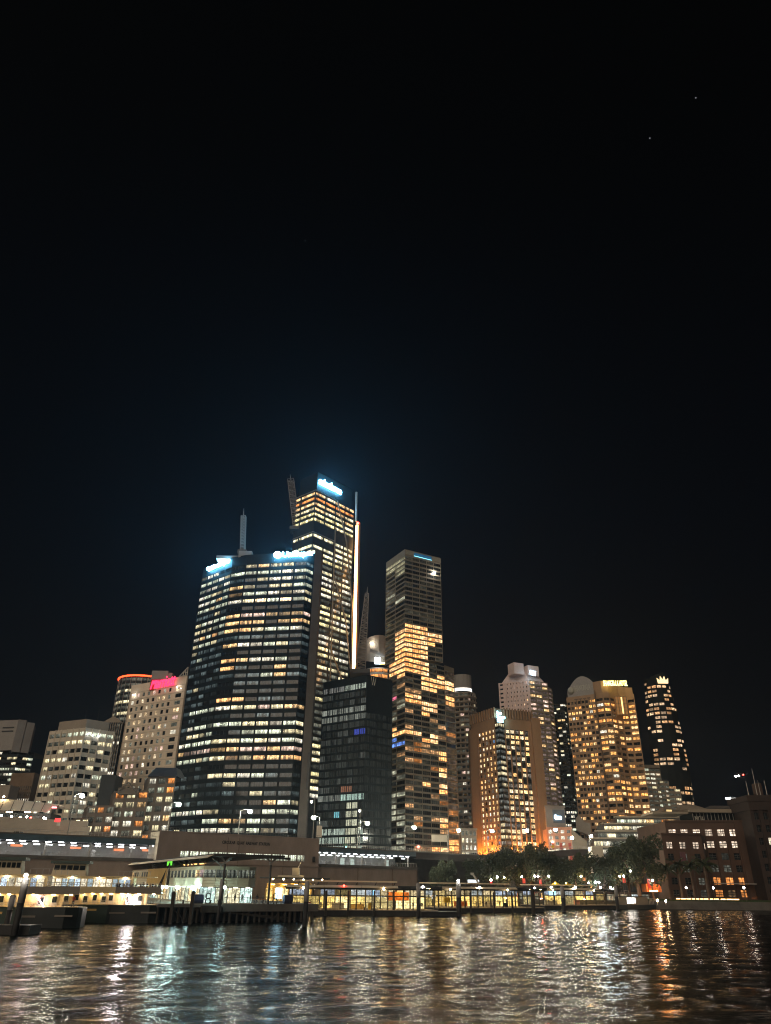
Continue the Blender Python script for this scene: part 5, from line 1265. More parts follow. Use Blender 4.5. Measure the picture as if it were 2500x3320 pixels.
# platform level, only under the left and middle run
PP = VPTS[:6]
b = MB(); strip(b, PP, -.6, 15, 12.5, 13.4); b.build('platform_slab', M['concrete_dark'], road)
b = MB(); strip(b, PP, -.2, .6, GZ, 12.48); b.build('arcade_wall', M['station'], road)
b = MB(); strip(b, PP, 11.5, 12, 13.4, 17.2); b.build('platform_back_wall', M['pale_frame'], road)
LP = offs(PP, -.4); totp = sum((q - p).length for p, q in zip(LP, LP[1:]))
b = MB(); s_ = 30.0
while s_ < totp:
    p, d = along(LP, s_); b.box((p.x, p.y, 14.0), (.06, .06, 1.2)); s_ += .9
for i in range(len(LP) - 1): b.bar((LP[i].x, LP[i].y, 14.6), (LP[i + 1].x, LP[i + 1].y, 14.6), .06, n=4)
b.build('platform_railing', M['pale_frame'], road)
FR = offs(PP, 1.2); BKR = offs(PP, 5.5); s_ = 58.0; tube = None; k = 0
while s_ < totp - 4:
    for line, zz, w in ((FR, 16.95, 1.5), (BKR, 16.4, 1.6)):
        if rng.random() < .12: continue
        p, d = along(line, s_ + (1.1 if line is BKR else 0)); t = MB(); t.obox(Vector((p.x, p.y, zz)), d * w, Vector((-d.y, d.x, 0)) * .5, (0, 0, .18)); t.build('platform_light', E_TUBE, road)
    s_ += 3.5
b = MB(); s_ = 60.0
while s_ < totp:
    p, d = along(FR, s_); b.box((p.x + .2, p.y + 1.2, 15.3), (.45, .45, 3.8), math.atan2(d.y, d.x)); s_ += 12.5
b.build('platform_column', M['pale_frame'], road)
s_ = 64.0
while s_ < totp - 8:
    p, d = along(offs(PP, rng.choice((4.5, 7, 11.2))), s_); t = MB(); kind = rng.random(); a = math.atan2(d.y, d.x)
    if kind < .3: t.box((p.x, p.y, 15.9), (3.2, .2, .6), a); t.build('destination_sign', em('sign_orange_%d' % int(s_), (1., .30, .12), .8, False), road)
    elif kind < .55: t.box((p.x, p.y, 14.6), (1.8, .3, 2.2), a); t.build('poster_panel', em('poster_glow_%d' % int(s_), (.62, .75, .66), .55, False), road)
    elif kind < .8: t.box((p.x, p.y, 13.85), (2.6, .6, .12), a); t.box((p.x, p.y + .3, 14.2), (2.6, .1, .6), a); t.box((p.x - .9, p.y, 13.6), (.1, .5, .4), a); t.box((p.x + .9, p.y, 13.6), (.1, .5, .4), a); t.build('bench', M['steel'], road)
    else: t.box((p.x, p.y, 14.5), (1.2, .8, 2.1), a); t.build('kiosk', M['pale_frame'], road)
    s_ += rng.uniform(5, 9)
b = MB()
for i in range(6, 10):
    p = offs(VPTS, 4)[i]
    b.box((p.x, p.y, 9.5), (2.4, 3, 15.5), .3)
b.build('pier', M['concrete_dark'], road)
b = MB(); q = atxz(1938, 346, 14); b.box((q.x, q.y, 10.3), (4.4, 4.4, 16), .1); b.box((q.x, q.y, 18.7), (6.4, 5.4, .8), .1); b.box((q.x, q.y, 14.0), (5.4, 5.0, .5), .1); b.box((q.x, q.y, 21.0), (5.0, 4.4, 3.8), .1); b.build('stone_pylon', M['white_stone'], road)
b = MB(); strip(b, VPTS[5:], 13.0, 13.6, GZ, 17.2); b.build('shade_backing', M['concrete_dark'], road)  # added dark sheet, stands in for the darkness under the road
# downpipes on the arcade wall
for px in (1122, 1208, 1286):
    p = atz(px, 2850, 8.2) if False else None
    q = along(offs(PP, -.35), {1122: 220.0, 1208: 238.0, 1286: 252.0}[px])[0]; b = MB(); b.bar((q.x, q.y, GZ), (q.x, q.y, 12.4), .16); b.build('downpipe', M['brown'], road)

# station front block with the lettering
def station():
    d = (VPTS[3] - VPTS[2]).normalized(); n = Vector((d.y, -d.x, 0)); bk = -n * 8; o_ = VPTS[2] + n * 2.6
    def onl(px):
        lo, hi = -20., 90.
        for _ in range(40):
            m_ = (lo + hi) / 2
            if pj(o_ + d * m_ + Vector((0, 0, 20)))[0] < px: lo = m_
            else: hi = m_
        return o_ + d * lo
    p0, p1 = onl(517), onl(1036); TZ = (at(517, 2692, p0.y).z + at(1036, 2724, p1.y).z) / 2; p0.z = p1.z = TZ; SH = TZ - 21.2
    S = Building('station_block', 'long bare concrete station front with dark raised lettering above the wharf', (p0.x, p0.y, GZ), 'station')
    m = S.mi(M['station']); L = (p1 - p0).length
    def wl(z0, z1, u0=0., u1=1.): a, c = lerp(p0, p1, u0), lerp(p0, p1, u1); S.plain(a, c, z0, z1, M['station'])
    wl(15.75, TZ); wl(GZ, 13.9); wl(13.9, 15.75, 0, .13); wl(13.9, 15.75, .91, 1.0)
    for k in range(14):
        u0, u1 = .13 + .78 * k / 14, .13 + .78 * (k + .85) / 14; wl(13.9, 15.75, u1, .13 + .78 * (k + 1) / 14)
        c = lerp(p0, p1, (u0 + u1) / 2); S.wins.append((Vector((c.x, c.y, 14.825)) - n * .3, math.atan2(d.y, d.x), L * (u1 - u0), 1.85, (4, 1), 'office', M['frame'], .1, sc(COOL, rng.uniform(.6, 1.1)) if k != 6 else sc(DIM, 1), 'window'))
    S.plain(p0 + bk, p0, GZ, TZ, M['white_stone']); S.plain(p1, p1 + bk, GZ, TZ, M['station']); S.cap([p0, p1, p1 + bk, p0 + bk], TZ, M['concrete'])
    o = S.finish()
    b = MB(); b.obox(Vector((p0.x, p0.y, 12.3)) + n * .02, p1 - p0, n * .35, (0, 0, .35)); b.obox(Vector((p0.x, p0.y, TZ)) + n * .02, p1 - p0, n * .2, (0, 0, .25)); b.build('string_course', M['station'], o)
    for u in (.28, .40, .47, .76):
        b = MB(); q = lerp(p0, p1, u); b.bar(Vector((q.x, q.y, GZ)) + n * .1, Vector((q.x, q.y, TZ - .8 if u in (.40, .47) else 15.7)) + n * .1, .07); b.build('downpipe', M['brown'], o)
    q = onl(722); e_ = onl(876); zt = at(800, 2741, (q.y + e_.y) / 2).z
    text_on('raised_lettering', 'CIRCULAR  QUAY  RAILWAY  STATION', Vector((q.x, q.y, zt)), Vector((e_.x, e_.y, zt)), 1.15, M['screen_black'], o, out=.03, bold=.03, ext=.06)
    b = MB(); q = lerp(p0, p1, .955); b.obox(Vector((q.x, q.y, 13.8)) + n * .02, d * .9, n * .5, (0, 0, 1.7)); b.build('wall_lantern', M['frame'], o)
    b = MB()
    for k in range(60): q = lerp(p0, p1, k / 59); b.box((q.x, q.y + 1.0, TZ + .7), (.06, .06, 1.3))
    a, c = p0 + Vector((0, 1, 1.3)), p1 + Vector((0, 1, 1.3)); b.bar(a, c, .05, n=4); b.bar(a - Vector((0, 0, .6)), c - Vector((0, 0, .6)), .04, n=4); b.build('roof_railing', M['dark_steel'], o)
    b = MB(); q = lerp(p0, p1, .515); b.bar(Vector((q.x, q.y + .6, TZ - .6)), Vector((q.x, q.y + .6, TZ + 1.4)), .1); b.box((q.x, q.y + .5, TZ + 1.2), (1.0, .2, .5)); b.build('roof_bracket', M['frame'], o)
station()

# road lamps: pole, arm, head, lens
LAMPS = [(267, 2578, 222, 2693, 'first road lamp from the left, behind the sail-roofed pavilion'), (580, 2606, 537, 2692, 'road lamp in front of the brown stepped block'), (811, 2629, 771, 2690, 'road lamp above the station front, before the dark sign tower'), (1017, 2650, 1030, 2722, "road lamp beside the dark sign tower's stone column"), (1191, 2668, 1161, 2742, 'road lamp in front of the black hotel block'),
         (1343, 2682, 1315, 2757, "road lamp before the slender glass tower's left part"), (1487, 2691, 1455, 2764, "road lamp by the slender glass tower's right foot"), (1596, 2693, 1580, 2768, 'road lamp before the left half of the brown hotel'), (1709, 2692, 1690, 2766, 'road lamp before the right half of the brown hotel'), (1801, 2689, 1792, 2757, 'road lamp in front of the coral block'),
         (1854, 2715, 1856, 2752, 'short road lamp right of the coral block'), (1917, 2710, 1919, 2748, 'road lamp over the stone pylon at the road bend'), (1010, 2599, 1012, 2725, 'small dim lamp high beside the stone column of the dark sign tower'), (1167, 2628, 1163, 2742, 'small upper lamp before the black hotel block')]
def road_lamp(px, py, bx, by, label):
    best = None
    for k in range(0, 400):
        p, d = along(VPTS, tot * k / 400.0); q = p + Vector((-d.y, d.x, 0)) * 1.0
        e_ = abs(pj((q.x, q.y, VT + p.z))[0] - bx)
        if best is None or e_ < best[0]: best = (e_, q)
    q = best[1]; small = 'small' in label
    h = at(px, py, q.y + (1.5 if not small else 12)); t = thing('street_lamp', label, 'street lamp', (q.x, q.y, 18.3 + q.z), 'lamps along the elevated road')
    top = Vector((q.x, q.y, h.z - .2)); b = MB(); b.bar((q.x, q.y, 18.3 + q.z), top, .16, .11, n=8); b.build('pole', M['pole'], t)
    b = MB(); b.bar(top, lerp(top, h, .5) + Vector((0, 0, .5)), .10); b.bar(lerp(top, h, .5) + Vector((0, 0, .5)), h + Vector((0, 0, .3)), .08); b.build('arm', M['pole'], t)
    b = MB(); b.box(h + Vector((0, 0, .35)), (1.3, .6, .25)); b.build('head', M['steel'], t)
    b = MB(); b.ball(h - Vector((0, 0, .25)), .75 if not small else .35, sz=.7); b.build('lens', E_LAMP if not small else E_GLOBE, t)
for L_ in LAMPS: road_lamp(*L_)

# sail roofed pavilion and ramp walls behind the road at the left
def pavilion():
    Y = 300; t = thing('sail_pavilion', 'pavilion under a long pointed sail roof glowing warm with a red tip', 'pavilion', at(80, 2650, Y))
    b = MB(); tip = at(190, 2608, Y); tl = [at(-40, 2588, Y), at(60, 2594, Y), at(130, 2601, Y), tip]; bl = [at(-40, 2626, Y - 6), at(60, 2629, Y - 6), at(150, 2633, Y - 4), tip + Vector((.2, -.2, -.3))]
    for i in range(3): b.quad(bl[i], bl[i + 1], tl[i + 1], tl[i]); b.quad(tl[i], tl[i + 1], tl[i + 1] + Vector((0, 14, -1)), tl[i] + Vector((0, 14, -1)))
    b.build('sail_roof', M['white_stone'], t, smooth=True)
    b = MB()
    for i in range(6):
        u = i / 6; x = -20 + 200 * u; b.bar(at(x, 2590 + 12 * u + 2, Y - .4), at(x - 14, 2628 + 3 * u, Y - 6.4), .12)
    b.build('roof_rib', M['dark_steel'], t)
    b = MB(); A, C = at(-40, 2630, Y + 4), at(165, 2640, Y + 4); zb = at(80, 2655, Y + 4).z; b.prism([A, C, C + Vector((0, 10, 0)), A + Vector((0, 10, 0))], zb - 3, A.z - .5); b.build('wall', M['dark_clad'], t)
    for px, py, m in ((4, 2644, E_GLOBE), (37, 2648, E_GLOBE), (65, 2651, E_WARM), (87, 2648, E_GLOBE), (100, 2652, E_RED), (143, 2652, E_GLOBE), (148, 2656, E_GLOBE), (12, 2583, E_WARM)):
        g = MB(); g.ball(at(px, py, Y - 1), .38); g.build('lamp', m, t)
    for px in (30, 90): g = MB(); g.box(at(px, 2633, Y - 9), (2.2, .4, .4)); g.build('roof_uplight', em('sail_uplight_%d' % px, (1., .72, .42), 14.), t)
    g = MB(); g.box(at(176, 2618, Y - 6), (1.6, .4, .4)); g.build('red_uplight', em('sail_red', (1., .05, .06), 40.), t)
    for k, (x0, x1, y0, y1, Yw, lab) in enumerate(((-60, 285, 2648, 2672, 284, 'upper concrete ramp wall below the sail pavilion'), (-60, 290, 2666, 2700, 276, 'lower concrete ramp wall just above the blue road fascia'))):
        b = MB(); A, C = at(x0, y0 - 4, Yw), at(x1, y0 + 15, Yw); zb = at(150, y1 + 6, Yw).z; b.v += [tuple(A), tuple(C), (C.x, C.y, zb), (A.x, A.y, zb)]; bk = Vector((0, 1, 0)); b.v += [tuple(Vector(v) + bk) for v in b.v[:4]]
        for f in ((3, 2, 1, 0), (4, 5, 6, 7), (0, 1, 5, 4), (1, 2, 6, 5), (3, 0, 4, 7), (2, 3, 7, 6)): b.f.append(f); b.m.append(0)
        tag(b.build('ramp_wall', M['beige'], loc=A), lab, 'wall')
    t = thing('warning_sign', 'bright red lit sign with a white plate on a post by the ramp wall', 'sign', at(191, 2694, 272)); b = MB(); b.bar(at(191, 2696, 272), at(194, 2652, 272), .09); b.build('post', M['steel'], t)
    b = MB(); b.box(at(187, 2659, 271.8), (1.9, .15, 1.2), 0); b.build('red_panel', E_REDSOFT, t); b = MB(); b.box(at(189, 2672, 271.8), (1.1, .15, 1.0)); b.build('plate', M['pale_frame'], t)
pavilion()

# road signs and vehicles on the deck
def road_bits():
    t = thing('direction_sign', 'pale rectangular road sign back on a gantry arm before the glass tower', 'sign', at(1437, 2763, 326)); b = MB(); b.bar(at(1452, 2765, 326), at(1450, 2705, 326), .16); b.bar(at(1450, 2712, 326), at(1440, 2712, 326), .1); b.build('post', M['steel'], t); b = MB(); b.box(at(1425, 2718, 325.7), (6.6, .2, 2.6)); b.build('panel', M['beige'], t)
    t = thing('direction_sign', 'tall narrow pale sign panel beside the road lamp by the stone column', 'sign', at(1037, 2722, 282)); b = MB(); b.bar(at(1028, 2722, 282), at(1030, 2682, 282), .12); b.build('post', M['pole'], t); b = MB(); b.box(at(1035, 2696, 281.8), (1.9, .2, 3.8)); b.build('panel', M['beige'], t)
    t = thing('speed_sign', 'small round red-rimmed road sign on the elevated road', 'sign', at(1357, 2760, 322)); b = MB(); b.bar(at(1357, 2762, 322), at(1357, 2742, 322), .08); b.build('post', M['steel'], t); b = MB(); q = at(1357, 2746, 321.8); b.bar(q, q + Vector((0, -.12, 0)), .85, n=12); b.build('disc', M['red'], t); b = MB(); b.bar(q + Vector((0, -.13, 0)), q + Vector((0, -.18, 0)), .55, n=12); b.build('face', M['pale_frame'], t)
    t = thing('warning_diamond', 'small amber diamond road sign before the coral block', 'sign', at(1793, 2757, 349)); b = MB(); b.bar(at(1793, 2762, 349), at(1793, 2744, 349), .08); b.build('post', M['steel'], t); b = MB(); q = at(1793, 2745, 348.8); d = .8; n = len(b.v); b.v += [(q.x - d, q.y, q.z), (q.x, q.y, q.z - d), (q.x + d, q.y, q.z), (q.x, q.y, q.z + d)] + [(q.x - d, q.y + .1, q.z), (q.x, q.y + .1, q.z - d), (q.x + d, q.y + .1, q.z), (q.x, q.y + .1, q.z + d)]; b.f += [(0, 1, 2, 3), (7, 6, 5, 4), (0, 4, 5, 1), (1, 5, 6, 2), (2, 6, 7, 3), (3, 7, 4, 0)]; b.m += [0] * 6; b.build('panel', M['yellow'], t)
    t = thing('traffic_light', 'green traffic light on the elevated road before the black hotel', 'traffic light', at(1124, 2748, 292)); b = MB(); b.bar(at(1122, 2748, 292) - Vector((0, 0, 1.2)), at(1122, 2741, 292), .08); b.box(at(1123, 2745, 291.6), (.5, .4, 1.2)); b.build('housing', M['frame'], t); b = MB(); b.ball(at(1122, 2748, 291.2), .32); b.build('green_lens', em('green_lens', (.1, 1., .4), 14.), t)
    def car(px, Y, label, col, zc_=18.3):
        c = atxz(px, Y, zc_); t = thing('car', label, 'car', c); b = MB()
        prof = [(-2.1, .35), (-2.1, .85), (-1.5, .95), (-.9, 1.45), (.7, 1.45), (1.4, .95), (2.1, .8), (2.1, .35)]; n = len(b.v)
        for yy in (-.85, .85): b.v += [(c.x + x, c.y + yy, c.z + zz) for x, zz in prof]
        m = len(prof); b.f.append(tuple(range(n, n + m))); b.m.append(0); b.f.append(tuple(range(n + 2 * m - 1, n + m - 1, -1))); b.m.append(0)
        for i in range(m): j = (i + 1) % m; b.f.append((n + i, n + m + i, n + m + j, n + j)); b.m.append(0)
        b.build('body', col, t)
        b = MB(); b.box(c + Vector((-.1, -.86, 1.18)), (1.5, .05, .38)); b.build('side_window', M['black_clad'], t)
        for sx in (-1.3, 1.3):
            for sy in (-.8, .8): w = MB(); w.bar(c + Vector((sx, sy - .1, .33)), c + Vector((sx, sy + .1, .33)), .33, n=10); w.build('wheel', M['frame'], t)
        for sy in (-.6, .6): w = MB(); w.box(c + Vector((-2.12, sy, .75)), (.08, .35, .18)); w.build('tail_light', E_RED, t); w = MB(); w.box(c + Vector((2.12, sy, .7)), (.08, .35, .18)); w.build('headlight', E_GLOBE, t)
    car(1540, 346, 'dark car on the elevated road left of the brown hotel', M['black_clad'], 18.5); car(1655, 353, 'car with lit lamps on the elevated road before the brown hotel', M['pale_frame'], 19.2); car(57, 233.0, 'car with red tail lamps on the elevated road at the left', M['dark_clad'])
road_bits()

# ================================================================== WATERFRONT
# people: one continuous skinned body, a few poses
def person_mesh(pose, top, legs):
    P = {'pel': (0, 0, .95), 'ch': (0, 0, 1.32), 'nk': (0, 0, 1.50), 'hd': (0, -.02, 1.62), 'tp': (0, -.01, 1.76), 'sl': (-.19, 0, 1.43), 'sr': (.19, 0, 1.43), 'hl': (-.1, 0, .9), 'hr': (.1, 0, .9), 'kl': (-.11, -.02, .5), 'kr': (.11, -.02, .5), 'al': (-.12, .02, .08), 'ar': (.12, .02, .08), 'tl': (-.13, -.14, .04), 'tr': (.13, -.14, .04)}
    if pose == 0: P.update(el=(-.25, .02, 1.15), er=(.25, .02, 1.15), wl=(-.25, -.06, .90), wr=(.25, -.06, .90), fl=(-.25, -.09, .80), fr=(.25, -.09, .80))
    else: P.update(el=(-.27, -.08, 1.18), er=(.27, -.08, 1.18), wl=(-.20, -.32, 1.12), wr=(.20, -.32, 1.12), fl=(-.18, -.41, 1.10), fr=(.18, -.41, 1.10))
    E2 = [('pel', 'ch'), ('ch', 'nk'), ('nk', 'hd'), ('hd', 'tp'), ('ch', 'sl'), ('sl', 'el'), ('el', 'wl'), ('wl', 'fl'), ('ch', 'sr'), ('sr', 'er'), ('er', 'wr'), ('wr', 'fr'), ('pel', 'hl'), ('hl', 'kl'), ('kl', 'al'), ('al', 'tl'), ('pel', 'hr'), ('hr', 'kr'), ('kr', 'ar'), ('ar', 'tr')]
    Rd = dict(pel=.15, ch=.155, nk=.06, hd=.095, tp=.07, sl=.07, sr=.07, el=.05, er=.05, wl=.035, wr=.035, fl=.035, fr=.035, hl=.1, hr=.1, kl=.07, kr=.07, al=.05, ar=.05, tl=.045, tr=.045)
    ks = list(P); me = bpy.data.meshes.new('b'); me.from_pydata([P[k] for k in ks], [(ks.index(a), ks.index(c)) for a, c in E2], [])
    o = bpy.data.objects.new('b', me); COL.objects.link(o); o.modifiers.new('s', 'SKIN')
    for i, k in enumerate(ks): v = me.skin_vertices[0].data[i]; v.radius = (Rd[k], Rd[k] * (.75 if k in ('pel', 'ch') else 1)); v.use_root = (k == 'pel')
    sd = o.modifiers.new('d', 'SUBSURF'); sd.levels = 1
    dg = bpy.context.evaluated_depsgraph_get(); out = bpy.data.meshes.new_from_object(o.evaluated_get(dg)); bpy.data.objects.remove(o)
    out.materials.clear()
    for m in (M['skin'], M['hair'], top, legs): out.materials.append(m)
    for p in out.polygons:
        c = p.center; p.use_smooth = True
        p.material_index = (1 if c.z > 1.66 or (c.z > 1.55 and c.y > .02) else 0) if c.z > 1.50 else (0 if (pose and c.y < -.33) or (pose == 0 and c.z < .9 and abs(c.x) > .2) else (2 if c.z > .93 else 3))
    out.name = 'person'; return out
PM = [person_mesh(0, M['dark_cloth'], M['dark_cloth']), person_mesh(1, M['red_cloth'], M['dark_cloth']), person_mesh(1, M['dark_cloth'], M['grey_cloth']), person_mesh(0, M['grey_cloth'], M['dark_cloth'])]
def person(p, kind, rz, label, group=None, s_=1.0):
    o = bpy.data.objects.new('person', PM[kind]); COL.objects.link(o); o.location = p; o.rotation_euler = (0, 0, rz); o.scale = (s_, s_, s_); tag(o, label, 'person', group); return o

def lamp_ball(parent, name, p, r, m): b = MB(); b.ball(p, r, nu=8, nv=5); return b.build(name, m, parent)

# ---- ferries
def ferry(R0_, d, label, wheel, seed, stair_u, big):
    rr = random.Random(seed); L, W = 27.0, 8.0
    d = Vector(d).normalized(); n = Vector((-d.y, d.x, 0))                     # d: from right end towards the left, n: towards the viewer side
    if n.y > 0: n = -n
    O = Vector((R0_.x, R0_.y, 0)); t = thing('ferry', label, 'ferry', O)
    P = lambda u, v, z: O + d * u - n * v + Vector((0, 0, z))               # u along, v away from viewer
    b = MB()
    def loft(prof):                                                        # list of (u, z0, z1, v0)
        for (u, z0, z1, v0), (u2, y0, y1, v2) in zip(prof, prof[1:]):
            b.quad(P(u2, v2, y0), P(u, v0, z0), P(u, v0, z1), P(u2, v2, y1)); b.quad(P(u2, v2, y1), P(u, v0, z1), P(u, W, z1), P(u2, W, y1)); b.quad(P(u2, W, y0), P(u2, W, y1), P(u, W, z1), P(u, W, z0))
        u, z0, z1, v0 = prof[0]; b.quad(P(u, v0, z0), P(u, W, z0), P(u, W, z1), P(u, v0, z1))
    loft([(0, -.6, 2.9, 2.2), (.5, -.7, 3.0, 1.1), (2.5, -.8, 3.05, .1), (6, -.8, 3.05, 0), (9.6, -.8, 3.0, 0), (10.3, -.8, 2.95, .35)]); b.build('bow_hull', M['hull_dark'], t)
    b = MB(); loft([(10.3, -.8, 2.9, .5), (16.8, -.8, 2.9, .5)]); b.build('hull', M['hull_green'], t)
    b = MB(); loft([(16.8, -.8, 2.95, .35), (17.5, -.8, 3.0, 0), (24.5, -.8, 3.05, .1), (27, -.6, 2.9, 2.2)]); b.build('stern_hull', M['hull_dark'], t)
    b = MB()
    for u0, u1, z in ((7.0, 9.8, 1.55), (1.2, 4.0, 1.65)): b = MB(); b.obox(P(u0, 0, z), d * (u1 - u0), n * .18, (0, 0, .28)); b.build('rubbing_strake', M['band'], t)
    b = MB(); b.obox(P(12.3, .5, 2.0), d * 2.9, n * .05, (0, 0, .34)); b.build('name_board', M['ochre'], t)
    b = MB(); b.obox(P(13.0, 1.0, 3.06), d * .01, n * .01, (0, 0, .01)); 
    # decks
    b = MB(); b.obox(P(.8, 1.0, 3.02), d * (L - 1.6), -n * (W - 1.4), (0, 0, .08)); b.obox(P(.9, .3, 4.95), d * (L - 1.8), -n * (W - .6), (0, 0, .14)); b.obox(P(2.5, .6, 7.75), d * (L - 5), -n * (W - 1.2), (0, 0, .16)); b.build('deck', M['ferry_cream'], t)
    # bulwark of the upper deck: grey ends, ochre middle
    for u0, u1, m in ((.8, 9.3, M['band']), (9.35, 17.6, M['ferry_cream']), (17.7, 26.2, M['band'])):
        b = MB(); b.obox(P(u0, .25, 4.95), d * (u1 - u0), n * .12, (0, 0, 1.15)); b.build('bulwark', m, t)
    # lower cabin wall, doors, windows
    b = MB(); b.obox(P(3.4, 1.7, 3.1), d * (L - 6.8), -n * .2, (0, 0, 1.84)); b.build('cabin_wall', M['ferry_cream'], t)
    for k, u in enumerate((4.2, 6.3, 9.6, 10.9, 12.6, 14.3, 15.9, 17.8, 20.0, 22.2)):
        b = MB(); b.obox(P(u, 1.66, 3.15), d * 1.15, n * .08, (0, 0, 1.7)); o = b.build('door' if k % 2 == 0 else 'cabin_window', M['pale_frame'] if k % 2 else M['cream'], t)
        b = MB(); b.obox(P(u + .2, 1.56, 3.7 if k % 2 == 0 else 3.5), d * .72, n * .06, (0, 0, .95)); b.build('pane', M['black_clad'], o)
    # stairs with a light strip up the rail
    b = MB()
    for k in range(9): b.obox(P(stair_u + 1.9 - .2 * k, 1.0, 3.1 + .2 * k), d * .24, -n * .6, (0, 0, .05))
    b.build('stair_tread', M['red'], t)
    b = MB(); b.bar(P(stair_u - .1, .5, 3.15), P(stair_u + 1.4, .5, 4.85), .11 if big else .07, n=6); b.build('stair_light', E_STAIR if not big else em('stair_glare_light', (1., .9, .88), 170.), t)
    # ceiling lamps under the upper deck
    for u in (2.2, 5.0, 8.2, 10.2, 12.0, 13.6, 15.4, 18.6, 21.6, 24.0): b = MB(); b.box(P(u, 1.2, 4.88), (.4, .4, .1)); b.build('ceiling_lamp', E_CABIN, t)
    # rails
    b = MB()
    for z0, v in ((3.1, .5), (6.1, .3)):
        for k in range(54): b.box(P(.9 + k * .476, v, z0 + .3), (.04, .04, .62))
        for zz in (z0 + .32, z0 + .62): b.bar(P(.9, v, zz), P(L - .9, v, zz), .025, n=4)
    b.build('railing', M['pale_frame'], t)
    # upper cabin with rows of windows
    b = MB(); b.obox(P(6.5, 1.6, 5.1), d * (L - 9), -n * (W - 3.2), (0, 0, 2.64)); b.build('upper_cabin', M['ferry_cream'], t)
    for k in range(15):
        u = 7.0 + k * 1.17; me = winmesh(.95, 1.4, 1, 2, 'shop', M['pale_frame'], .1)[0]; o = bpy.data.objects.new('window', me); COL.objects.link(o); o.parent = t; o.location = P(u + .5, 1.52, 6.7) - O; o.rotation_euler = (0, 0, math.atan2(-d.y, -d.x)); c = rr.choice([(.5, .62, .75), (.8, .7, .5), (.35, .45, .5), (.9, .8, .6)]); o.color = (*sc(c, rr.uniform(.3, .8)), 1)
    for u in (8, 13, 18, 22): b = MB(); b.ball(P(u, 1.2, 7.6), .13); b.build('deck_lamp', E_GLOBE, t)
    # wheelhouse with slanted windows and boards
    for u0, ww in wheel:
        b = MB(); q = [(u0, 1.6), (u0 + ww, 1.6), (u0 + ww, 4.6), (u0, 4.6)]
        lo = [P(u, v, 7.9) for u, v in q]; hi = [P(u + (.3 if u == u0 else -.3), v + (.25 if v < 2 else -.25), 10.0) for u, v in q]
        for i in range(4): j = (i + 1) % 4; b.quad(lo[j], lo[i], hi[i], hi[j])
        b.quad(*hi[::-1]); w = b.build('wheelhouse', M['cream'], t)
        b = MB(); b.obox(P(u0 - .4, 1.2, 10.0), d * (ww + .8), -n * 3.9, (0, 0, .5)); b.build('wheelhouse_roof', M['green_roof'], t)
        b = MB()
        for k in range(5): b.obox(P(u0 + .35 + k * (ww - .5) / 5, 1.62, 8.9), d * ((ww - .5) / 5 - .2), n * .04, (0, 0, .8))
        b.build('wheelhouse_window', M['black_clad'], t)
    b = MB()
    for k in range(7): b.box(P(3.4 + k * 1.0, .9, 8.35), (.05, .05, .9))
    b.bar(P(3.2, .9, 8.8), P(9.4, .9, 8.8), .03, n=4); b.build('top_railing', M['steel'], t)
    return t, P
fA = atz(252, 3010, 0); fB = atz(522, 2994, 0)
ferryA, PA = ferry(fA, (-.975, -.22, 0), 'nearer cream and green ferry cut by the left edge, moored beside the wharf', [(11.0, 4.4)], 1, 6.2, False)
ferryB, PB = ferry(fB, (-.985, -.17, 0), 'farther cream and green ferry moored against the wharf, with a glaring stair light', [(15.6, 6.4)], 2, 5.6, True)
person(PA(1.6, .9, 3.1), 1, .4, 'person in a red top standing at the rail of the nearer ferry')
ORD = ('first', 'second', 'third', 'fourth', 'fifth', 'sixth', 'seventh', 'eighth', 'ninth', 'tenth', 'eleventh', 'twelfth', 'thirteenth', 'fourteenth')
for k in range(14):
    u = 1.3 + k * .62 + rng.uniform(-.15, .15)
    person(PB(u, rng.uniform(.45, 1.1), 5.1), rng.choice((0, 2, 3)), rng.uniform(-.5, .5), ORD[k] + ' person from the right in the row along the farther ferry\'s upper rail', 'passengers on the upper deck', rng.uniform(.92, 1.04))
person(PB(6.6, .8, 3.1), 3, .2, 'person in pale clothes by the stairs on the farther ferry')

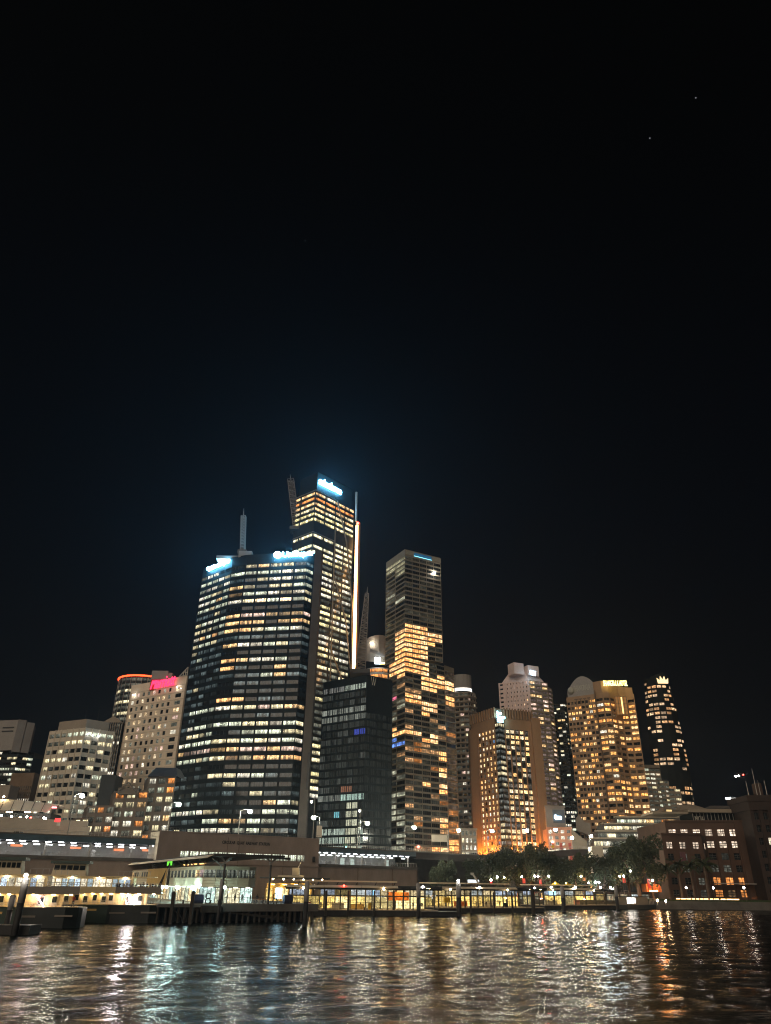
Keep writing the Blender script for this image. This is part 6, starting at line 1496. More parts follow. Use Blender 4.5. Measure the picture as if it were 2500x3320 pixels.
# ---- first jetty: deck on piles, clad terminal, big canopy
f_ = Vector((.894, .447, 0)); b_ = Vector((-.447, .894, 0))
def jetty_one():
    J = atz(500, 2994, 0); DZ = 3.3
    t = thing('timber_wharf', 'high wharf deck on dark timber piles in front of the glazed terminal', 'wharf', (J.x, J.y, 0))
    Pt = lambda u, v, z: Vector((J.x, J.y, 0)) + f_ * u + b_ * v + Vector((0, 0, z))
    LEN = 33.5
    b = MB(); b.obox(Pt(0, 0, DZ - .25), f_ * LEN, b_ * 92, (0, 0, .25)); b.build('deck', M['deck'], t)
    b = MB(); b.obox(Pt(13, -.25, DZ - 1.35), f_ * (LEN - 13), b_ * .24, (0, 0, 1.3)); b.obox(Pt(0, -.25, DZ - .6), f_ * 13, b_ * .24, (0, 0, .5)); b.build('edge_beam', M['concrete_dark'], t)
    b = MB(); b.obox(Pt(8.5, -1.2, DZ - 1.5), f_ * 4, b_ * .95, (0, 0, 1.2)); b.build('fender_box', M['timber'], t)
    for k in range(26):
        u = .6 + k * 1.28 + rng.uniform(-.25, .25)
        for v in (.3, 4.5):
            p = MB(); p.bar(Pt(u, v, -2), Pt(u, v, DZ - .27), rng.uniform(.2, .34), n=7); p.build('pile', M['timber'], t)
    b = MB(); b.obox(Pt(0, 7, -.5), f_ * LEN, b_ * .3, (0, 0, DZ)); b.build('inner_wall', M['pile_dark'], t)
    b = MB()
    for k in range(4): b.bar(Pt(rng.uniform(0, 28), .1, rng.uniform(.2, .8)), Pt(rng.uniform(0, 30), .1, rng.uniform(2, 2.8)), .12, n=5)
    b.build('cross_brace', M['timber'], t)
    for k, u in enumerate((3.0, 5.2, 10.6, 12.2)): b = MB(); q = Pt(u, .8, DZ); b.bar(q, q + Vector((0, 0, .5)), .16, n=8); b.bar(q + Vector((0, 0, .5)), q + Vector((0, 0, .62)), .26, n=8); b.build('bollard', M['dark_steel'], t)
    b = MB()
    for k in range(34): b.box(Pt(13.2 + k * .58, .3, DZ + .55), (.05, .05, 1.1))
    b.bar(Pt(13.2, .3, DZ + 1.1), Pt(33, .3, DZ + 1.1), .04, n=4); b.build('railing', M['dark_steel'], t)
    # terminal
    T = Building('wharf_terminal', 'two-storey wharf terminal with cream cladding, window band and brightly lit glazed ground floor', (J.x, J.y, DZ), 'terminal')
    c0 = Pt(9.8, 4.5, 0); c1 = Pt(20.3, 4.5, 0); s1 = Pt(9.8, 88, 0)
    pal = [(.8, .85, .6), (.95, .85, .55), (.6, .8, .72), (1., .75, .4)]
    shop = lambda i, j, c: sc(rng.choice(pal), rng.uniform(.45, 1.0))
    T.face(s1, c0, DZ + .02, 6.2, 26, 1, shop, M['dark_steel'], op=(.02, .98, .02, .97), mull=(3, 1), style='shop', depth=.15); T.face(c0, c1, DZ + .02, 6.2, 4, 1, shop, M['dark_steel'], op=(.02, .98, .02, .97), mull=(3, 1), style='shop', depth=.15)
    # upper storey overhangs
    o1 = Pt(9.2, 3.4, 0); o2 = Pt(11.6, 2.6, 0); o3 = Pt(18.6, 2.6, 0); o4 = Pt(20.6, 4.2, 0); o0 = Pt(9.2, 88, 0)
    def wins(i, j, c):
        if i < 8 and i % 4 == 3: return 'wall'
        r = rng.random(); return sc(WARM, .6) if r < .10 else (sc((.5, .35, .35), .6) if r < .2 else sc((.07, .075, .06), rng.uniform(.4, 1.6)))
    for a, c, n in ((o0, o1, 24), (o1, o2, 1), (o2, o3, 3), (o3, o4, 1)):
        T.face(a, c, 7.95, 9.45, n, 1, wins, M['cream'], op=(.02, .98, .02, .98), mull=(3, 2), depth=.2); T.plain(a, c, 9.45, 10.1, M['cream'])
    T.prism([o0, o1, o2, o3, o4, Pt(20.6, 88, 0)], 6.25, 6.35, M['cream']); T.cap([o0, o1, o2, o3, o4, Pt(20.6, 88, 0)], 10.1, M['roof_dark'])
    T.plain(o4, Pt(20.6, 88, 0), 6.3, 10.1, M['cream']); T.plain(c1, Pt(20.3, 88, 0), DZ, 6.25, M['dark_clad'])
    to = T.finish()
    def panels(a, c, n, m=None):
        d = (c - a).normalized(); nn = Vector((d.y, -d.x, 0)); L = (c - a).length
        for i in range(n):
            for j in range(3):
                p = MB(); p.obox(lerp(a, c, i / n) + d * .03 + nn * .02 + Vector((0, 0, 6.38 + .52 * j)), d * (L / n - .06), nn * .05, (0, 0, .48)); p.build('cladding_panel', m or M['cream'], to)
    panels(o0, o1, 24); panels(o1, o2, 1); panels(o2, o3, 3); panels(o3, o4, 1)
    b = MB(); a, c = lerp(o0, o1, .30), lerp(o0, o1, .58); nn = Vector((f_.x, f_.y, 0)) * -1; b.obox(a + nn * .12 + Vector((0, 0, 4.2)), c - a, nn * .08, (0, 0, 5.9)); b.build('ochre_panel', M['ochre'], to)
    for k in range(16):
        q = lerp(s1, c0, (k + .5) / 16); l = MB(); l.box((q.x - .9, q.y - .5, 6.16), (.8, .4, .1)); l.build('soffit_light', em('soffit_%d' % k, (.85, 1., .88), 5.), to)
    for k in range(4): q = lerp(c0, c1, (k + .5) / 4) - b_ * .8; l = MB(); l.box((q.x, q.y, 6.16), (.8, .4, .1)); l.build('soffit_light', em('soffit_f%d' % k, (1., .9, .68), 7.), to)
    for q in (lerp(o0, o1, .58), lerp(o0, o1, .40)): l = MB(); l.box((q.x - 1.2, q.y - 1, 5.0), (.5, .5, .3)); l.build('panel_uplight', em('ochre_up_%d' % int(q.x), (1., .75, .35), 12.), to)
    b = MB(); q = Pt(9.0, 9.0, 5.3); b.obox(q, -b_ * 1.9, -f_ * .1, (0, 0, 1.1)); b.build('information_screen', E_BLUE, to)
    for k in range(3): l = MB(); q = Pt(8.4 - .8 * k, 8 + 9 * k, 6.0); l.ball(q, .26); l.build('bright_lamp', E_TEAL, to)
    # canopy
    zc = 12.15; k0 = atz(694, 2768, zc); cv = Vector((k0.x, k0.y, 0))
    C = thing('wharf_canopy', 'broad flat canopy roof on curved-bracket posts over the wharf terminal', 'canopy', (cv.x, cv.y, DZ))
    b = MB(); b.obox(cv + Vector((0, 0, zc - .25)), f_ * 15, b_ * 98, (0, 0, .3)); b.build('roof_slab', M['roof_dark'], C)
    n8 = 12
    for k in range(n8):
        p = MB(); p.obox(cv + b_ * (98 * k / n8 + .06) - f_ * 1.25 + Vector((0, 0, zc - .75)), f_ * 1.2 + Vector((0, 0, .5)), b_ * (98 / n8 - .12), (0, 0, .12)); p.build('fascia_panel', M['roof_cream'], C)
    b = MB(); b.obox(cv - b_ * .6 + Vector((0, 0, zc - .5)), f_ * 8, b_ * .5, (0, 0, .55)); b.obox(cv + f_ * 8 - b_ * .6 + Vector((0, 0, zc - .5)), f_ * 8 + Vector((0, 0, -.25)), b_ * .5, (0, 0, .4)); b.build('gable_beam', M['dark_steel'], C)
    b = MB()
    for k in range(9):
        q = cv + b_ * (4 + 10.5 * k) + f_ * .8 + Vector((0, 0, zc - .7)); b.bar(q, q + f_ * 2 + Vector((0, 0, -1.2)), .13, n=5); b.bar(q + f_ * 4, q + f_ * 2 + Vector((0, 0, -1.2)), .13, n=5); b.bar(q + f_ * 2 + Vector((0, 0, -1.2)), q + f_ * 2 + Vector((0, 0, -1.9)), .1, n=5)
    b.build('truss', M['grey_panel'], C)
    for u, v in ((2.6, .5), (12.2, .5), (2.6, 34), (2.6, 62)):
        q = cv + f_ * u + b_ * v; b = MB(); b.bar(q + Vector((0, 0, DZ)), q + Vector((0, 0, 10.4)), .24, .2, n=8); p = MB()
        for s_ in (-1, 1):
            pr = q + Vector((0, 0, 10.2))
            for i in range(5): x = q + f_ * (s_ * 2.0 * (1 - math.cos((i + 1) * .314))) + Vector((0, 0, 10.2 + 1.6 * math.sin((i + 1) * .314))); p.bar(pr, x, .17, n=5); pr = x
        b.build('post', M['dark_steel'], C); p.build('curved_bracket', M['grey_panel'], C)
    for v in (40, 44):
        q = cv + b_ * 42 + f_ * .6; b = MB(); b.bar(q + Vector((0, 0, zc - .8)), cv + b_ * (42 + (v - 42) * 2.4) - f_ * .6 + Vector((0, 0, DZ + 2.5)), .32, n=6); b.build('raking_strut', M['timber'], C)
    for k in range(2): g = MB(); q = cv + b_ * (40 + 3.2 * k) + f_ * .4; g.obox(q + Vector((0, 0, zc - 1.5)), b_ * 2.2, f_ * .1, (0, 0, .9)); g.build('green_panel', E_GREEN, C)
    for k in range(3): g = MB(); q = cv + b_ * (18 + 8 * k) + f_ * 3; g.obox(q + Vector((0, 0, zc - 1.5)), b_ * 5, f_ * .2, (0, 0, .22)); g.build('warm_tube', em('canopy_tube_%d' % k, (1., .55, .18), 2.0), C)
    # deck furniture
    q = Pt(10.2, 1.4, DZ); b = MB()
    for z in (.45, 1.35):
        pts = [q + Vector((0, 0, z)) + f_ * (.5 * math.cos(a * math.pi / 8)) + Vector((0, 0, .5 * math.sin(a * math.pi / 8))) for a in range(17)]
        for x, y in zip(pts, pts[1:]): b.bar(x, y, .1, n=5)
    tag(b.build('cable_wheel', M['dark_steel'], loc=q), 'pair of stacked black mooring wheels on the wharf deck left of the tall post', 'wheel')
    q = Pt(24.2, 1.0, DZ); b = MB()
    for z in (.45, 1.35):
        pts = [q + Vector((0, 0, z)) + f_ * (.5 * math.cos(a * math.pi / 8)) + Vector((0, 0, .5 * math.sin(a * math.pi / 8))) for a in range(17)]
        for x, y in zip(pts, pts[1:]): b.bar(x, y, .1, n=5)
    tag(b.build('cable_wheel', M['dark_steel'], loc=q), 'pair of stacked black mooring wheels near the right end of the wharf deck', 'wheel')
    for u, lab in ((8.3, 'dark rounded covered drum on the wharf deck behind the fender box'), (27.2, 'navy covered drum near the right end of the wharf deck')):
        q = Pt(u, 1.6, DZ); b = MB(); b.bar(q - f_ * .9 + Vector((0, 0, .8)), q + f_ * .9 + Vector((0, 0, .8)), .85, n=12); tag(b.build('covered_drum', M['navy'], loc=q), lab, 'drum')
    q = Pt(25.6, 3.0, DZ); b = MB(); b.box(q + Vector((0, 0, 1.9)), (1.3, .2, 2.0), .46); tg = thing('lit_panel', 'bright blue-white information panel at the right end of the wharf', 'sign', q); b.build('screen', em('wharf_panel_light', (.5, .85, 1.), 7.), tg); b = MB(); b.bar(q, q + Vector((0, 0, .95)), .08); b.build('post', M['steel'], tg)
    for k in range(6): person(Pt(14 + 1.7 * k + rng.uniform(-.4, .4), rng.uniform(1.5, 3.5), DZ), rng.choice((0, 2, 3)), rng.uniform(-3, 3), ORD[k] + ' person from the left on the wharf deck before the lit terminal', 'people on the wharf')
    # bench
    q = Pt(20.5, 1.6, DZ); tb = thing('slatted_bench', 'red-brown bench with pale legs on the lit wharf deck', 'bench', q); b = MB(); b.obox(q + Vector((0, 0, .75)), f_ * 2.2, b_ * .5, (0, 0, .1)); b.build('seat', M['coral'], tb)
    for u in (.1, 1.9): b = MB(); b.bar(q + f_ * u, q + f_ * (u + .35) + Vector((0, 0, .75)), .06); b.bar(q + f_ * (u + .35), q + f_ * u + Vector((0, 0, .75)), .06); b.build('leg', M['pale_frame'], tb)
    # lamps on the wharf face
    for px, py, Y, m in ((526, 2877, 166, E_TEAL), (574, 2877, 168, E_TEAL), (624, 2877, 168, E_TEAL), (729, 2877, 162, E_TEAL)):
        q = at(px, py, Y); tl = thing('wharf_lamp', {526: 'leftmost teal lamp before the glazed wharf terminal', 574: 'teal lamp above the left timber pile cluster', 624: 'teal lamp above the right timber pile cluster', 729: 'bright white lamp beside the tall wharf post'}[px], 'lamp', (q.x, q.y, DZ)); lamp_ball(tl, 'globe', q, .26, m); b = MB(); b.bar((q.x, q.y + .2, DZ), q + Vector((0, .2, 0)), .06); b.build('pole', M['steel'], tl)
jetty_one()

# ---- free-standing piles
def pile(px, yt, yw, r, label, group='mooring piles', two=True, lamp=None, square=False):
    p = atz(px[1], yw, 0); top = at(px[0], yt, p.y).z; t = thing('mooring_pile', label, 'pile', (p.x, p.y, 0), group); b = MB(); mid = top * .55 if two else 0
    n = 4 if square else 12
    if two:
        b.bar((p.x, p.y, -2), (p.x, p.y, mid), r, n=n); b.build('lower_shaft', M['pile_dark'], t, smooth=not square); b = MB()
    b.bar((p.x, p.y, mid if two else -2), (p.x, p.y, top - .3), r * 1.03, n=n); b.build('upper_shaft', M['pile_grey'] if two else M['timber'], t, smooth=not square)
    b = MB(); b.bar((p.x, p.y, top - .3), (p.x, p.y, top), r * 1.06, r * .6, n=n); b.build('cap', M['pile_grey'] if two else M['timber'], t)
    if lamp: lamp_ball(t, 'lamp', Vector((p.x, p.y - r * .5, top + .3)), .3, lamp)
pile((78, 45), 2846, 3032, .5, 'tall two-tone pile with a white lamp at the far left', lamp=E_GLOBE)
pile((35, 18), 2900, 3014, .45, 'shorter two-tone pile left of the tall lamp pile', lamp=None)
pile((992, 988), 2857, 3006, .45, 'two-tone round pile standing alone right of the wharf deck')
pile((1357, 1357), 2862, 2972, .5, 'two-tone pile at the near corner of the middle pontoon')
pile((1489, 1489), 2860, 2972, .62, 'thick two-tone pile with a warm lamp before the middle pontoon', lamp=E_GLOBE)
pile((1731, 1731), 2870, 2966, .55, 'dark thick pile right of the second pavilion', two=False)
pile((1829, 1829), 2874, 2958, .6, 'two-tone pile before the third pavilion')
pile((2002, 2004), 2872, 2950, .6, 'two-tone pile beside the lit water taxi')
pile((565, 551), 2890, 2997, .42, 'left timber pile of the pair before the terminal', two=False, square=True); pile((629, 615), 2888, 2997, .42, 'right timber pile of the pair before the terminal', two=False, square=True)
pile((735, 705), 2850, 2997, .32, 'tall slim pile beside the bright wharf lamp', two=True)
for k, px in enumerate((1055, 1128, 1213, 1276)): pile((px, px), 2887, 2970, .28, ('first', 'second', 'third', 'fourth')[k] + ' slim dark pile from the left along the first lit pavilion', two=False)
for k, px in enumerate((1527, 1604, 1663)): pile((px, px), 2893, 2962, .28, ('first', 'second', 'third')[k] + ' slim dark pile from the left along the second lit pavilion', two=False)
b = MB(); p = atz(-10, 3028, 0); b.box((p.x - 4, p.y + 1, .5), (18, 4, 1.3)); tag(b.build('mooring_pontoon', M['pile_dark'], loc=(p.x, p.y, 0)), 'low black pontoon at the left edge beneath the tall lamp pile', 'pontoon')

# ---- floating pontoons with lit pavilions
def pavilion_jetty(px0, px1, yw, slope, label, seed, nbay, accents):
    rr = random.Random(seed); a, c = atz(px0, yw, 0), atz(px1, yw - slope, 0); d = (c - a).normalized(); n = Vector((-d.y, d.x, 0)); L = (c - a).length; D = 13.0
    P = lambda u, v, z: Vector((a.x, a.y, 0)) + d * u + n * v + Vector((0, 0, z)); DZ = 1.35
    t = thing('ferry_pontoon', label, 'pontoon', (a.x, a.y, 0))
    b = MB(); b.obox(P(0, 0, -.8), d * L, n * D, (0, 0, DZ + .6)); b.build('float', M['pile_dark'], t)
    b = MB(); b.obox(P(-.1, -.1, DZ - .2), d * (L + .2), n * (D + .2), (0, 0, .2)); b.build('deck', M['deck'], t)
    for k in range(nbay + 1):
        for v in (1.2, D - 1.5):
            p = MB(); q = P(.6 + (L - 1.2) * k / nbay, v, 0); p.box((q.x, q.y, (DZ + 6.3) / 2), (.32, .32, 6.3 - DZ), math.atan2(d.y, d.x)); p.build('post', M['dark_steel'], t)
    b = MB(); b.obox(P(.4, 1.1, 4.3), d * (L - .8), n * .25, (0, 0, .22)); b.obox(P(.4, D - 1.6, 4.3), d * (L - .8), n * .25, (0, 0, .22)); b.build('beam', M['dark_steel'], t)
    b = MB(); b.obox(P(-1.2, -.6, 6.32), d * (L + 2.4), n * (D + 1), (0, 0, .16)); b.build('roof_slab', M['roof_dark'], t)
    e_ = .72 * L
    k0 = 0
    for k in range(6):
        p = MB(); p.obox(P(-1.2 + (e_ + 1.2) * k / 6 + .04, -1.4, 6.3), d * ((e_ + 1.2) / 6 - .08), n * .8 + Vector((0, 0, .45)), (0, 0, .1)); p.build('fascia_panel', M['roof_cream'], t)
    b = MB(); b.obox(P(e_, -1.2, 6.35), d * (L - e_ + 1.0), n * .8, (0, 0, .5)); b.build('hip_fascia', M['roof_dark'], t)
    b = MB(); b.obox(P(1.5, 3.5, 7.6), d * (L * .7), n * (D - 3), (0, 0, .35)); b.build('upper_roof', M['roof_cream'], t)
    b = MB()
    for k in range(6): b.bar(P(2 + L * .66 * k / 5, 4, 6.5), P(2.6 + L * .66 * k / 5, 4, 7.6), .12, n=5)
    b.build('roof_strut', M['dark_steel'], t)
    b = MB(); b.obox(P(-1.2, -.55, 5.85), d * (L + 2.4), n * .15, (0, 0, .45)); b.build('added_valance', M['roof_dark'], t)  # added edge board that keeps the ceiling lights out of sight
    # ceiling lamps
    for k in range(nbay * 2):
        l = MB(); q = P(1.0 + (L - 2) * (k + .5) / (nbay * 2), 5.0 if k % 2 else 9.0, 6.2); l.box(q, (1.1, .3, .1), math.atan2(d.y, d.x)); l.build('ceiling_light', E_YEL, t)
    # rear screens: lit bays
    for k in range(nbay):
        w = (L - 1.2) / nbay * .94; me = winmesh(w, 2.7, 4, 2, 'shop', M['frame'], .1)[0]
        for zc, kk in ((DZ + 1.4, 1.0), (DZ + 3.9, .55)):
            if rr.random() < .12: continue
            o = bpy.data.objects.new('glass_screen', me if zc < 4 else winmesh(w, 1.6, 4, 1, 'shop', M['frame'], .1)[0]); COL.objects.link(o); o.parent = t; o.location = P(.6 + (L - 1.2) * (k + .5) / nbay, D - 1.0, zc) - WL[t]; o.rotation_euler = (0, 0, math.atan2(d.y, d.x))
            base = rr.choice([(1., .72, .22), (1., .66, .18), (.95, .75, .32)]) if zc < 4 else rr.choice([(.8, .6, .25), (.45, .5, .5), (.7, .55, .3), (.5, .6, .75)])
            o.color = (*sc(base, rr.uniform(.18, 1.0) * kk), 1)
    for (k, m, u, v, w, h, z0, nm) in accents:
        q = P(L * u, v, DZ + z0 + h / 2); b = MB(); b.box(q, (w, .7, h), math.atan2(d.y, d.x)); b.build(nm, m, t)
    for k in range(4): lamp_ball(t, 'edge_lamp', P(L * (.08 + .27 * k), -1.5, 6.75 if k % 2 else 6.1), .24, E_RED if (seed == 1 and k == 1) else (E_GLOBE if k % 2 else E_WARM))
    # front balustrades of glass with a rail, gates
    b = MB()
    for k in range(nbay * 3): b.box(P(.8 + (L - 1.6) * k / (nbay * 3), 1.0, DZ + .55), (.05, .05, 1.1))
    b.bar(P(.6, 1.0, DZ + 1.1), P(L - .6, 1.0, DZ + 1.1), .04, n=4); b.bar(P(.6, 1.0, DZ + .2), P(L - .6, 1.0, DZ + .2), .03, n=4); b.build('railing', M['dark_steel'], t)
    for k in range(3): b = MB(); q = P(L * (k + .5) / 3, .5, DZ); b.bar(q, q + Vector((0, 0, .45)), .14, n=8); b.bar(q + Vector((0, 0, .45)), q + Vector((0, 0, .55)), .24, n=8); b.build('bollard', M['dark_steel'], t)
    for k, u_ in enumerate(sorted(rr.uniform(2, L - 2) for _ in range(rr.randint(5, 7)))): person(P(u_, rr.uniform(2.2, 8), DZ), rr.choice((0, 2, 3)), rr.uniform(-3, 3), ORD[k] + ' person from the left inside the ' + {1: 'first', 2: 'second', 3: 'third'}[seed] + ' lit pavilion from the left', 'passengers in pavilion %d' % seed)
    return P, L
pavilion_jetty(936, 1420, 2968, -3, 'first lit ferry pavilion from the left, widest, on a black pontoon', 1, 9, [(0, M['ochre'], .48, 7, 3.5, 1.2, 0, 'counter'), (0, M['orange'], .78, 10, 6, 2.0, 2.0, 'orange_hoarding'), (0, M['pale_frame'], .06, 3, 1.0, 1.6, 0, 'ticket_machine'), (0, M['yellow'], .56, 5, 1.1, 1.5, 0, 'ticket_machine'), (0, M['red'], .14, 4, .8, 1.2, .4, 'poster_stand'), (0, E_BLUE, .60, 9, .5, 1.2, 3.2, 'blue_screen'), (0, M['pale_frame'], .34, 6, 3.2, 1.4, 0, 'counter')])
pavilion_jetty(1372, 1492, 2976, 3, 'short open black landing pontoon between the first and second pavilions', 1, 2, []) if False else None
b = MB(); a, c = atz(1366, 2972, 0), atz(1494, 2972, 0); b.obox((a.x, a.y, -.8), c - a, (0, 6, 0), (0, 0, 1.9)); lp = b.build('landing_pontoon', M['pile_dark'], loc=(a.x, a.y, 0)); tag(lp, 'short open black landing pontoon between the two thick piles', 'pontoon')
pavilion_jetty(1424, 1764, 2960, 2, 'second lit ferry pavilion from the left, on a black pontoon', 2, 8, [(0, M['yellow'], .14, 4, 2.0, 1.4, 1.2, 'yellow_hoarding'), (0, M['orange'], .30, 6, 4.6, 1.3, .2, 'orange_counter'), (0, M['pale_frame'], .62, 8, 4, 1.5, 0, 'counter'), (0, M['dark_clad'], .72, 5, 1.3, 1.2, 0, 'bin')])
pavilion_jetty(1768, 2010, 2949, 2, 'third lit ferry pavilion, farthest right, beside the water taxi', 3, 7, [(0, E_BLUE, .34, 9, 3.0, 1.3, 3.0, 'blue_screen'), (0, M['coral'], .55, 5, 2.6, 1.4, 0, 'poster_stand'), (0, M['pale_frame'], .25, 7, 6, 1.3, 0, 'counter')])

# ---- arcade of lit shops along the promenade below the station and road
def arcade():
    pts = [Vector((-20, 279, 0)), Vector((6, 300, 0)), Vector((22, 316.5, 0))]
    A = Building('promenade_arcade', 'row of yellow-lit shopfronts along the promenade behind the pavilions', (-6, 290, GZ), 'shops'); pal = [(1., .72, .25), (1., .62, .2), (.9, .8, .5), (.7, .8, .8), (1., .35, .12)]
    for p, q, n in ((pts[0], pts[1], 7), (pts[1], pts[2], 5)):
        A.face(p, q, GZ, 6.0, n, 1, lambda i, j, c: sc(rng.choice(pal), rng.uniform(.35, .9)), M['concrete_dark'], op=(.05, .95, .05, .8), mull=(3, 1), style='shop', depth=.5); bk = Vector((-3, 3, 0)); A.cap([p, q, q + bk, p + bk], 6.0, M['roof_dark'])
    A.finish()
    B_ = Building('promenade_cafes', 'low row of small lit cafes under the trees behind the right pavilions', (70, 325, GZ), 'shops')
    B_.face(Vector((30, 336, 0)), Vector((112, 338, 0)), GZ, 5.6, 18, 1, lambda i, j, c: sc(rng.choice(pal), rng.uniform(.2, .8)) if rng.random() < .7 else sc(DIM, 1), M['concrete_dark'], op=(.06, .94, .05, .75), mull=(3, 1), style='shop', depth=.5); B_.cap([Vector((30, 336, 0)), Vector((112, 338, 0)), Vector((112, 343, 0)), Vector((30, 341, 0))], 5.6, M['roof_dark']); B_.finish()
    # roofline of the ferry terminal behind the first pavilion
    b = MB(); p, q = at(872, 2852, 238), at(1070, 2846, 262); z = 8.4
    t = thing('terminal_shelter', 'low shelter with a dark flat roof and a small cream mast behind the first pavilion', 'shelter', (p.x, p.y, GZ)); b.obox(Vector((p.x, p.y, z)), Vector((q.x - p.x, q.y - p.y, 0)), Vector((-4, 8, 0)), (0, 0, .4)); b.build('roof', M['roof_dark'], t)
    b = MB(); d = Vector((q.x - p.x, q.y - p.y, 0))
    for k in range(5): r_ = Vector((p.x, p.y, 0)) + d * (.04 + .23 * k) + Vector((-.3, 1.5, 0)); b.bar(r_ + Vector((0, 0, GZ)), r_ + Vector((0, 0, z)), .16, n=6)
    b.build('post', M['dark_steel'], t)
    m = MB(); r_ = Vector((p.x, p.y, z + .4)) + d * .45 + Vector((-1, 3, 0)); m.box(r_ + Vector((0, 0, 1.6)), (2.2, 2, 2.2)); m.box(r_ + Vector((-1.5, 0, .3)), (8, 2, .6)); m.build('roof_cabin', M['cream'], t); m = MB(); m.bar(r_ + Vector((.6, 0, 2.6)), r_ + Vector((2.2, 0, 6.2)), .14); m.build('mast', M['pale_frame'], t)
    for k in range(6): l = MB(); r_ = Vector((p.x, p.y, z - .2)) + d * (.06 + .16 * k) + Vector((0, .5, 0)); l.ball(r_, .2); l.build('string_lamp', E_WARM, t)
    # yellow walkway wall left of the first pavilion
    W_ = Building('yellow_hall', 'yellow-lit waiting hall between the wharf and the first pavilion', (-22, 246, GZ), 'hall'); a, c = atxz(862, 236, 4), atxz(1010, 250, 4)
    W_.face(a, c, GZ, 7.2, 6, 1, lambda i, j, c_: sc(rng.choice([(1., .70, .22), (.95, .75, .35)]), rng.uniform(.5, .9)), M['ochre'], op=(.04, .96, .04, .72), mull=(2, 1), style='shop', depth=.6); W_.cap([a, c, c + Vector((-4, 8, 0)), a + Vector((-4, 8, 0))], 7.2, M['roof_cream']); wo_ = W_.finish()
    for k in range(4): l = MB(); q = lerp(a, c, (k + .5) / 4); l.box((q.x + .3, q.y - 1.5, 6.8), (1, .3, .1)); l.build('ceiling_light', E_YEL, wo_)
    b = MB(); q = lerp(a, c, .5); b.obox(Vector((a.x, a.y, .3)), Vector((c.x - a.x, c.y - a.y, 0)), Vector((2, -6, 0)), (0, 0, 1.6)); b.build('apron', M['concrete_dark'], wo_)
arcade()

# ---- trees
def leafmat():
    m, n, l, b = nt('foliage'); oi = n.new('ShaderNodeObjectInfo'); g = n.new('ShaderNodeNewGeometry'); r = n.new('ShaderNodeValToRGB'); l.new(g.outputs['Random Per Island'], r.inputs[0])
    r.color_ramp.elements[0].color = (.014, .022, .007, 1); r.color_ramp.elements[1].color = (.050, .058, .020, 1); l.new(r.outputs[0], b.inputs['Base Color']); b.inputs['Roughness'].default_value = .7
    return m
LEAF = leafmat()
def tree_meshes(seed, palm=False):
    r = random.Random(seed); tr = MB(); cr = MB()
    if palm:
        tr.bar((0, 0, 0), (.15, 0, 7.2), .26, .17, n=7)
        for k in range(22):
            a = r.uniform(0, 6.28); el = r.uniform(-.3, 1.1); p = Vector((.15, 0, 7.2)); dd = Vector((math.cos(a) * math.cos(el), math.sin(a) * math.cos(el), math.sin(el)))
            for s_ in range(7):
                q = p + dd * .42; side = dd.cross(Vector((0, 0, 1))).normalized() * (.5 * (1 - s_ / 8))
                for sg in (-1, 1): cr.quad(p, q, q + side * sg + Vector((0, 0, -.25)), p + side * sg + Vector((0, 0, -.2)))
                p = q; dd = (dd + Vector((0, 0, -.16))).normalized()
        return tr, cr
    tr.bar((0, 0, 0), (.2, .1, 2.6), .42, .3, n=8); tips = []
    for k in range(7):
        a = 6.28 * k / 7 + r.uniform(-.4, .4); ln = r.uniform(2.2, 4.2); el = r.uniform(.5, 1.2); p = Vector((.2, .1, 2.3)); q = p + Vector((math.cos(a) * math.cos(el), math.sin(a) * math.cos(el), math.sin(el))) * ln
        tr.bar(p, q, .2, .1, n=6)
        for j in range(3):
            e2 = q + Vector((r.uniform(-1.4, 1.4), r.uniform(-1.4, 1.4), r.uniform(.4, 1.9))); tr.bar(q, e2, .09, .03, n=5); tips.append(e2)
    for k in range(26): tips.append(Vector((r.gauss(0, 2.1), r.gauss(0, 2.1), r.uniform(3.0, 8.0))))
    for c in tips:
        R_ = r.uniform(.9, 1.8); k = int(120 * R_)
        for j in range(k):
            v = Vector((r.gauss(0, 1), r.gauss(0, 1), r.gauss(0, .7))).normalized() * R_ * r.uniform(.55, 1.05); p = c + v; u = Vector((r.gauss(0, 1), r.gauss(0, 1), r.gauss(0, 1))).normalized(); w = u.orthogonal().normalized(); s_ = r.uniform(.16, .34)
            cr.quad(p - u * s_, p + w * s_ * .6, p + u * s_, p - w * s_ * .6)
    return tr, cr
TP = []
for sd in (1, 2, 3):
    t_, c_ = tree_meshes(sd); a = t_.build('trunk', M['bark']); c = c_.build('crown', LEAF); TP.append((a.data, c.data)); bpy.data.objects.remove(a); bpy.data.objects.remove(c)
t_, c_ = tree_meshes(9, True); a = t_.build('trunk', M['bark']); c = c_.build('crown', LEAF); PALM = (a.data, c.data); bpy.data.objects.remove(a); bpy.data.objects.remove(c)
def tree(px, Y, ytop, w, k, label, palm=False, z0=GZ, group='trees along the promenade'):
    q = atxz(px, Y, z0); h = at(px, ytop, Y).z - z0; ref = 8.6 if not palm else 8.4; t = thing('palm_tree' if palm else 'fig_tree', label, 'tree', (q.x, q.y, z0), group); s_ = h / ref
    dat = PALM if palm else TP[k % 3]; wm = w / (2332 / (.888 * Y)) / 7.4
    for nm, me in (('trunk', dat[0]), ('crown', dat[1])):
        o = bpy.data.objects.new(nm, me); COL.objects.link(o); o.parent = t
    t.scale = (s_ if palm else wm, s_ if palm else wm, s_); t.rotation_euler = (0, 0, k * 1.9)
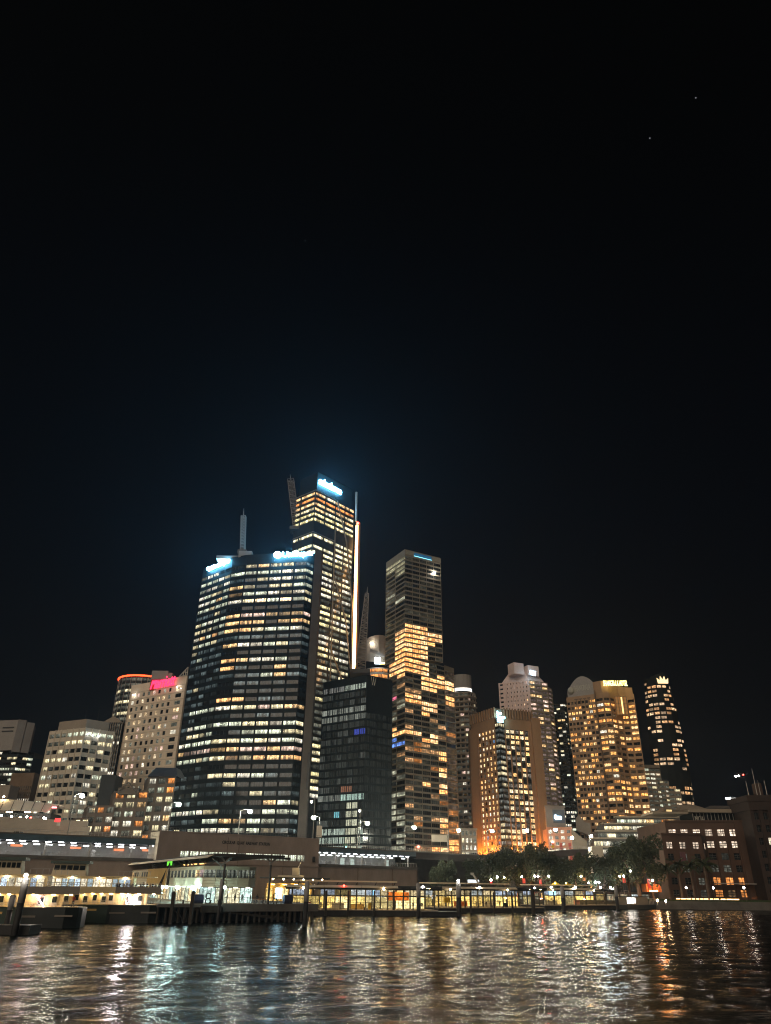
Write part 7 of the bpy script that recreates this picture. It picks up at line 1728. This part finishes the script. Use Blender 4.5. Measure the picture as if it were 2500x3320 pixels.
TR = [(1300, 322, 2795, 60, 0, 'small dim tree against the dark road pier, right of the station wall'), (1440, 322, 2792, 66, 1, 'dim slender tree behind the gap between the first two pavilions'), (1545, 324, 2788, 80, 2, 'dark tree under the road left of the leafy tall tree'), (1640, 323, 2744, 96, 0, 'tall green tree before the left foot of the brown hotel'), (1733, 325, 2740, 90, 1, 'tall dark green tree before the right foot of the brown hotel'),
      (1795, 326, 2768, 74, 2, 'rounded tree before the coral block'), (1838, 322, 2786, 66, 0, 'smaller tree above the yellow umbrellas'), (1893, 324, 2768, 72, 1, 'pale green tree left of the stone pylon'), (1962, 325, 2778, 72, 2, 'dark tree right of the stone pylon'), (2010, 330, 2782, 70, 0, 'low dark tree below the terraced office'), (2078, 324, 2716, 130, 1, 'large dark tree left of the museum wing'), (2045, 334, 2742, 90, 2, 'dark tree behind the large one left of the museum')]
for a in TR: tree(a[0], a[1], a[2], a[3], a[4], a[5])
for px, Y, yt, k, lab in ((2175, 330, 2800, 0, 'leftmost dark palm before the museum wing'), (2215, 328, 2788, 1, 'second dark palm before the museum wing'), (2255, 330, 2794, 2, 'third dark palm before the museum wing'), (2300, 332, 2782, 3, 'rightmost palm before the museum wing'), (2120, 326, 2798, 4, 'palm by the red banners left of the museum')): tree(px, Y, yt, 50, k, lab, True, 3.0, 'palms before the museum')

for px, Y, c, lab in ((1640, 318.5, (1., .45, .10), 'orange uplight at the foot of the tall tree left of the brown hotel'), (1700, 319, (1., .30, .08), 'red-orange uplight between the two tall trees'), (1755, 318.5, (1., .12, .06), 'red uplight at the foot of the tall dark tree'), (1822, 319, (.95, .85, .15), 'yellow uplight under the tree behind the umbrellas'), (1895, 319, (1., .42, .12), 'orange uplight under the pale green tree'), (2015, 319, (1., .22, .08), 'red uplight below the low dark tree'), (2070, 319, (1., .6, .25), 'warm uplight below the large dark tree')):
    q = atxz(px, Y, 3.0); t = thing('tree_uplight', lab, 'lamp', (q.x, q.y, GZ), 'tree uplights'); b = MB(); b.box((q.x, q.y, 2.75), (.6, .5, .5)); b.build('housing', M['dark_steel'], t); b = MB(); b.box((q.x, q.y, 3.05), (.5, .4, .08)); b.build('lens', em('tree_up_%d' % px, c, 420.), t)
# ---- promenade lights: globes on posts, red banners, umbrellas, lit trunks
GLB = [(1592, 2853, 'red', 'globe lamp with a red collar left of the promenade'), (1612, 2843, 'w', 'white globe lamp beside the red-collared one'), (1635, 2845, 'o', 'warm globe lamp under the left promenade trees'), (1692, 2843, 'o', 'globe lamp between the two tall trees'), (1734, 2841, 'w', 'left globe of the lamp pair under the tall dark tree'), (1746, 2841, 'w', 'right globe of the lamp pair under the tall dark tree'), (1779, 2841, 'w', 'globe lamp left of the yellow umbrellas'), (1884, 2842, 'o', 'warm globe lamp under the pale green tree'), (1787, 2877, 'w', 'low globe lamp before the yellow umbrellas'), (1866, 2877, 'w', 'low globe lamp over the third pavilion'), (1931, 2861, 'b', 'left bright lamp of the restaurant terrace'), (1942, 2861, 'b', 'right bright lamp of the restaurant terrace'), (1909, 2862, 'w', 'faint lamp left of the restaurant terrace'), (1947, 2878, 'b', 'bluish lamp above the third pavilion roof'), (1979, 2877, 'b', 'second bluish lamp above the third pavilion roof'), (2009, 2841, 'o', 'warm lamp beside the red banner'), (2023, 2841, 'w', 'lamp above the red banner'), (2044, 2824, 'w', 'high lamp in the dark tree'), (2116, 2855, 'w', 'lamp beside the palm left of the museum'), (2225, 2878, 'w', 'left globe lamp on the lawn before the museum'), (2313, 2879, 'w', 'middle globe lamp on the lawn before the museum'), (2412, 2878, 'o', 'right warm globe lamp on the lawn before the museum')]
E_LAWN = em('lawn_globe_light', (1.0, 0.92, 0.80), 26.0)
GM = {'w': E_GLOBE, 'o': E_WARM, 'b': em('terrace_lamp_light', (.75, .92, 1.), 90.), 'red': E_GLOBE}
for px, py, kd, lab in GLB:
    Y = 322 if px > 2150 else 319.5; q = at(px, py, Y); t = thing('globe_lamp', lab, 'street lamp', (q.x, q.y, 2.4), 'globe lamps on the promenade'); lamp_ball(t, 'globe', q, .42 if px > 2150 else .36, GM[kd] if px < 2150 else E_LAWN); b = MB(); b.bar((q.x, q.y, 2.4), q - Vector((0, 0, .3)), .07, n=6); b.build('post', M['dark_steel'], t)
    if kd == 'red': b = MB(); b.bar(q - Vector((0, 0, 1.1)), q - Vector((0, 0, .45)), .4, n=8); b.build('collar', E_REDSOFT, t)
for px, lab in ((1802, 'left yellow-lit umbrella on the promenade'), (1837, 'right yellow-lit umbrella on the promenade')):
    q = at(px, 2866, 321); t = thing('umbrella', lab, 'umbrella', (q.x, q.y, GZ), 'lit umbrellas'); b = MB(); n = 8; r = 2.2
    for k in range(n):
        a0, a1 = 6.283 * k / n, 6.283 * (k + 1) / n; v = len(b.v); b.v += [(q.x, q.y, q.z + .9), (q.x + r * math.cos(a0), q.y + r * math.sin(a0), q.z - .3), (q.x + r * math.cos(a1), q.y + r * math.sin(a1), q.z - .3)]; b.f.append((v, v + 1, v + 2)); b.m.append(0)
    b.build('canopy', M['yellow'], t); b = MB(); b.bar((q.x, q.y, GZ), (q.x, q.y, q.z + .8), .06); b.build('pole', M['steel'], t); lamp_ball(t, 'lamp', q + Vector((-.8, -2.6, .2)), .22, E_UMB)
for px, y0, y1, lab in ((1695, 2848, 2864, 'short red banner under the gap between tall trees'), (1749, 2846, 2872, 'narrow red lit banner under the tall dark tree'), (2020, 2846, 2862, 'bright red banner below the lamp pair'), (2103, 2850, 2880, 'tall red banner by the palms left of the museum'), (1890, 2846, 2856, 'orange lit banner under the pale green tree')):
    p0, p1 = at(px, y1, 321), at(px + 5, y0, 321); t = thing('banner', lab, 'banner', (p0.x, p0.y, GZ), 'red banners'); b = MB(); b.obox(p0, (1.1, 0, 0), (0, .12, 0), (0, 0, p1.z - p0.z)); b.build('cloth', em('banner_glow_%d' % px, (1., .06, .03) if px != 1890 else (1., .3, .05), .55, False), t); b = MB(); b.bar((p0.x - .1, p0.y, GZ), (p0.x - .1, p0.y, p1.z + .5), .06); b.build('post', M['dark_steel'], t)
t = thing('orange_marquee', 'orange-lit marquee with red poles left of the museum', 'marquee', at(2130, 2890, 326)); b = MB(); a, c = at(2098, 2892, 326), at(2146, 2892, 326); zt = at(2120, 2866, 326).z; b.prism([a, c, c + Vector((0, 6, 0)), a + Vector((0, 6, 0))], a.z, zt); b.build('screen', pm('orange_screen', (.75, .28, .10), .8), t)
for px in (2104, 2126, 2140): b = MB(); b.bar(at(px, 2892, 324), at(px - 6, 2852, 324), .15); b.build('pole', M['red'], t)
l = MB(); l.box(at(2120, 2889, 322), (3, .4, .4)); l.build('flood_lamp', em('marquee_flood', (1., .36, .06), 60.), t)
t = thing('cafe_frontage', 'pale lit kiosk sign under the trees behind the second pavilion', 'kiosk', at(1690, 2880, 318))
b = MB(); b.box(at(1535, 2857, 318), (4.4, .5, 1.0)); b.build('sign_board', em('kiosk_sign_glow', (.9, .95, 1.), 1.2, False), t); b = MB(); b.bar(at(1535, 2862, 318), at(1535, 2890, 318), .12); b.build('post', M['dark_steel'], t)
t = thing('gangway_hoist', 'pale slanting gangway hoist arm over the second pavilion roof', 'hoist', at(1560, 2878, 262)); b = MB(); b.bar(at(1559, 2876, 262), at(1534, 2835, 262), .32); b.build('arm', M['pale_frame'], t); b = MB(); b.box(at(1531, 2833, 262), (1.0, .8, .6)); b.build('head', M['pale_frame'], t)

# ---- water taxi
def taxi():
    p = atz(2036, 2949, 0); c = atz(2172, 2947, 0); d = (c - p).normalized(); n = Vector((-d.y, d.x, 0)); L = (c - p).length; P = lambda u, v, z: Vector((p.x, p.y, 0)) + d * u + n * v + Vector((0, 0, z)); t = thing('water_taxi', 'small lit boat with glaring cabin windows and bow lamps at the end of the pavilions', 'boat', (p.x, p.y, 0)); b = MB(); W = 4.2
    pr = [(0, 0, 1.5), (L * .62, 0, 1.5), (L * .85, .7, 1.8), (L, W / 2, 2.1)]
    for (u, v, z), (u2, v2, z2) in zip(pr, pr[1:]):
        b.quad(P(u, v, -.4), P(u2, v2, -.4), P(u2, v2, z2), P(u, v, z)); b.quad(P(u2, W - v2, -.4), P(u, W - v, -.4), P(u, W - v, z), P(u2, W - v2, z2)); b.quad(P(u, v, z), P(u2, v2, z2), P(u2, W - v2, z2), P(u, W - v, z))
    b.quad(P(0, W, -.4), P(0, 0, -.4), P(0, 0, 1.5), P(0, W, 1.5)); b.build('hull', M['hull_dark'], t)
    b = MB(); b.obox(P(.5, .5, 1.5), d * (L * .5), n * (W - 1), (0, 0, 2.6)); b.build('cabin', M['band'], t)
    b = MB(); b.obox(P(.2, .2, 4.1), d * (L * .56), n * (W - .4), (0, 0, .25)); b.build('roof', M['roof_dark'], t)
    for u, w, m in ((.9, 2.6, 4.), (4.0, 1.3, 4.), (5.8, .6, 2.)): b = MB(); b.obox(P(u, .44, 2.0), d * w, n * .04, (0, 0, 1.9)); b.build('window', em('taxi_window_%d' % int(u), (1., .93, .8), m), t)
    b = MB()
    for k in range(6): b.bar(P(L * .55 + k * .9, .5, 1.6), P(L * .55 + k * .9, .5, 3.6), .05, n=4)
    b.bar(P(L * .55, .5, 3.6), P(L * .55 + 4.5, .5, 3.6), .05, n=4); b.build('railing', M['pale_frame'], t)
    for px, py in ((2132, 2919), (2159, 2921)): q = at(px, py, p.y - .5); lamp_ball(t, 'bow_lamp', q, .38, em('bow_lamp_%d' % px, (1., .66, .34), 70.)); b = MB(); b.bar((q.x, q.y + .5, 1.6), q + Vector((0, .5, 0)), .08); b.build('lamp_post', M['steel'], t)
    b = MB(); b.bar(P(2, 2, 4.3), P(2, 2, 6.4), .06); b.bar(P(5, 2, 4.3), P(5, 2, 6.2), .06); b.bar(P(2, 2, 6.3), P(5, 2, 6.1), .05); b.build('mast', M['pale_frame'], t)
taxi()

# ================================================================== HAZE
b = MB(); b.box((0, 700, 144.5), (3100, 1700, 297))
hz = b.build('haze', []); hz['kind'] = 'stuff'
hm = bpy.data.materials.new('haze_air'); hm.use_nodes = True; hn = hm.node_tree.nodes; hl = hm.node_tree.links; hn.clear()
ho = hn.new('ShaderNodeOutputMaterial'); pv = hn.new('ShaderNodeVolumePrincipled')
pv.inputs['Color'].default_value = (.66, .82, 1.0, 1); pv.inputs['Density'].default_value = HAZE; pv.inputs['Anisotropy'].default_value = 0.62
hl.new(pv.outputs[0], ho.inputs['Volume']); hm.cycles.homogeneous_volume = True
hz.data.materials.append(hm)
